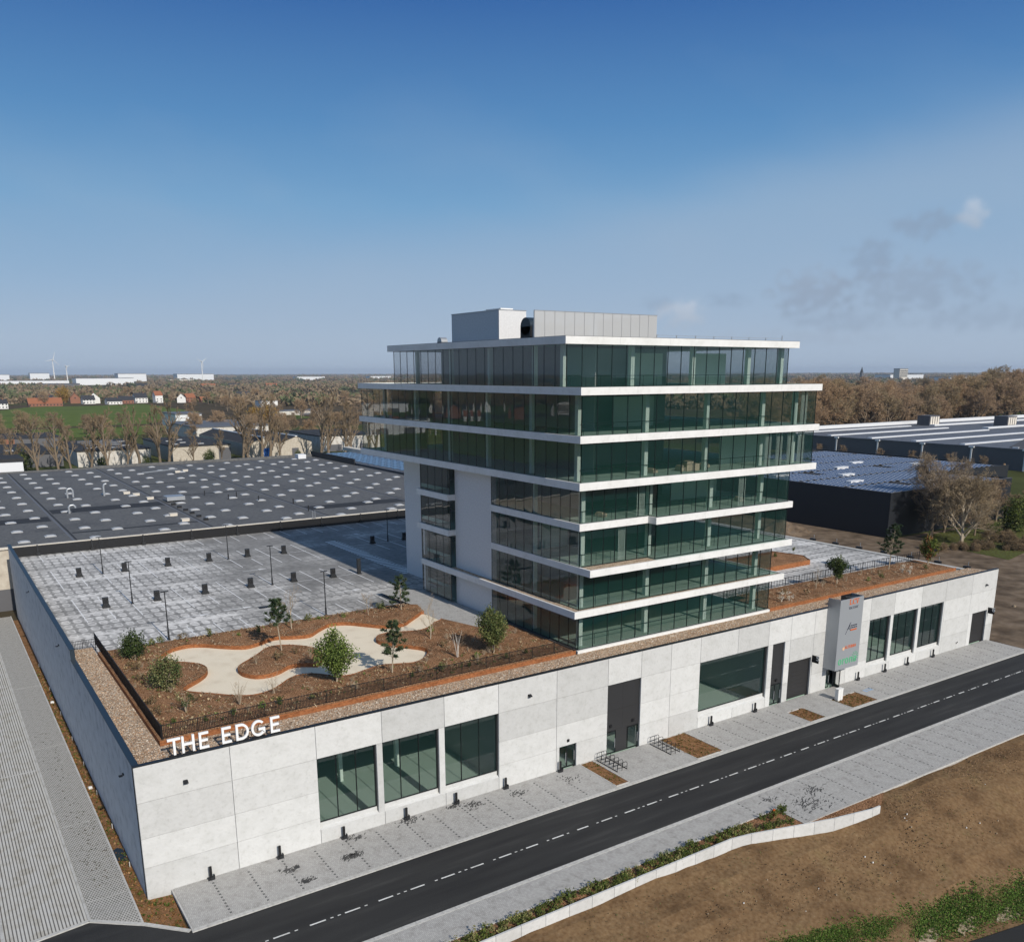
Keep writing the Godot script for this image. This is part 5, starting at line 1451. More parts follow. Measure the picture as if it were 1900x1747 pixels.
func band(t: Node3D, pts: Array, h0: float, h1: float) -> void:       # fascia panels along an open run of (u, v) points, outer face on the right
	var closed: bool = pts[0] == pts[-1]
	var last := pts.size() - 1
	var way := func(i):
		return (Vector2(pts[i + 1][0], pts[i + 1][1]) - Vector2(pts[i][0], pts[i][1])).normalized()
	for i in last:
		var a := Vector2(pts[i][0], pts[i][1]); var e := Vector2(pts[i + 1][0], pts[i + 1][1])
		var n := maxi(1, roundi(a.distance_to(e) / 6.3))
		var dir: Vector2 = way.call(i)
		var inn := Vector2(-dir.y, dir.x) * 0.22
		var s0 := 0.0; var s1 := 0.0
		if i > 0 or closed: s0 = signf((way.call(posmod(i - 1, last)) as Vector2).cross(dir)) * 0.22
		if i < last - 1 or closed: s1 = signf(dir.cross(way.call((i + 1) % last))) * 0.22
		for k in n:
			var p := a.lerp(e, float(k) / n); var q := a.lerp(e, float(k + 1) / n)
			if k: p += dir * 0.012
			var b := MB.new()
			var p2 := p + inn; var q2 := q + inn
			if k == 0: p2 += dir * s0
			if k == n - 1: q2 -= dir * s1
			b.quad(P(p.x, p.y, h0), P(q.x, q.y, h0), P(q.x, q.y, h1), P(p.x, p.y, h1))
			b.quad(P(q2.x, q2.y, h0), P(p2.x, p2.y, h0), P(p2.x, p2.y, h1), P(q2.x, q2.y, h1))
			b.quad(P(p.x, p.y, h1), P(q.x, q.y, h1), P(q2.x, q2.y, h1), P(p2.x, p2.y, h1))
			b.quad(P(p2.x, p2.y, h0), P(q2.x, q2.y, h0), P(q.x, q.y, h0), P(p.x, p.y, h0))
			b.quad(P(p2.x, p2.y, h0), P(p.x, p.y, h0), P(p.x, p.y, h1), P(p2.x, p2.y, h1))
			b.quad(P(q.x, q.y, h0), P(q2.x, q2.y, h0), P(q2.x, q2.y, h1), P(q.x, q.y, h1))
			part("fascia_panel", b.mesh(M.fascia_white), t)

func make_tower() -> void:
	var t := thing("office_tower", "seven-storey green glass office block with white floor bands on the podium", "office building")
	for i in 10: pane_kinds.append(pane_mesh(300 + i))
	rng.seed = 310
	var b := MB.new()
	# floor plates: outline, underside, top
	var plates := [
		[V2([40.5, 3.9, 66.4, 3.9, 66.4, 40, 43.2, 40, 43.2, 33, 40.5, 33]), 9.6, 10.0],
		[V2([39.47, 3.17, 68.1, 3.17, 68.1, 32.8, 66.4, 33, 66.4, 40, 43.2, 40, 43.2, 32.6, 39.47, 32.6]), 13.42, 13.82],
		[V2([40.27, 2.02, 67.5, 2.02, 67.5, 18.5, 66.4, 18.6, 66.4, 40, 43.2, 40, 43.2, 33, 40.6, 33, 40.6, 18.4, 40.27, 18.4]), 17.45, 17.9],
		[V2([40.12, 3.47, 48.42, 3.47, 48.42, 2.32, 67.58, 2.32, 67.58, 18.5, 66.4, 18.6, 66.4, 40, 43.2, 40, 43.2, 33, 40.6, 33, 40.6, 18.4, 40.12, 18.4]), 21.5, 21.95],
		[V2([39.42, 2.67, 71.43, 2.67, 71.43, 48.7, 39.42, 48.7]), 25.3, 25.78],
		[V2([39.42, 2.67, 71.43, 2.67, 71.43, 48.7, 39.42, 48.7]), 29.45, 29.9],
		[V2([39.42, 2.67, 71.43, 2.67, 71.43, 48.7, 39.42, 48.7]), 33.6, 34.07],
		[V2([39.77, 5.42, 70.68, 5.42, 70.68, 40.5, 39.77, 40.5]), 37.98, 38.45]]
	for q in plates:
		b = MB.new()
		b.slab(q[0], q[1], q[2]); b.sheet(q[0], q[1])
		part("floor_plate", b.mesh(M.interior_floor), t)
	band(t, [[39.25, 32.8], [39.25, 2.95], [68.3, 2.95], [68.3, 33.0]], 13.3, 13.95)
	band(t, [[40.05, 18.5], [40.05, 1.8], [67.75, 1.8], [67.75, 18.7]], 17.35, 18.0)
	band(t, [[39.9, 18.5], [39.9, 3.25], [48.2, 3.25], [48.2, 2.1], [67.8, 2.1], [67.8, 18.7]], 21.4, 22.05)
	for q in [[25.2, 25.88], [29.35, 30.0], [33.5, 34.17]]: band(t, [[39.2, 48.9], [39.2, 2.45], [71.65, 2.45], [71.65, 48.9], [39.2, 48.9]], q[0], q[1])
	band(t, [[39.55, 40.7], [39.55, 5.2], [70.9, 5.2], [70.9, 40.7], [39.55, 40.7]], 37.88, 38.55)
	b = MB.new(); b.b6(39.55, 70.9, 5.2, 40.7, 38.55, 38.58)
	part("roof_trim", b.mesh(M.coping), t)
	# gravel on the two ledges that carry it
	b = MB.new(); b.slab(V2([39.48, 32.5, 39.48, 3.18, 68.05, 3.18, 68.05, 3.55, 40.15, 3.55, 40.15, 18.55, 40.25, 26.3, 39.65, 26.3, 39.65, 32.5]), 13.7, 13.9)
	stuff(part("ledge_gravel", b.mesh(M.gravel), t))
	b = MB.new(); b.slab(V2([40.28, 2.03, 48.4, 2.03, 48.4, 3.5, 40.28, 3.5]), 17.8, 17.95)
	stuff(part("ledge_gravel", b.mesh(M.gravel), t))
	# white plinth line under the ground floor glass
	part6("plinth", t, M.fascia_white, 40.0, 66.8, 3.35, 3.62, 9.7, 9.98)
	part6("plinth", t, M.joint, 40.05, 40.35, 3.62, 18.6, 9.7, 9.98)
	# glass
	for q in [[10.0, 13.32], [13.9, 17.37]]:
		glaze(t, Vector2(40.2, 18.6), Vector2(40.2, 3.6), q[0], q[1], 1.5)
		glaze(t, Vector2(40.2, 3.6), Vector2(66.7, 3.6), q[0], q[1], 1.77)
	for q in [[17.95, 21.42], [22.0, 25.22]]:
		glaze(t, Vector2(40.2, 18.6), Vector2(40.2, 3.6), q[0], q[1], 1.5)
		glaze(t, Vector2(40.2, 3.6), Vector2(48.6, 3.6), q[0], q[1], 1.4)
		glaze(t, Vector2(48.6, 3.6), Vector2(48.6, 2.55), q[0], q[1], 1.1)
		glaze(t, Vector2(48.6, 2.55), Vector2(67.45, 2.55), q[0], q[1], 1.72)
	for q in [[25.83, 29.37], [29.95, 33.52]]:
		glaze(t, Vector2(39.5, 48.6), Vector2(39.5, 2.7), q[0], q[1], 1.75)
		glaze(t, Vector2(39.5, 2.7), Vector2(71.05, 2.7), q[0], q[1], 1.75)
	glaze(t, Vector2(40.05, 40.0), Vector2(40.05, 5.7), 34.12, 37.9, 1.75)
	glaze(t, Vector2(40.05, 5.7), Vector2(69.8, 5.7), 34.12, 37.9, 1.75)
	for q in [[9.98, 13.32], [13.9, 17.37], [17.95, 21.42], [22.0, 25.22]]:      # the bay on the left
		glaze(t, Vector2(39.65, 33.2), Vector2(39.65, 26.4), q[0], q[1], 1.7)
		part6("bay_return", t, M.glass, 39.65, 40.3, 26.39, 26.42, q[0], q[1])
	for q in [[17.55, 18.2], [21.55, 22.2]]: band(t, [[40.3, 33.7], [39.3, 33.7], [39.3, 26.3], [40.4, 26.3]], q[0], q[1])
	# rear and right-hand glazing, one sheet to a floor
	for q in [[10.0, 13.32, 66.7, 40.0, 3.7], [13.9, 17.37, 66.7, 40.0, 3.7], [17.95, 21.42, 67.45, 40.0, 2.7], [22.0, 25.22, 67.45, 40.0, 2.7], [25.83, 29.37, 71.05, 48.6, 2.8], [29.95, 33.52, 71.05, 48.6, 2.8], [34.12, 37.9, 69.8, 40.0, 5.8]]:
		part6("side_glazing", t, M.glass, q[2] - 0.012, q[2] + 0.012, q[4], q[3], q[0], q[1])
		part6("rear_glazing", t, M.glass, 43.3, q[2] - 0.03, q[3] - 0.012, q[3] + 0.012, q[0], q[1])
	# solid parts
	part6("white_wall", t, M.render_white, 40.3, 40.8, 18.62, 26.38, 9.5, 25.22)
	part6("white_core", t, M.render_white, 43.6, 50.0, 40.2, 45.3, 9.25, 25.22)
	part6("recess_wall", t, M.cladding_dark, 43.25, 43.45, 33.3, 40.2, 9.3, 25.2)
	part6("round_column", t, M.fascia_white, 40.6, 40.95, 34.4, 34.75, 9.3, 13.3); part6("round_column", t, M.fascia_white, 40.6, 40.95, 34.4, 34.75, 13.95, 17.6)
	# inside: core, columns, ceilings
	part6("lift_core", t, M.interior_wall, 48.5, 60.5, 14.5, 26.5, 10.0, 37.9)
	for f in 7:
		part6("added_partition", t, M.partition_grey, 46.0, 46.15, 11.0 if f < 4 else 9.0, 25.0 if f < 4 else 39.0, [10.0, 13.83, 17.91, 21.96, 25.79, 29.91, 34.08][f], [13.4, 17.44, 21.48, 25.28, 29.43, 33.58, 37.96][f])  # added walls that block light from the far side and darken the floors
		if f > 3 and f < 6: part6("added_partition", t, M.partition_grey, 46.2, 70.0, 30.0, 30.15, [25.79, 29.91][f - 4], [29.43, 33.58][f - 4])
		var h0: float = [10.0, 13.83, 17.91, 21.96, 25.79, 29.91, 34.08][f]; var h1: float = [13.4, 17.44, 21.48, 25.28, 29.43, 33.58, 37.96][f]
		var us := [41.2, 49.5, 57.8, 65.4] if f < 4 else [40.7, 48.8, 56.9, 65.0, 70.2]
		for x in us:
			var w := 0.22
			var vv := 4.7 if f != 6 else 7.0
			if f == 2 or f == 3: vv = 4.6
			part6("column", t, M.column_glass_cast, x - w, x + w, vv - w, vv + w, h0, h1)
		for y in ([12.0] if f < 4 else [12.5, 20.5, 28.5, 36.5] if f == 6 else [12.5, 20.5, 28.5, 36.5, 45.0]):
			part6("column", t, M.column_glass_cast, 40.9 if f < 6 else 41.2, 41.3 if f < 6 else 41.6, y - 0.2, y + 0.2, h0, h1)
		b = MB.new()
		var vr := 4.3 if f != 6 else 6.3                     # handrail behind the glass
		b.bar(P(40.7, vr, h0 + 1.05), P(66.0, vr, h0 + 1.05), 0.05)
		var x := 41.0
		while x < 66.0:
			b.bar(P(x, vr, h0), P(x, vr, h0 + 1.05), 0.03); x += 1.75
		part("inner_rail", b.mesh(M.frame_dark), t)
	part6("added_partition", t, M.partition_grey, 40.2, 45.9, 43.0, 43.15, 25.79, 29.43); part6("added_partition", t, M.partition_grey, 40.2, 45.9, 41.0, 41.15, 29.91, 33.58)  # added at the left end to stop daylight showing through
	for q in [[62.6, 70.2, 8.0, 4], [58.0, 65.0, 10.5, 3], [51.0, 56.5, 12.0, 5], [53.5, 58.0, 12.5, 6], [61.0, 66.0, 11.0, 6], [42.5, 47.5, 13.0, 2], [60.0, 65.5, 12.0, 1]]:
		part6("inner_wall", t, M.inner_glass_cast, q[0], q[1], q[2], q[2] + 0.12, [10.0, 13.83, 17.91, 21.96, 25.79, 29.91, 34.08][q[3]], [13.4, 17.44, 21.48, 25.28, 29.43, 33.58, 37.96][q[3]] - 0.6)
	rng.seed = 341                                            # blinds half drawn behind some panes
	for q in [[4, 64.0, 3.15], [4, 65.75, 3.15], [4, 67.5, 3.15], [4, 69.2, 3.15], [5, 69.3, 3.15], [3, 47.4, 4.0], [3, 60.3, 3.0], [2, 45.2, 4.0]]:
		var bl := MB.new()
		for k in 7: bl.b6(q[1] + 0.15 * k, q[1] + 0.15 * k + 0.05, q[2], q[2] + 0.02, [10.0, 13.83, 17.91, 21.96, 25.79, 29.91, 34.08][q[0]] + 0.1, [13.4, 17.44, 21.48, 25.28, 29.43, 33.58, 37.96][q[0]] - 0.05)
		part("blind", bl.mesh(M.inner_glass_cast), t)
	# things left on the floors
	rng.seed = 330
	for q in [[54.6, 5.6, 25.79, 0.5], [55.5, 5.2, 25.79, 0.9], [56.9, 5.8, 25.79, 0.6], [58.6, 6.4, 25.79, 0.45], [51.0, 6.0, 25.79, 0.4], [44.8, 6.2, 21.96, 0.4], [63.8, 6.0, 21.96, 0.4]]:
		var o := thing("packing_case", "pale packing case behind the glass of the office block", "box", P(q[0], q[1], q[2]), r(-0.4, 0.4), "packing cases inside the office block")
		var c := MB.new(); c.b6(-q[3] * 0.8, q[3] * 0.8, -0.5, 0.5, 0.02, q[3] * 0.8); c.b6(-q[3] * 0.7, q[3] * 0.1, -0.4, 0.4, q[3] * 0.8, q[3] * 1.1)
		part("carton", c.mesh(M.card_box), o)
		part6("strap", o, M.joint, -0.05, 0.05, -0.51, 0.51, 0.02, q[3] * 0.81)
	# on the roof
	var st := thing("stair_house", "plain white stair house on the tower roof", "roof structure")
	part6("wall", st, M.render_white, 44.0, 47.5, 22.8, 32.8, 38.5, 41.86)
	part6("coping", st, M.steel_grey, 43.95, 47.55, 22.75, 32.85, 41.86, 41.92)
	part6("roof_vent", st, M.fascia_white, 45.0, 46.6, 24.0, 27.0, 41.92, 42.15)
	var sc := thing("plant_screen", "pale perforated metal screen round the machines on the tower roof", "screen")
	for i in 13:
		var x := 42.4 + 16.0 * i / 13.0
		part6("screen_panel", sc, M.perforated, x + 0.02, x + 16.0 / 13.0 - 0.02, 14.0, 14.04, 38.5, 41.25)
		part6("screen_post", sc, M.steel_grey, x - 0.03, x + 0.03, 14.05, 14.12, 38.5, 41.25)
	for i in 8: part6("screen_panel", sc, M.perforated, 58.4, 58.44, 14.1 + 1.25 * i, 14.1 + 1.25 * i + 1.21, 38.5, 41.25)
	part6("top_rail", sc, M.steel_grey, 42.4, 58.45, 13.98, 14.1, 41.25, 41.31)
	var ac := thing("roof_machine", "dark round-topped machine beside the perforated screen", "roof machine", P(45.05, 18.6, 38.5))
	part6("casing", ac, M.black_metal, -0.55, 0.5, -0.9, 0.9, 0.0, 1.5)
	b = MB.new(); b.tube([Vector3(-0.55, 1.5, 0), Vector3(0.5, 1.5, 0)], [0.9, 0.9], 20, true)
	part("rounded_top", b.mesh(M.coping_blue), ac)
	for q in [[46.0, 17.0, "grey cooling unit with two fans behind the roof screen"], [50.5, 18.0, "grey cooling unit in the middle behind the roof screen"], [55.0, 17.0, "grey cooling unit at the right end behind the roof screen"]]:
		var u := thing("cooling_unit", q[2], "cooling unit", P(q[0], q[1], 38.5), 0.0, "cooling units behind the roof screen")
		part6("casing", u, M.steel_grey, -1.3, 1.3, -0.9, 0.9, 0.2, 1.7); part6("base", u, M.black_metal, -1.2, 1.2, -0.8, 0.8, 0.0, 0.2)
		for k in 2:
			b = MB.new(); b.tube([Vector3(-0.6 + 1.2 * k, 1.7, 0), Vector3(-0.6 + 1.2 * k, 1.85, 0)], [0.45, 0.45], 14, true)
			part("fan_cowl", b.mesh(M.charcoal_metal), u)
	var hv := thing("roof_hood", "small curved metal hood near the roof's left edge", "roof vent", P(42.0, 31.5, 38.5))
	b = MB.new(); b.tube([Vector3(-0.4, 0.3, 0), Vector3(0.4, 0.3, 0)], [0.5, 0.5], 14, true)
	part("hood", b.mesh(M.steel_grey), hv)
	part6("base", hv, M.steel_grey, -0.4, 0.4, -0.45, 0.45, 0.0, 0.3)
	var rail := thing("roof_cable", "thin safety cable on posts along the tower roof", "railing")
	for i in 8: part6("post", rail, M.steel_grey, 52.0 + 2.6 * i - 0.03, 52.0 + 2.6 * i + 0.03, 7.0, 7.06, 38.55, 38.95 if i < 7 else 39.2)
	b = MB.new(); b.bar(P(52.0, 7.03, 38.9), P(70.2, 7.03, 38.9), 0.03)
	part("cable", b.mesh(M.steel_grey), rail)

# ---------------------------------------------------------------- neighbours and landscape
func make_factory() -> void:
	var t := thing("flat_roof_factory", "big factory with a dark flat roof dotted with pale skylights", "factory")
	var b := MB.new(); b.b6(-60, 95, 93.2, 212, 9.2, 9.6)
	part("roof", b.mesh(M.roof_bitumen), t)
	part6("front_wall", t, M.beige_wall, -60, 95, 93.0, 93.2, 3.4, 9.55); part6("plinth", t, M.grey_cladding_wall, -60, 95, 93.02, 93.2, 0.0, 3.4)
	part6("side_wall", t, M.beige_wall, 95, 95.2, 93, 212, 0.0, 9.5); part6("rear_wall", t, M.beige_wall, -60, 95, 212, 212.2, 0.0, 9.5)
	part6("front_trim", t, M.cream_trim, -60, 95.3, 92.7, 93.35, 9.56, 9.86)
	part6("rear_kerb", t, M.roof_bitumen, -60, 31, 211.5, 212.2, 9.6, 9.95); part6("rear_kerb", t, M.roof_bitumen, 31, 95, 211.5, 212.2, 9.6, 10.3)
	for x in [9.7, 31.2, 52.6, 74.0]:
		part6("roof_seam", t, M.roof_seam, x - 0.16, x + 0.16, 93.6, 211.4, 9.59, 9.61)
		part6("seam_gutter", t, M.roof_dark_patch, x + 0.3, x + 0.62, 93.6, 211.4, 9.59, 9.606)
	for q in [[-40, 9.3, 118, 124], [10.5, 31, 127, 133], [10.5, 31, 102, 103.2], [31.8, 52, 140, 141], [53, 74, 104, 109], [32, 52, 165, 166]]:
		part6("roof_patch", t, M.roof_dark_patch, q[0], q[1], q[2], q[3], 9.59, 9.608)
	var dome := MB.new()
	dome.b6(-0.85, 0.85, -0.75, 0.75, 0.0, 0.12)
	var n := 6
	for i in n:
		for j in n:
			var f := func(a, c):
				var x := lerpf(-0.68, 0.68, float(a) / n); var y := lerpf(-0.68, 0.68, float(c) / n)
				return P(x * 1.14, y, 0.12 + 0.17 * sqrt(maxf(0.0, (1.0 - pow(absf(x) / 0.68, 3.0)) * (1.0 - pow(absf(y) / 0.68, 3.0)))))
			dome.quad(f.call(i, j), f.call(i + 1, j), f.call(i + 1, j + 1), f.call(i, j + 1))
	var dm := dome.mesh(M.skylight_dome)
	for q in [[-3.5, 101.0], [2.9, 97.6], [7.05, 101.1], [13.0, 95.7], [17.5, 102.5], [24.0, 97.0], [28.3, 101.5], [34.2, 95.2], [38.85, 101.8], [45.3, 96.8], [49.1, 100.6], [55.3, 95.1], [60.0, 101.2], [66.3, 96.2], [69.8, 99.9], [76.4, 95.6], [80.6, 101.0], [87.0, 96.4], [91.2, 100.4]]:
		var v: float = q[1]
		while v < 209.0:
			part("skylight", dm, t, null, P(q[0], v, 9.6)); v += 10.95
	# vents, pipes
	for q in [[16.2, 150.0, 1.6], [13.3, 126.0, 1.2]]:
		b = MB.new()
		b.tube([P(q[0], q[1], 9.6), P(q[0], q[1], 9.6 + q[2]), P(q[0] + 0.25, q[1], 9.9 + q[2]), P(q[0] + 0.8, q[1], 9.95 + q[2]), P(q[0] + 1.1, q[1], 9.6 + q[2]), P(q[0] + 1.1, q[1], 9.65 if q[2] > 1.4 else 10.6)], [0.22, 0.22, 0.22, 0.22, 0.22, 0.22], 8, true)
		part("bent_pipe", b.mesh(M.steel_grey), t)
	b = MB.new(); b.tube([P(23.3, 149.0, 9.6), P(23.3, 149.0, 11.6), P(23.5, 149.0, 12.1), P(23.9, 149.0, 12.2)], [0.24, 0.24, 0.24, 0.24], 8, true)
	part("tall_pipe", b.mesh(M.steel_grey), t)
	for q in [[28.0, 150.0], [29.2, 146.0], [30.4, 138.0], [29.0, 112.0], [29.3, 104.5], [48.0, 188.0], [50.5, 190.0]]:
		b = MB.new(); b.b6(q[0] - 0.65, q[0] + 0.65, q[1] - 0.5, q[1] + 0.5, 9.6, 10.0); b.b6(q[0] - 0.72, q[0] + 0.72, q[1] - 0.57, q[1] + 0.57, 10.0, 10.08)
		part("vent_box", b.mesh(M.cream_trim), t)
	part6("cooling_unit", t, M.steel_grey, 32.2, 35.8, 130.5, 134.0, 9.9, 10.7)
	for i in 6: part6("cable_foot", t, M.black_metal, 32.0 + 0.05 * i, 32.8 + 0.05 * i, 126.0 - 4.6 * i, 126.5 - 4.6 * i, 9.6, 10.0)
	for q in [[41.5, 137.0], [46.6, 131.0], [48.5, 122.0], [53.0, 114.0], [44.0, 128.0], [52.0, 103.0]]: part6("roof_cowl", t, M.black_metal, q[0] - 0.08, q[0] + 0.08, q[1] - 0.08, q[1] + 0.08, 9.6, 10.7)
	b = MB.new(); b.bar(P(38.5, 185.0, 10.4), P(48.0, 188.0, 10.6), 0.22)
	part("duct", b.mesh(M.steel_grey), t)
	# cage ladder over the parapet
	var l := thing("roof_ladder", "small galvanised ladder over the factory's roof edge", "ladder", P(49.0, 93.0, 9.4))
	for s in [-0.25, 0.25]:
		part6("rail", l, M.steel_grey, s - 0.03, s + 0.03, -0.5, -0.44, -0.4, 1.9)
	for i in 6: part6("rung", l, M.steel_grey, -0.22, 0.22, -0.49, -0.45, -0.2 + 0.35 * i, -0.16 + 0.35 * i)
	# building to the right of it with a solar roof
	t = thing("solar_roof_hall", "low hall with a solar roof and cream ridge behind the tower", "hall")
	part6("wall", t, M.grey_cladding_wall, 96.0, 150.0, 120.0, 214.0, 0.0, 9.9)
	part6("roof", t, M.grey_roof, 95.8, 150.0, 119.8, 214.2, 9.9, 10.1)
	part6("dark_parapet", t, M.dark_cladding_wall, 95.6, 95.95, 180.0, 214.0, 8.6, 11.2)
	part6("ridge", t, M.cream_trim, 110.0, 112.5, 130.0, 222.0, 10.1, 11.2)
	var sb := MB.new(); var fb := MB.new()
	panel_shape(sb, fb, 1.6, 2.4, 0.05)
	for j in 22:
		for i in 6:
			var v := 126.0 + 4.0 * j; var u := 98.0 + 1.95 * i
			var p := part("solar_panel", sb.mesh(M.solar) if i + j == 0 else solar_a, t, null, P(u, v, 10.25))
			if i + j == 0: solar_a = p.mesh
	part6("white_box", thing("white_roof_unit", "white boxy roof unit at the factory's far edge", "roof unit"), M.white_steel, 88.5, 91.0, 206.0, 209.0, 9.6, 10.9)

var solar_a: Mesh
func panel_shape(sb: MB, fb: MB, w: float, l: float, tilt: float) -> void:
	sb.quad(P(-w / 2, -l / 2, 0), P(w / 2, -l / 2, 0), P(w / 2, l / 2, tilt * l), P(-w / 2, l / 2, tilt * l))
	sb.quad(P(-w / 2, -l / 2, -0.05), P(-w / 2, -l / 2, 0.0), P(-w / 2, l / 2, tilt * l), P(-w / 2, l / 2, tilt * l - 0.05))
	fb.bar(P(-w / 2, -l / 2, 0.02), P(w / 2, -l / 2, 0.02), 0.06); fb.bar(P(-w / 2, l / 2, tilt * l + 0.02), P(w / 2, l / 2, tilt * l + 0.02), 0.06)

func make_right_buildings() -> void:
	var t := thing("dark_solar_hall", "near-black flat-roofed hall covered with blue solar panels", "hall")
	part6("left_wall", t, M.dark_cladding_wall, 164.5, 164.8, 53.2, 135.0, 0.0, 9.9)
	part6("front_wall", t, M.dark_cladding_wall, 164.8, 214.0, 53.2, 53.5, 0.0, 9.9)
	part6("right_wall", t, M.dark_cladding_wall, 245.0, 245.3, 78.0, 135.0, 0.0, 9.9)
	part6("rear_wall", t, M.dark_cladding_wall, 164.8, 245.0, 134.7, 135.0, 0.0, 9.9)
	part6("recess_wall", t, M.dark_cladding_wall, 214.0, 214.3, 53.2, 70.0, 0.0, 9.9); part6("step_wall", t, M.dark_cladding_wall, 214.3, 245.0, 70.0, 70.3, 0.0, 9.9)
	var b := MB.new(); b.slab(V2([164.8, 53.5, 214, 53.5, 214, 70.3, 245, 70.3, 245, 134.7, 164.8, 134.7]), 9.0, 9.55)
	part("roof", b.mesh(M.old_roof), t)
	for q in [[164.45, 214.35, 53.15, 53.6], [164.45, 164.9, 53.6, 135.0]]: part6("parapet_trim", t, M.grey_cladding_wall, q[0], q[1], q[2], q[3], 9.9, 9.97)
	var sb := MB.new(); var fb := MB.new()
	var l := 2.72
	for k in 2:                                           # two low ridges of panels leaning on each other
		var c := -1.24 + 2.48 * k
		for s in [-1, 1]:
			sb.quad(P(c, -l, 0.34), P(c + 1.2 * s, -l, 0.0), P(c + 1.2 * s, l, 0.0), P(c, l, 0.34)) if s > 0 else sb.quad(P(c - 1.2, -l, 0.0), P(c, -l, 0.34), P(c, l, 0.34), P(c - 1.2, l, 0.0))
			for j in 6:
				var y := -l + 2.0 * l * j / 5.0
				fb.bar(P(c, y, 0.355), P(c + 1.2 * s, y, 0.015), 0.05, 0.03)
			fb.bar(P(c + 1.2 * s, -l, 0.015), P(c + 1.2 * s, l, 0.015), 0.06, 0.03)
		fb.bar(P(c, -l, 0.36), P(c, l, 0.36), 0.06, 0.03)
	var ms := sb.mesh(M.solar); var mf := fb.mesh(M.solar_frame)
	rng.seed = 77
	for j in 13:
		for i in 15:
			var u := 168.2 + 5.02 * i; var v := 56.8 + 5.5 * j + 1.5 * floorf(j / 2.0)
			if u > 211.0 and v < 74.0: continue
			if u > 242.0 or v > 131.0: continue
			if (i % 6 == 3 and j % 4 == 1): continue
			var p := part("solar_panel_group", ms, t, null, P(u, v, 9.62))
			part("panel_frame", mf, p)
	for q in [[176.0, 70.5], [171.0, 88.5], [193.0, 62.7], [186.5, 80.4], [200.0, 92.0], [184.0, 104.0], [215.0, 98.0], [226.0, 86.0]]:
		b = MB.new(); b.b6(q[0] - 2.4, q[0] + 2.4, q[1] - 0.7, q[1] + 0.7, 9.5, 10.1); b.b6(q[0] - 2.5, q[0] + 2.5, q[1] - 0.8, q[1] + 0.8, 10.1, 10.22)
		part("roof_light", b.mesh(M.white_steel), t)
	# long warehouse
	t = thing("long_warehouse", "long grey-walled warehouse with white strips on its metal roof", "warehouse")
	part6("wall", t, M.grey_cladding_wall, 324.0, 620.0, 60.0, 225.0, 0.0, 7.5)
	part6("roof", t, M.grey_roof, 323.7, 620.0, 59.7, 225.3, 7.5, 7.9)
	for i in 9: part6("roof_strip", t, M.white_steel, 326.0, 418.0, 68.0 + 20.2 * i, 70.2 + 20.2 * i, 7.9, 8.3)
	for i in 9: part6("downpipe", t, M.white_steel, 323.4, 323.7, 64.5 + 20.0 * i - 0.3, 64.5 + 20.0 * i + 0.3, 0.0, 7.7)
	for i in 9: part6("hopper", t, M.white_steel, 323.1, 323.7, 64.5 + 20.0 * i - 1.0, 64.5 + 20.0 * i + 1.0, 7.3, 7.9)
	part6("rear_parapet", t, M.white_steel, 326.0, 620.0, 222.0, 225.0, 7.9, 9.4)
	for i in 4: part6("roof_strip", t, M.white_steel, 430.0, 560.0, 120.0 + 28.0 * i, 123.0 + 28.0 * i, 7.9, 8.6)
	for q in [[430.0, 207.0], [455.0, 180.0], [478.0, 158.0], [500.0, 140.0]]:
		b = MB.new(); b.b6(q[0], q[0] + 9.0, q[1], q[1] + 7.0, 7.9, 13.0)
		part("rooftop_unit", b.mesh(M.grey_cladding_wall), t)
		for k in 4: part6("unit_louvre", t, M.cream_trim, q[0] + 0.6 + 2.1 * k, q[0] + 2.0 + 2.1 * k, q[1] - 0.2, q[1], 8.6, 12.4)
	b = MB.new()                                            # sloped end of the taller roof part
	b.quad(P(326, 92, 7.9), P(326, 112, 7.9), P(336, 107, 14), P(336, 97, 14)); b.quad(P(326, 92, 7.9), P(336, 97, 14), P(400, 97, 14), P(400, 92, 7.9)); b.quad(P(336, 97, 14), P(336, 107, 14), P(400, 107, 14), P(400, 97, 14)); b.quad(P(326, 112, 7.9), P(400, 112, 7.9), P(400, 107, 14), P(336, 107, 14))
	part("roof_lantern", b.mesh(M.grey_cladding_wall), t)
	# earth mound, slab remains
	b = MB.new()
	var f := FastNoiseLite.new(); f.frequency = 0.2; f.seed = 5
	var n := 26
	for i in n:
		for j in n:
			var g := func(a, c):
				var x := lerpf(-7.0, 7.0, float(a) / n); var y := lerpf(-7.0, 7.0, float(c) / n)
				return P(x, y, maxf(0.0, 3.1 * (1.0 - sqrt(x * x * 0.6 + y * y) / 6.2) + 0.7 * f.get_noise_2d(x * 2.0, y * 2.0)))
			b.quad(g.call(i, j), g.call(i + 1, j), g.call(i + 1, j + 1), g.call(i, j + 1))
	tag(part("earth_mound", b.mesh(M.dirt_yard), self, null, P(151.0, 71.0, 0.0)), "heap of dug brown earth in front of the dark hall", "earth heap")
	rng.seed = 88
	for i in 22:
		b = MB.new()
		var s := r(0.3, 1.1)
		for k in 2: b.tube([Vector3(r(-0.2, 0.2), -0.1, r(-0.2, 0.2)) * s, Vector3(r(-0.1, 0.1), 0.35, r(-0.1, 0.1)) * s, Vector3(0, 0.5, 0) * s], [0.6 * s, 0.5 * s, 0.1 * s], 6)
		tag(part(numbered("rubble_lump"), b.mesh(M.old_slab), self, null, P(r(111, 135), r(-4, 30), 0.06)), "pale lump of rubble on the dirt yard beyond the building", "rubble", "rubble lumps on the dirt yard")
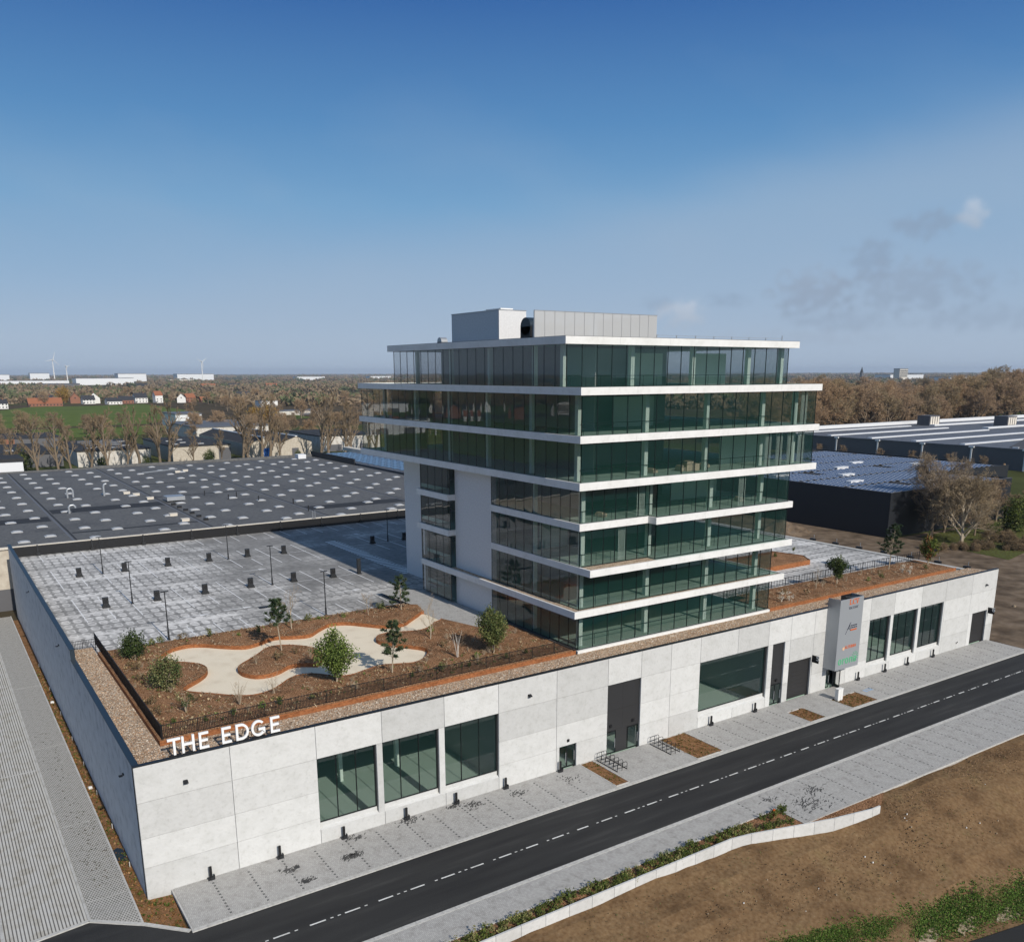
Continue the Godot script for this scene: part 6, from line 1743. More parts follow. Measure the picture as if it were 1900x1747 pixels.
	for i in 7:
		var p := P(r(100.5, 106.0) + 3.0, 6.0 + 4.6 * i, 0.1)
		var o := thing("edge_anchor", "small black anchor box on the outer edge of the right deck", "anchor", P(107.45, 4.0 + 4.2 * i, 9.25), 0.0, "anchor boxes along the right deck edge")
		part6("box", o, M.black_metal, -0.2, 0.25, -0.45, 0.45, 0.0, 0.45); part6("foot", o, M.charcoal_metal, -0.25, 0.3, -0.6, 0.6, -0.05, 0.0)
		part6("rail_post", o, M.steel_grey, 0.28, 0.33, -0.03, 0.03, 0.0, 1.0)

func gable(b: MB, w: float, d: float, h: float, rise: float, over := 0.3) -> void:      # roof with its ridge along x
	var a := [P(-w / 2 - over, -d / 2 - over, h - over * rise / (d / 2)), P(w / 2 + over, -d / 2 - over, h - over * rise / (d / 2)), P(w / 2 + over, 0, h + rise), P(-w / 2 - over, 0, h + rise), P(w / 2 + over, d / 2 + over, h - over * rise / (d / 2)), P(-w / 2 - over, d / 2 + over, h - over * rise / (d / 2))]
	var o := Vector3(0, 0.18, 0)
	b.quad(a[0] + o, a[1] + o, a[2] + o, a[3] + o); b.quad(a[3] + o, a[2] + o, a[4] + o, a[5] + o)
	b.quad(a[0], a[1], a[1] + o, a[0] + o); b.quad(a[4], a[5], a[5] + o, a[4] + o)
	b.quad(a[1], a[2], a[2] + o, a[1] + o); b.quad(a[2], a[4], a[4] + o, a[2] + o); b.quad(a[3], a[0], a[0] + o, a[3] + o); b.quad(a[5], a[3], a[3] + o, a[5] + o)

func house(label: String, u: float, v: float, w: float, d: float, h: float, rise: float, turn: float, wall: String, roof: String) -> void:
	var t := thing("house", label, "house", P(u, v, 0.0), turn, "houses beyond the green field")
	var b := MB.new()
	b.b6(-w / 2, w / 2, -d / 2, d / 2, 0.0, h)
	for s in [-1, 1]:
		b.tri(P(s * w / 2, -d / 2 * s, h), P(s * w / 2, d / 2 * s, h), P(s * w / 2, 0, h + rise))
	part("wall", b.mesh(M[wall]), t)
	b = MB.new(); gable(b, w, d, h, rise)
	var rf := part("roof", b.mesh(M[roof]), t)
	part6("chimney", rf, M.brick, w * 0.25, w * 0.25 + 0.9, -0.5, 0.5, h + rise * 0.6, h + rise + 1.2)
	var n := maxi(2, int(w / 3.2))
	for f in (2 if h > 4.5 else 1):
		for i in n:
			var x := -w / 2 + w * (i + 0.5) / n
			part6("window", t, M.window_dark, x - 0.6, x + 0.6, -d / 2 - 0.06, -d / 2 - 0.01, 1.0 + 2.8 * f, 2.4 + 2.8 * f)
	part6("window", t, M.window_dark, -w / 2 - 0.06, -w / 2 - 0.01, -0.7, 0.7, h - 0.6, h + 0.8)
	part6("door", t, M.old_roof, -w / 2 + 0.2, -w / 2 + 1.2, -d / 2 - 0.07, -d / 2 - 0.02, 0.0, 2.1)

func shed(called: String, label: String, u: float, v: float, w: float, d: float, h: float, wall: String, roof: String, doors := 0, group := "") -> Node3D:
	var t := thing(called, label, "warehouse", P(u, v, 0.0), 0.0, group)
	part6("wall", t, M[wall], 0, w, 0, d, 0.0, h)
	part6("roof", t, M[roof], -0.3, w + 0.3, -0.3, d + 0.3, h, h + h * 0.07)
	for i in doors:
		part6("door", t, M.grey_cladding_wall, w * (i + 0.3) / doors, w * (i + 0.7) / doors, -0.12, -0.02, 0.0, h * 0.45)
	return t

func make_left_buildings() -> void:
	var t := shed("old_workshop", "old workshop with a whitewashed wall behind the row of bare trees", 41.8, 320, 27, 60, 6.0, "old_white_wall", "old_roof", 0)
	for q in [[5, 10], [9, 14], [14, 8], [19, 16], [6, 30], [12, 34], [18, 28], [22, 40]]: part6("roof_window", t, M.skylight_dome, q[0], q[0] + 3.4, q[1], q[1] + 1.6, 6.4, 6.65)
	for i in 3:
		var b := MB.new(); b.b6(6.0, 20.0, 20.0 + 10.0 * i, 21.2 + 10.0 * i, 6.4, 7.4)
		part("roof_ridge", b.mesh(M.grey_roof), t)
	t = shed("cream_shed", "cream-walled low shed between the workshop and the gabled halls", 77.3, 320, 23.5, 55, 6.1, "beige_wall", "old_roof", 0)
	part6("steel_door", t, M.grey_cladding_wall, 18.6, 23.6, -0.12, -0.02, 0.0, 5.0)
	for q in [[2, 8], [7, 16], [12, 6], [4, 28], [10, 34]]: part6("roof_window", t, M.skylight_dome, q[0], q[0] + 2.4, q[1], q[1] + 1.6, 6.5, 6.8)
	# two gabled halls side by side
	for k in 2:
		var o := thing("gabled_hall", ["cream gabled hall with a blue door behind the bare trees", "cream gabled hall beside the one with the blue door"][k], "hall", P(108.5 + 14.3 * k, 320, 0.0))
		var b := MB.new()
		var w := 14.2; var d := 78.0
		b.b6(0, w, 0, d, 0.0, 5.9)
		b.tri(P(0, 0, 5.9), P(w, 0, 5.9), P(w / 2, 0, 8.4)); b.tri(P(w, d, 5.9), P(0, d, 5.9), P(w / 2, d, 8.4))
		part("wall", b.mesh(M.beige_wall), o)
		b = MB.new()
		b.quad(P(-0.05, -0.3, 5.85), P(w / 2, -0.3, 8.42), P(w / 2, d, 8.42), P(-0.05, d, 5.85)); b.quad(P(w / 2, -0.3, 8.42), P(w + 0.05, -0.3, 5.85), P(w + 0.05, d, 5.85), P(w / 2, d, 8.42))
		part("roof", b.mesh(M.old_roof), o)
		part6("ridge", o, M.white_steel, w / 2 - 0.5, w / 2 + 0.5, -0.3, d, 8.35, 8.7)
		if k == 0: part6("blue_door", o, M.blue_door, 6.6, 9.8, -0.14, -0.03, 0.0, 3.9)
		else: part6("side_door", o, M.grey_cladding_wall, 5.0, 8.0, -0.14, -0.03, 0.0, 3.4)
	t = shed("white_hall", "tall plain white hall among the old workshops", 136.0, 560, 17, 40, 8.6, "white_steel", "grey_roof", 0)
	part6("small_window", t, M.window_dark, 7.0, 8.0, -0.1, -0.02, 3.4, 4.4)
	shed("grey_roof_shed", "low shed with a pale metal roof beside the white hall", 118.0, 440, 42, 70, 6.5, "old_white_wall", "grey_roof", 0)
	shed("side_workshop", "white-walled workshop partly hidden at the end of the bare tree row", 145.0, 330, 30, 45, 7.0, "old_white_wall", "old_roof", 2)
	t = shed("dark_barn", "dark-roofed old barn with a white end wall left of the workshop", 12.0, 345, 24, 50, 4.6, "old_white_wall", "old_roof", 0)
	part6("roof_window", t, M.skylight_dome, 8, 11, 8, 12, 4.9, 5.2)
	t = shed("brick_barn", "dark barn with a weathered wall at the edge of the green field", 24.0, 430, 26, 40, 5.0, "grey_cladding_wall", "roof_slate", 0)
	part6("brick_end", t, M.brick, -0.2, 6.0, -0.2, -0.02, 0.0, 4.9)
	shed("white_lean_to", "low white lean-to beside the factory's far edge", 0.0, 219, 14.5, 14, 12.0, "white_steel", "old_roof", 0)
	shed("courtyard_wall", "weathered grey yard wall at the left behind the factory", -20.0, 330, 58, 3, 5.0, "grey_cladding_wall", "old_roof", 0)
	shed("white_bungalow", "long white flat-roofed bungalow among the shrubs", 300, 882, 18, 20, 6.5, "house_white", "grey_roof", 0)
	shed("nursery_shed", "long low nursery shed with a pale roof beyond the willows", 235, 690, 55, 24, 3.6, "old_white_wall", "grey_roof", 2)
	# houses along the field
	house("long low farmhouse with an orange tiled roof beyond the field", 115, 1062, 34, 11, 3.6, 5.6, 0.03, "brick", "roof_tile")
	house("brick house with a dark roof behind the orange farmhouse", 122, 1120, 18, 10, 6.0, 5.0, 0.2, "brick", "roof_slate")
	house("white gabled house with a steep dark roof", 177, 1135, 10, 13, 6.5, 6.0, 1.45, "house_white", "roof_slate")
	house("brick house with an orange roof left of the white gables", 158, 1150, 11, 11, 6.5, 5.5, 1.5, "brick", "roof_tile")
	house("white house with a dark steep roof set side on", 168, 1120, 14, 9, 5.0, 5.0, 0.1, "house_white", "roof_slate")
	house("low white house with a slate roof beside the white gables", 190, 1085, 17, 10, 3.6, 4.0, 0.1, "house_white", "roof_slate")
	house("brick bungalow with a grey hipped roof by the field hedge", 207, 1105, 17, 12, 4.2, 4.6, 0.0, "brick", "roof_slate")
	house("half-timbered looking house with two dark gables", 228, 1125, 15, 11, 6.2, 5.6, 0.1, "house_white", "roof_slate")
	house("narrow tall house with an orange roof and white balconies", 246, 1112, 9, 11, 9.0, 5.0, 0.1, "house_white", "roof_tile")
	house("white house with a dark roof at the end of the row", 271, 1098, 13, 10, 6.0, 5.0, 1.3, "house_white", "roof_slate")
	house("brick house with an orange roof at the end of the row", 283, 1108, 12, 10, 6.0, 4.6, 0.2, "brick", "roof_tile")
	house("low brick outbuilding with an orange roof behind the hedge", 305, 1095, 26, 8, 3.2, 3.6, 0.1, "brick", "roof_tile")
	house("dark-roofed chalet house above the white bungalow", 372, 1175, 18, 11, 5.0, 6.0, 0.0, "house_white", "roof_slate")
	house("flat-looking pale villa with a low slate roof", 398, 1150, 15, 10, 6.5, 1.5, 0.0, "house_white", "roof_slate")
	house("white house with a grey roof in the woods left of the field", 66, 1010, 16, 11, 5.5, 4.0, 0.1, "house_white", "roof_slate")
	house("brick house with a red roof among the far gardens", 640, 1190, 20, 11, 5.0, 5.0, 0.2, "brick", "roof_tile")
	house("orange-roofed farm in the middle distance", 590, 2150, 34, 14, 5.0, 6.0, 0.1, "brick", "roof_tile")
	house("white farmhouse with a slate roof in the middle distance", 660, 2180, 30, 13, 5.0, 6.0, 0.1, "house_white", "roof_slate")
	house("brick farm with an orange roof right of the white farmhouse", 735, 2120, 30, 13, 5.0, 6.0, 0.1, "brick", "roof_tile")
	house("white cottage in front of the woods far right", 560, 300, 12, 9, 4.0, 5.0, 0.6, "house_white", "roof_slate")
	house("barn with a long orange roof left of the field", 30, 1250, 40, 14, 4.5, 6.0, 0.0, "brick", "roof_tile")
	# beyond the frame, mirrored in the tower's side glass
	for q in [[-150, 600, "white_hall_"], [-230, 640, ""], [-310, 600, ""], [-360, 660, ""], [-110, 585, ""], [-270, 575, ""]]:
		house("house at the edge of the meadow left of the factory", q[0], q[1], 15, 10, 5.5, 5.0, q[0] * 0.1, "house_white" if q[1] > 595 else "brick", "roof_slate" if q[0] % 4 else "roof_tile")
	rng.seed = 640
	for i in 16:
		house("house at the edge of the meadow left of the factory", r(-420, -70), r(300, 900), r(11, 18), r(9, 12), r(4, 6.5), r(3.5, 5.5), r(0, 3), ["house_white", "brick", "house_white"][i % 3], ["roof_slate", "roof_tile"][i % 2])
	for q in [[-170, 420, 40, "white hall on the meadow left of the factory"], [-300, 700, 60, "long white hall beyond the meadow left of the factory"]]: shed("meadow_hall", q[3], q[0], q[1], q[2], 18, 8.0, "white_steel", "grey_roof", 2)
	# big sheds far out
	for q in [[430, 3050, 170, 80, 20, "long white distribution shed beyond the houses", "white_steel"], [170, 3200, 260, 90, 13, "pale grey factory range at the far left", "white_steel"], [275, 2600, 100, 60, 9, "dark low shed in front of the distribution shed", "grey_cladding_wall"], [480, 2500, 60, 40, 9, "dark blue shed beside the distribution shed", "dark_cladding_wall"], [60, 2900, 150, 80, 18, "white warehouse block at the left edge", "white_steel"], [780, 4300, 120, 80, 33, "white block with a lifted roof on the skyline", "white_steel"], [1180, 4900, 190, 80, 30, "long white shed by the right-hand wind turbine", "white_steel"], [520, 5200, 90, 60, 36, "white plant building between the wind turbines", "white_steel"], [350, 5000, 60, 60, 30, "white silo block under the left wind turbine", "white_steel"], [1650, 4400, 150, 60, 16, "thin white shed on the skyline left of the tower", "white_steel"], [900, 3900, 120, 50, 10, "pale low shed among the far woods", "cream_trim"], [2150, 4600, 130, 60, 16, "white shed just left of the tower on the skyline", "white_steel"], [2650, 1500, 130, 80, 17, "white flat shed above the right-hand woods", "white_steel"], [3700, 2400, 260, 80, 20, "low white works on the right skyline", "white_steel"]]:
		shed("far_shed", q[5], q[0], q[1], q[2], q[3], q[4], q[6], "grey_roof" if q[6] == "white_steel" else "old_roof", 0, "sheds on the far plain")
	for q in [[3600, 2290, 60, 30, 44, "pale office block on the right skyline"]]:
		var o := shed("skyline_block", q[5], q[0], q[1], q[2], q[3], q[4], "cream_trim", "grey_roof", 0)
		for i in 4: part6("window_band", o, M.window_dark, 2, q[2] - 2, -0.6, -0.1, 12 + 8 * i, 16 + 8 * i)
	# church
	t = thing("church", "distant church with a pointed dark steeple on the right skyline", "church", P(2770, 1890, 0.0))
	t.scale = Vector3(0.45, 0.56, 0.45)
	part6("nave", t, M.grey_cladding_wall, 0, 60, 0, 30, 0.0, 34)
	part6("tower", t, M.grey_cladding_wall, -14, 6, 0, 20, 0.0, 58)
	var sp := MB.new(); sp.tube([P(-4, 10, 58), P(-4, 10, 92)], [13.0, 0.5], 8)
	part("steeple", sp.mesh(M.roof_slate), t)
	# wind turbines
	for q in [[545.0, 4480.0, 96.0, 36.0, 0.3, "tall white wind turbine with spread blades on the left skyline"], [600.0, 4500.0, 66.0, 14.0, 1.2, "shorter white wind turbine with folded-looking blades"], [1210.0, 4520.0, 90.0, 32.0, 0.95, "white wind turbine beside the long white shed"]]:
		t = thing("wind_turbine", q[5], "wind turbine", P(q[0], q[1], 0.0), 0.25, "wind turbines on the skyline")
		sp = MB.new(); sp.tube([Vector3(0, 0, 0), Vector3(0, q[2], 0)], [2.7, 1.6], 12)
		part("tower", sp.mesh(M.house_white), t)
		sp = MB.new(); sp.box(Vector3(-2, q[2] - 1.8, -4), Vector3(2, q[2] + 2, 9))
		part("nacelle", sp.mesh(M.house_white), t)
		for k in 3:
			sp = MB.new()
			var a: float = q[4] + TAU * k / 3.0
			var d := Vector3(sin(a), cos(a), 0)
			sp.tube([Vector3(0, q[2], 9), Vector3(0, q[2], 9) + d * q[3] * 0.3, Vector3(0, q[2], 9) + d * q[3]], [1.0, 1.3, 0.3], 6)
			part("blade", sp.mesh(M.house_white), t)

func make_trees() -> void:
	var wide := []; var poplar := []
	for i in 4: wide.append(bare_tree(500 + i, 18.0, {"twig": [0.27, 0.195, 0.125], "bark": "bark", "thin": 0.040, "kids": [11, 7, 5, 5, 4], "part": 0.55, "first": 0.2, "ratio": 0.62, "angle": 0.7}))
	for i in 3: poplar.append(bare_tree(520 + i, 18.0, {"twig": [0.25, 0.185, 0.115], "bark": "bark", "thin": 0.042, "kids": [12, 6, 5, 4, 4], "part": 0.72, "first": 0.12, "ratio": 0.46, "angle": 0.5, "lift": 0.12}))
	rng.seed = 530
	# row behind the factory
	for q in [[26, 300, 0.95], [33, 304, 0.9], [37.5, 306, 0.85], [44.5, 308, 0.9], [50, 304, 1.0], [57, 306, 0.8], [62, 308, 1.02], [69, 305, 1.05], [73, 309, 1.1], [81, 304, 0.55], [93, 306, 0.6], [101, 304, 1.05], [104.5, 307, 1.1], [109, 305, 1.15], [113, 306, 1.18], [118, 309, 0.8], [133, 300, 1.15], [138, 303, 1.2], [144, 300, 1.0], [149, 303, 1.05], [155, 300, 1.1], [160, 304, 1.15], [166, 300, 1.1], [18, 306, 0.8], [8, 310, 0.9]]:
		plant("row_tree", "bare tall tree in the row behind the flat-roofed factory", "tree", poplar[rng.randi() % 3], P(q[0], q[1], 0.0), r(0, TAU), "bare trees in the row behind the factory", q[2] * 1.4)
	# near trees beside the dark hall
	var big := bare_tree(540, 15.5, {"twig": [0.27, 0.21, 0.145], "bark": "bark", "thin": 0.011, "kids": [13, 8, 6, 6, 6], "part": 0.5, "first": 0.12, "ratio": 0.66, "angle": 0.72, "trunk": 0.02})
	plant("spreading_bare_tree", "broad bare brown tree before the dark solar hall", "tree", big, P(172.5, 48.0, 0.0), 0.0, "", 1.7)
	plant("yellowish_bare_tree", "bare tree with a pale forked trunk right of the broad brown one", "tree", bare_tree(541, 13.0, {"twig": [0.31, 0.24, 0.15], "bark": "pale_bark", "thin": 0.011, "kids": [13, 8, 6, 6, 6], "part": 0.5, "first": 0.08, "ratio": 0.68, "angle": 0.68, "trunk": 0.02}), P(170.5, 39.8, 0.0), 1.0, "", 1.6)
	plant("grey_bare_tree", "greyish bare tree behind the broad brown one", "tree", bare_tree(542, 13.0, {"twig": [0.25, 0.20, 0.145], "bark": "bark", "thin": 0.011, "kids": [13, 8, 6, 6, 5], "part": 0.5, "first": 0.1, "ratio": 0.66, "angle": 0.7, "trunk": 0.018}), P(181.0, 50.0, 0.0), 2.0, "", 1.45)
	for q in [[192.0, 47.0, 0.9], [205.0, 51.0, 0.6], [209.0, 50.0, 0.5], [183.0, 44.0, 0.6], [215.0, 47.0, 0.55]]:
		plant("verge_tree", "smaller bare tree along the side of the dark solar hall", "tree", wide[rng.randi() % 4], P(q[0], q[1], 0.0), r(0, TAU), "small bare trees beside the dark hall", q[2])
	var green := [[0.06, 0.085, 0.02], [0.10, 0.125, 0.03], [0.04, 0.06, 0.016], [0.14, 0.15, 0.05]]
	plant("evergreen_clump", "dense green conifer clump at the right edge beside the lawn", "tree", [stems_mesh(550, 4.0, 1.5, 4, 0.15, M.bark), shrub_mesh(551, 3.6, 8.0, 5200, 0.32, green)], P(195.0, 41.5, 0.0), 0.0)
	for q in [[188.0, 42.5, 0.8], [199.0, 44.0, 0.9], [186.0, 37.5, 0.5]]:
		plant("lawn_shrub", "rounded green shrub on the lawn beside the dark hall", "shrub", [stems_mesh(552, 1.5, 0.8, 5, 0.06, M.bark), shrub_mesh(553, 2.2, 3.2, 1800, 0.26, green)], P(q[0], q[1], 0.0), q[0], "green shrubs on the lawn", q[2])
	# low bare scrub in front of the lawn
	var scrub := [bare_tree(560, 3.2, {"levels": 4, "tubes": 1, "kids": [14, 7, 6, 4], "part": 0.35, "first": 0.02, "ratio": 0.9, "angle": 0.9, "thin": 0.014, "twig": [0.19, 0.14, 0.085]}), bare_tree(561, 2.6, {"levels": 4, "tubes": 1, "kids": [14, 7, 6, 4], "part": 0.35, "first": 0.02, "ratio": 0.95, "angle": 1.0, "thin": 0.014, "twig": [0.23, 0.165, 0.10]})]
	rng.seed = 565
	for i in 34:
		var f := i / 33.0
		plant("hedge_shrub", "low bare brown shrub in the hedge between dirt yard and lawn", "shrub", scrub[rng.randi() % 2], P(lerpf(161.0, 186.0, f) + r(-1.5, 1.5), lerpf(40.0, 21.0, f) + r(-2.0, 2.5), 0.0), r(0, TAU), "bare shrubs of the hedge", r(0.7, 1.15))
	for q in [[175, 32, 1.6], [181, 36, 1.7], [178, 38, 1.5], [184, 33, 1.4]]:
		plant("hedge_shrub", "low bare brown shrub in the hedge between dirt yard and lawn", "shrub", scrub[rng.randi() % 2], P(q[0], q[1], 0.0), r(0, TAU), "bare shrubs of the hedge", q[2])
	for i in 7: plant("wall_tree", "small round bare tree against the long warehouse's grey wall", "tree", wide[i % 4], P(321.0, 100.0 + 15.5 * i + r(-2, 2), 0.0), r(0, TAU), "small trees along the warehouse wall", 0.36)
	plant("copper_shrub", "lone sandy-coloured young tree on the verge of the long warehouse", "tree", [stems_mesh(566, 2.5, 0.5, 4, 0.07, M.pale_bark), shrub_mesh(567, 0.9, 3.6, 260, 0.3, [[0.50, 0.35, 0.20], [0.40, 0.27, 0.15]], 0.8)], P(316.0, 108.0, 0.0), 0.0)
	# wood beyond the warehouse
	rng.seed = 570
	var browns := []
	for i in 5: browns.append(bare_tree(580 + i, 24.0, {"twig": [[0.35, 0.245, 0.15], [0.31, 0.23, 0.13], [0.38, 0.265, 0.165], [0.29, 0.22, 0.13], [0.36, 0.24, 0.14]][i], "bark": "bark", "thin": 0.03, "kids": [12, 8, 6, 5, 6], "part": 0.5, "first": 0.15, "ratio": 0.64, "angle": 0.72}))
	for i in 150:
		var f := (i + r(0.0, 1.0)) / 60.0 if i < 60 else r(0.0, 1.0)
		var back := 0.0 if i < 60 else pow(r(0.0, 1.0), 1.3)
		var az := lerpf(0.855, 1.12, f)
		var v := lerpf(238.0, 262.0, r(0.0, 1.0)) + back * 420.0
		var dist := (v + 59.0) / cos(az)
		var hh := r(0.95, 1.3) * (1.0 + 0.22 * smoothstep(0.66, 0.85, f)) * (1.0 - 0.15 * exp(-pow((f - 0.56) * 9.0, 2.0)))
		plant("wood_tree", "tall bare brown tree in the wood beyond the long warehouse", "tree", browns[rng.randi() % 5], P(-9 + sin(az) * dist, v, 0.0), r(0, TAU), "bare trees of the wood beyond the warehouse", hh * 1.42)
	# gardens and scrub in the middle distance on the left
	rng.seed = 590
	for i in 190:
		var dist := 480.0 + 900.0 * pow(r(0.0, 1.0), 1.1)
		var az := r(0.06, 0.66)
		var p := P(-9 + sin(az) * dist, -59 + cos(az) * dist, 0.0)
		if p.x > 20 and p.x < 215 - (1060 + p.z) * 0.12 and -p.z > 600 and -p.z < 1050: continue
		plant("garden_tree", "bare brown tree among the gardens beyond the workshops", "tree", wide[rng.randi() % 4] if i % 3 else browns[rng.randi() % 5], p, r(0, TAU), "bare trees among the far gardens", r(0.5, 1.05))
	for i in 34: plant("meadow_tree", "bare tree on the meadow left of the factory", "tree", wide[i % 4], P(r(-450, -65), r(230, 900), 0.0), r(0, TAU), "bare trees on the meadow left of the factory", r(0.4, 0.8))
	var gold := [[0.30, 0.20, 0.05], [0.36, 0.22, 0.06], [0.22, 0.17, 0.04], [0.27, 0.14, 0.04]]
	for q in [[190.0, 560.0, 1.0, "golden weeping willow beside the white hall"], [203.0, 575.0, 1.1, "broader golden willow next to the weeping one"], [150.0, 1180.0, 1.5, "golden autumn tree among the houses beyond the field"]]:
		plant("golden_tree", q[3], "tree", [stems_mesh(600, 9.0, 2.5, 5, 0.3, M.bark), shrub_mesh(601, 6.0, 14.0, 5200, 0.6, gold, 1.0)], P(q[0], q[1], 0.0), q[0], "", q[2])
	for q in [[50.0, 316.0, 1.0], [66.0, 315.0, 0.9], [22.0, 316.0, 1.9], [90.0, 314.0, 1.2], [128.0, 314.0, 0.7]]:
		plant("ivy_bush", "dark green ivy bush at the foot of the tree row", "bush", [stems_mesh(602, 1.5, 0.8, 5, 0.06, M.bark), shrub_mesh(603, 2.2, 4.2, 1500, 0.3, green)], P(q[0], q[1], 0.0), q[0], "ivy bushes under the tree row", q[2])
	make_far_woods(browns)

func make_far_woods(_browns: Array) -> void:
	# woods, hedges and copses of the far plain: one uncountable mass
	var b := MB.new(); b.tint = false
	rng.seed = 620
	for i in 90:
		var a := r(0, TAU); var t := acos(r(-0.1, 1.0)); var q := pow(r(0.3, 1.0), 0.5)
		var p := Vector3(cos(a) * sin(t), cos(t) * 0.9 + 0.1, sin(a) * sin(t)) * q
		var d := Vector3(rng.randfn(), rng.randfn() + 0.8, rng.randfn()).normalized() * 0.26
		var s := d.cross(Vector3(rng.randfn(), rng.randfn(), rng.randfn())).normalized() * 0.13
		b.quad(p - d - s, p - d * 0.2 + s, p + d + s, p + d * 0.4 - s)
	var mm := MultiMesh.new()
	mm.transform_format = MultiMesh.TRANSFORM_3D
	mm.use_colors = true
	mm.mesh = b.mesh(M.twigs)
	var f := FastNoiseLite.new(); f.frequency = 0.0016; f.seed = 9; f.fractal_octaves = 3
	var xf := []; var cs := []
	for i in 60000:
		var az := r(-0.55, 1.45)
		if i % 3 == 0: az = r(-2.6, -0.2)
		var dist := 900.0 * pow(14.0, r(0.0, 1.0))
		var p := P(-9 + sin(az) * dist, -59 + cos(az) * dist, 0.0)
		var k := f.get_noise_2d(p.x, p.z)
		if k < -0.06 + r(-0.1, 0.1): continue
		if p.x > 20 and p.x < 300 and -p.z > 600 and -p.z < 1180: continue
		var s := r(5.0, 9.5) * (1.0 + 0.9 * smoothstep(2500.0, 9000.0, dist))
		xf.append(Transform3D(Basis(Vector3.UP, r(0, TAU)).scaled(Vector3(s * r(1.0, 1.7), s * r(0.9, 1.4), s * r(1.0, 1.7))), p))
		var g := r(0.85, 1.12)
		cs.append(Color(0.22 * g, 0.165 * g, 0.105 * g) if r(0, 1) < 0.75 else Color(0.11 * g, 0.125 * g, 0.06 * g))
		if xf.size() > 24000: break
	mm.instance_count = xf.size()
	for i in xf.size():
		mm.set_instance_transform(i, xf[i]); mm.set_instance_color(i, cs[i])
	var o := MultiMeshInstance3D.new()
	o.name = "far_woods"
	o.multimesh = mm
	add_child(o)
	stuff(o)
	tag(o, "bare woods and hedges spread over the far plain", "woods")

func make_fields() -> void:
	var b := MB.new(); b.sheet(V2([-300, 622, 133, 622, 215, 800, 222, 1075, 160, 1040, 100, 1050, 60, 950, -300, 900]), 0.10)
	struct("green_field", b.mesh(M.field_green))
	for q in [V2([225, 610, 262, 640, 268, 700, 228, 680]), V2([60, 500, 150, 510, 150, 600, 40, 600]), V2([420, 1400, 560, 1420, 580, 1700, 430, 1680]), V2([700, 1000, 900, 1000, 900, 1180, 690, 1150]), V2([760, 800, 900, 820, 880, 960, 770, 930]), V2([100, 1500, 420, 1520, 440, 1900, 120, 1900]), V2([900, 1600, 1300, 1500, 1400, 2000, 950, 2050]), V2([-900, 600, -320, 600, -320, 1000, -900, 1000]), V2([-640, 232, -62, 232, -62, 560, -640, 520]), V2([-1200, -100, -200, -100, -200, 400, -1200, 400])]:
		b = MB.new(); b.sheet(q, 0.12)
		struct("meadow", b.mesh(M.field_green))
	b = MB.new(); b.sheet(V2([-60, 60, -9, 60, -9, 93, -60, 93]), 0.27)
	struct("yard", b.mesh(M.asphalt))

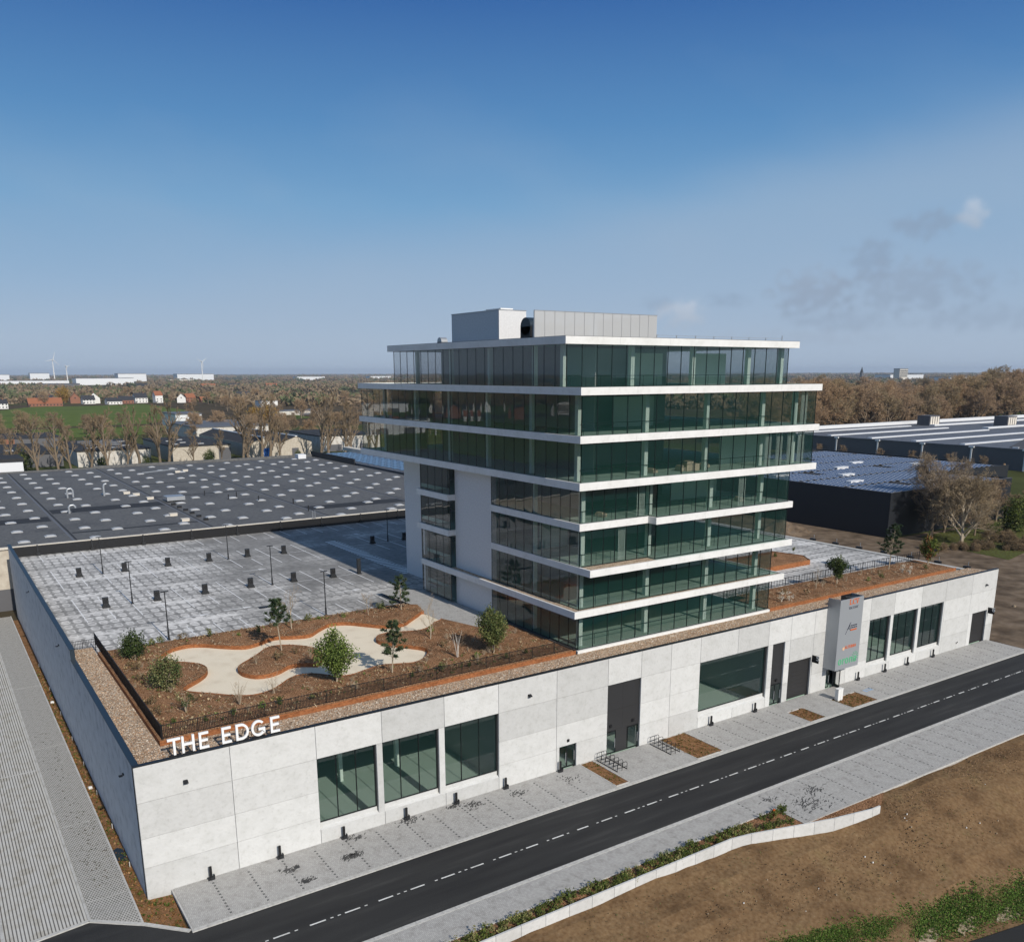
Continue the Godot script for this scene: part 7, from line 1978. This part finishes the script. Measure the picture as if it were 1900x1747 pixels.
func make_slope_plants() -> void:
	# weeds along the ditch
	rng.seed = 701
	var b := MB.new(); b.tint = true
	var n := 0
	while n < 24000:
		var u := r(34.0, 68.0)
		var c := -25.6 - (u - 37.0) * 0.19
		var wide := lerpf(0.9, 2.1, smoothstep(36.0, 50.0, u))
		var v := c - wide + rng.randfn(0.0, 0.42) * wide
		n += 1
		var k := r(0.6, 1.35)
		b.col = Color(0.11 * k, 0.18 * k, 0.036 * k) if r(0, 1) < 0.82 else Color(0.20 * k, 0.17 * k, 0.07 * k)
		leaf_tuft(b, P(u, v, gh(u, v) - 0.02), r(0.07, 0.19), 5)
	tag(stuff(part("ditch_weeds", b.mesh(M.leaves), self)), "band of bright green weeds along the ditch", "weeds")
	# broken concrete slabs on the bank
	for q in [[42.2, -29.6, 1.9, 0.8, 0.16], [45.2, -30.2, 2.6, 0.9, 0.18], [48.9, -31.0, 3.0, 1.1, 0.2], [52.3, -31.9, 2.7, 1.1, 0.2], [56.0, -32.9, 2.8, 1.1, 0.2], [53.6, -31.2, 0.8, 0.5, 0.3]]:
		b = MB.new()
		b.slab(V2([-q[2] / 2, -q[3] * 0.4, -q[2] * 0.2, -q[3] * 0.56, q[2] * 0.15, -q[3] * 0.48, q[2] * 0.45, -q[3] * 0.55, q[2] / 2, q[3] * 0.1, q[2] * 0.38, q[3] * 0.42, q[2] * 0.1, q[3] * 0.36, -q[2] * 0.1, q[3] * 0.52, -q[2] * 0.42, q[3] * 0.36]), -0.2, 0.05)
		var o := part(numbered("broken_slab"), b.mesh(M.old_slab), self, null, P(q[0], q[1], gh(q[0], q[1]) - 0.02))
		o.rotation = Vector3(0.2, q[4], 0.03)
		tag(o, "broken pale concrete slab on the ditch bank", "slab", "concrete slabs on the ditch bank")
	b = MB.new(); b.sheet(V2([40, -31.3, 47, -32.0, 60, -34.6, 90, -41, 90, -52, 60, -44, 40, -38]), -3.02)
	struct("ditch_water", b.mesh(M.water))
	rng.seed = 707
	for i in 46:
		b = MB.new()
		var s := r(0.03, 0.08)
		b.tube([Vector3(0, -0.05, 0), Vector3(r(-0.02, 0.02), s * 0.5, 0), Vector3(0, s, 0)], [s, s * 0.9, s * 0.2], 5)
		var u := r(18, 66); var v := r(-27, -18.5)
		if v > -21.2 and u < 54: v -= 3.5
		tag(part(numbered("stone"), b.mesh(M.old_slab if i % 3 else M.white_paint), self, null, P(u, v, gh(u, v) + 0.03)), "small loose stone lying on the bare slope", "stone", "loose stones on the bare slope")
	var clod := MB.new()
	clod.tube([Vector3(0, -0.5, 0), Vector3(0.1, 0.1, 0), Vector3(-0.05, 0.5, 0.05)], [0.6, 0.55, 0.1], 5)
	var mm := MultiMesh.new()
	mm.transform_format = MultiMesh.TRANSFORM_3D; mm.use_colors = true; mm.mesh = clod.mesh(M.twigs)
	mm.instance_count = 6000
	for i in 6000:
		var u := r(14, 84); var v := r(-34, -17.9)
		if v > -21.3 and u < 54.0: v -= 3.6
		var s := 0.03 + 0.09 * pow(r(0, 1), 3.0)
		mm.set_instance_transform(i, Transform3D(Basis.from_euler(Vector3(r(-0.5, 0.5), r(0, TAU), 0)).scaled(Vector3(s * r(0.8, 1.8), s * 0.7, s)), P(u, v, gh(u, v))))
		var k := r(0.55, 1.25)
		mm.set_instance_color(i, Color(0.20 * k, 0.13 * k, 0.075 * k))
	var co := MultiMeshInstance3D.new()
	co.name = "soil_clods"; co.multimesh = mm
	add_child(co)
	tag(stuff(co), "clods of earth strewn over the bare slope", "clods")
	b = MB.new(); b.tint = true
	for i in 5200:
		var u := r(14, 72); var v := r(-27, -17.8)
		if i % 2: v = -19.6 - absf(rng.randfn(0.0, 0.8)) - maxf(0.0, (54.0 - u) * 0.05); u = r(50, 84)
		var k := r(0.5, 1.5)
		b.col = Color(0.26 * k, 0.17 * k, 0.10 * k) if i % 2 else (Color(0.11 * k, 0.085 * k, 0.05 * k) if r(0, 1) < 0.7 else Color(0.12 * k, 0.13 * k, 0.04 * k))
		leaf_tuft(b, P(u, v, gh(u, v) + 0.0), r(0.03, 0.12), 3)
	tag(stuff(part("slope_litter", b.mesh(M.leaves), self)), "dry stalks and litter scattered over the bare slope", "litter")

func _ready() -> void:
	make_view()
	make_materials()
	make_ground()
	make_fields()
	make_podium()
	make_tower()
	make_roof()
	make_signs()
	make_factory()
	make_right_buildings()
	make_left_buildings()
	make_street_things()
	make_trees()
	make_slope_plants()
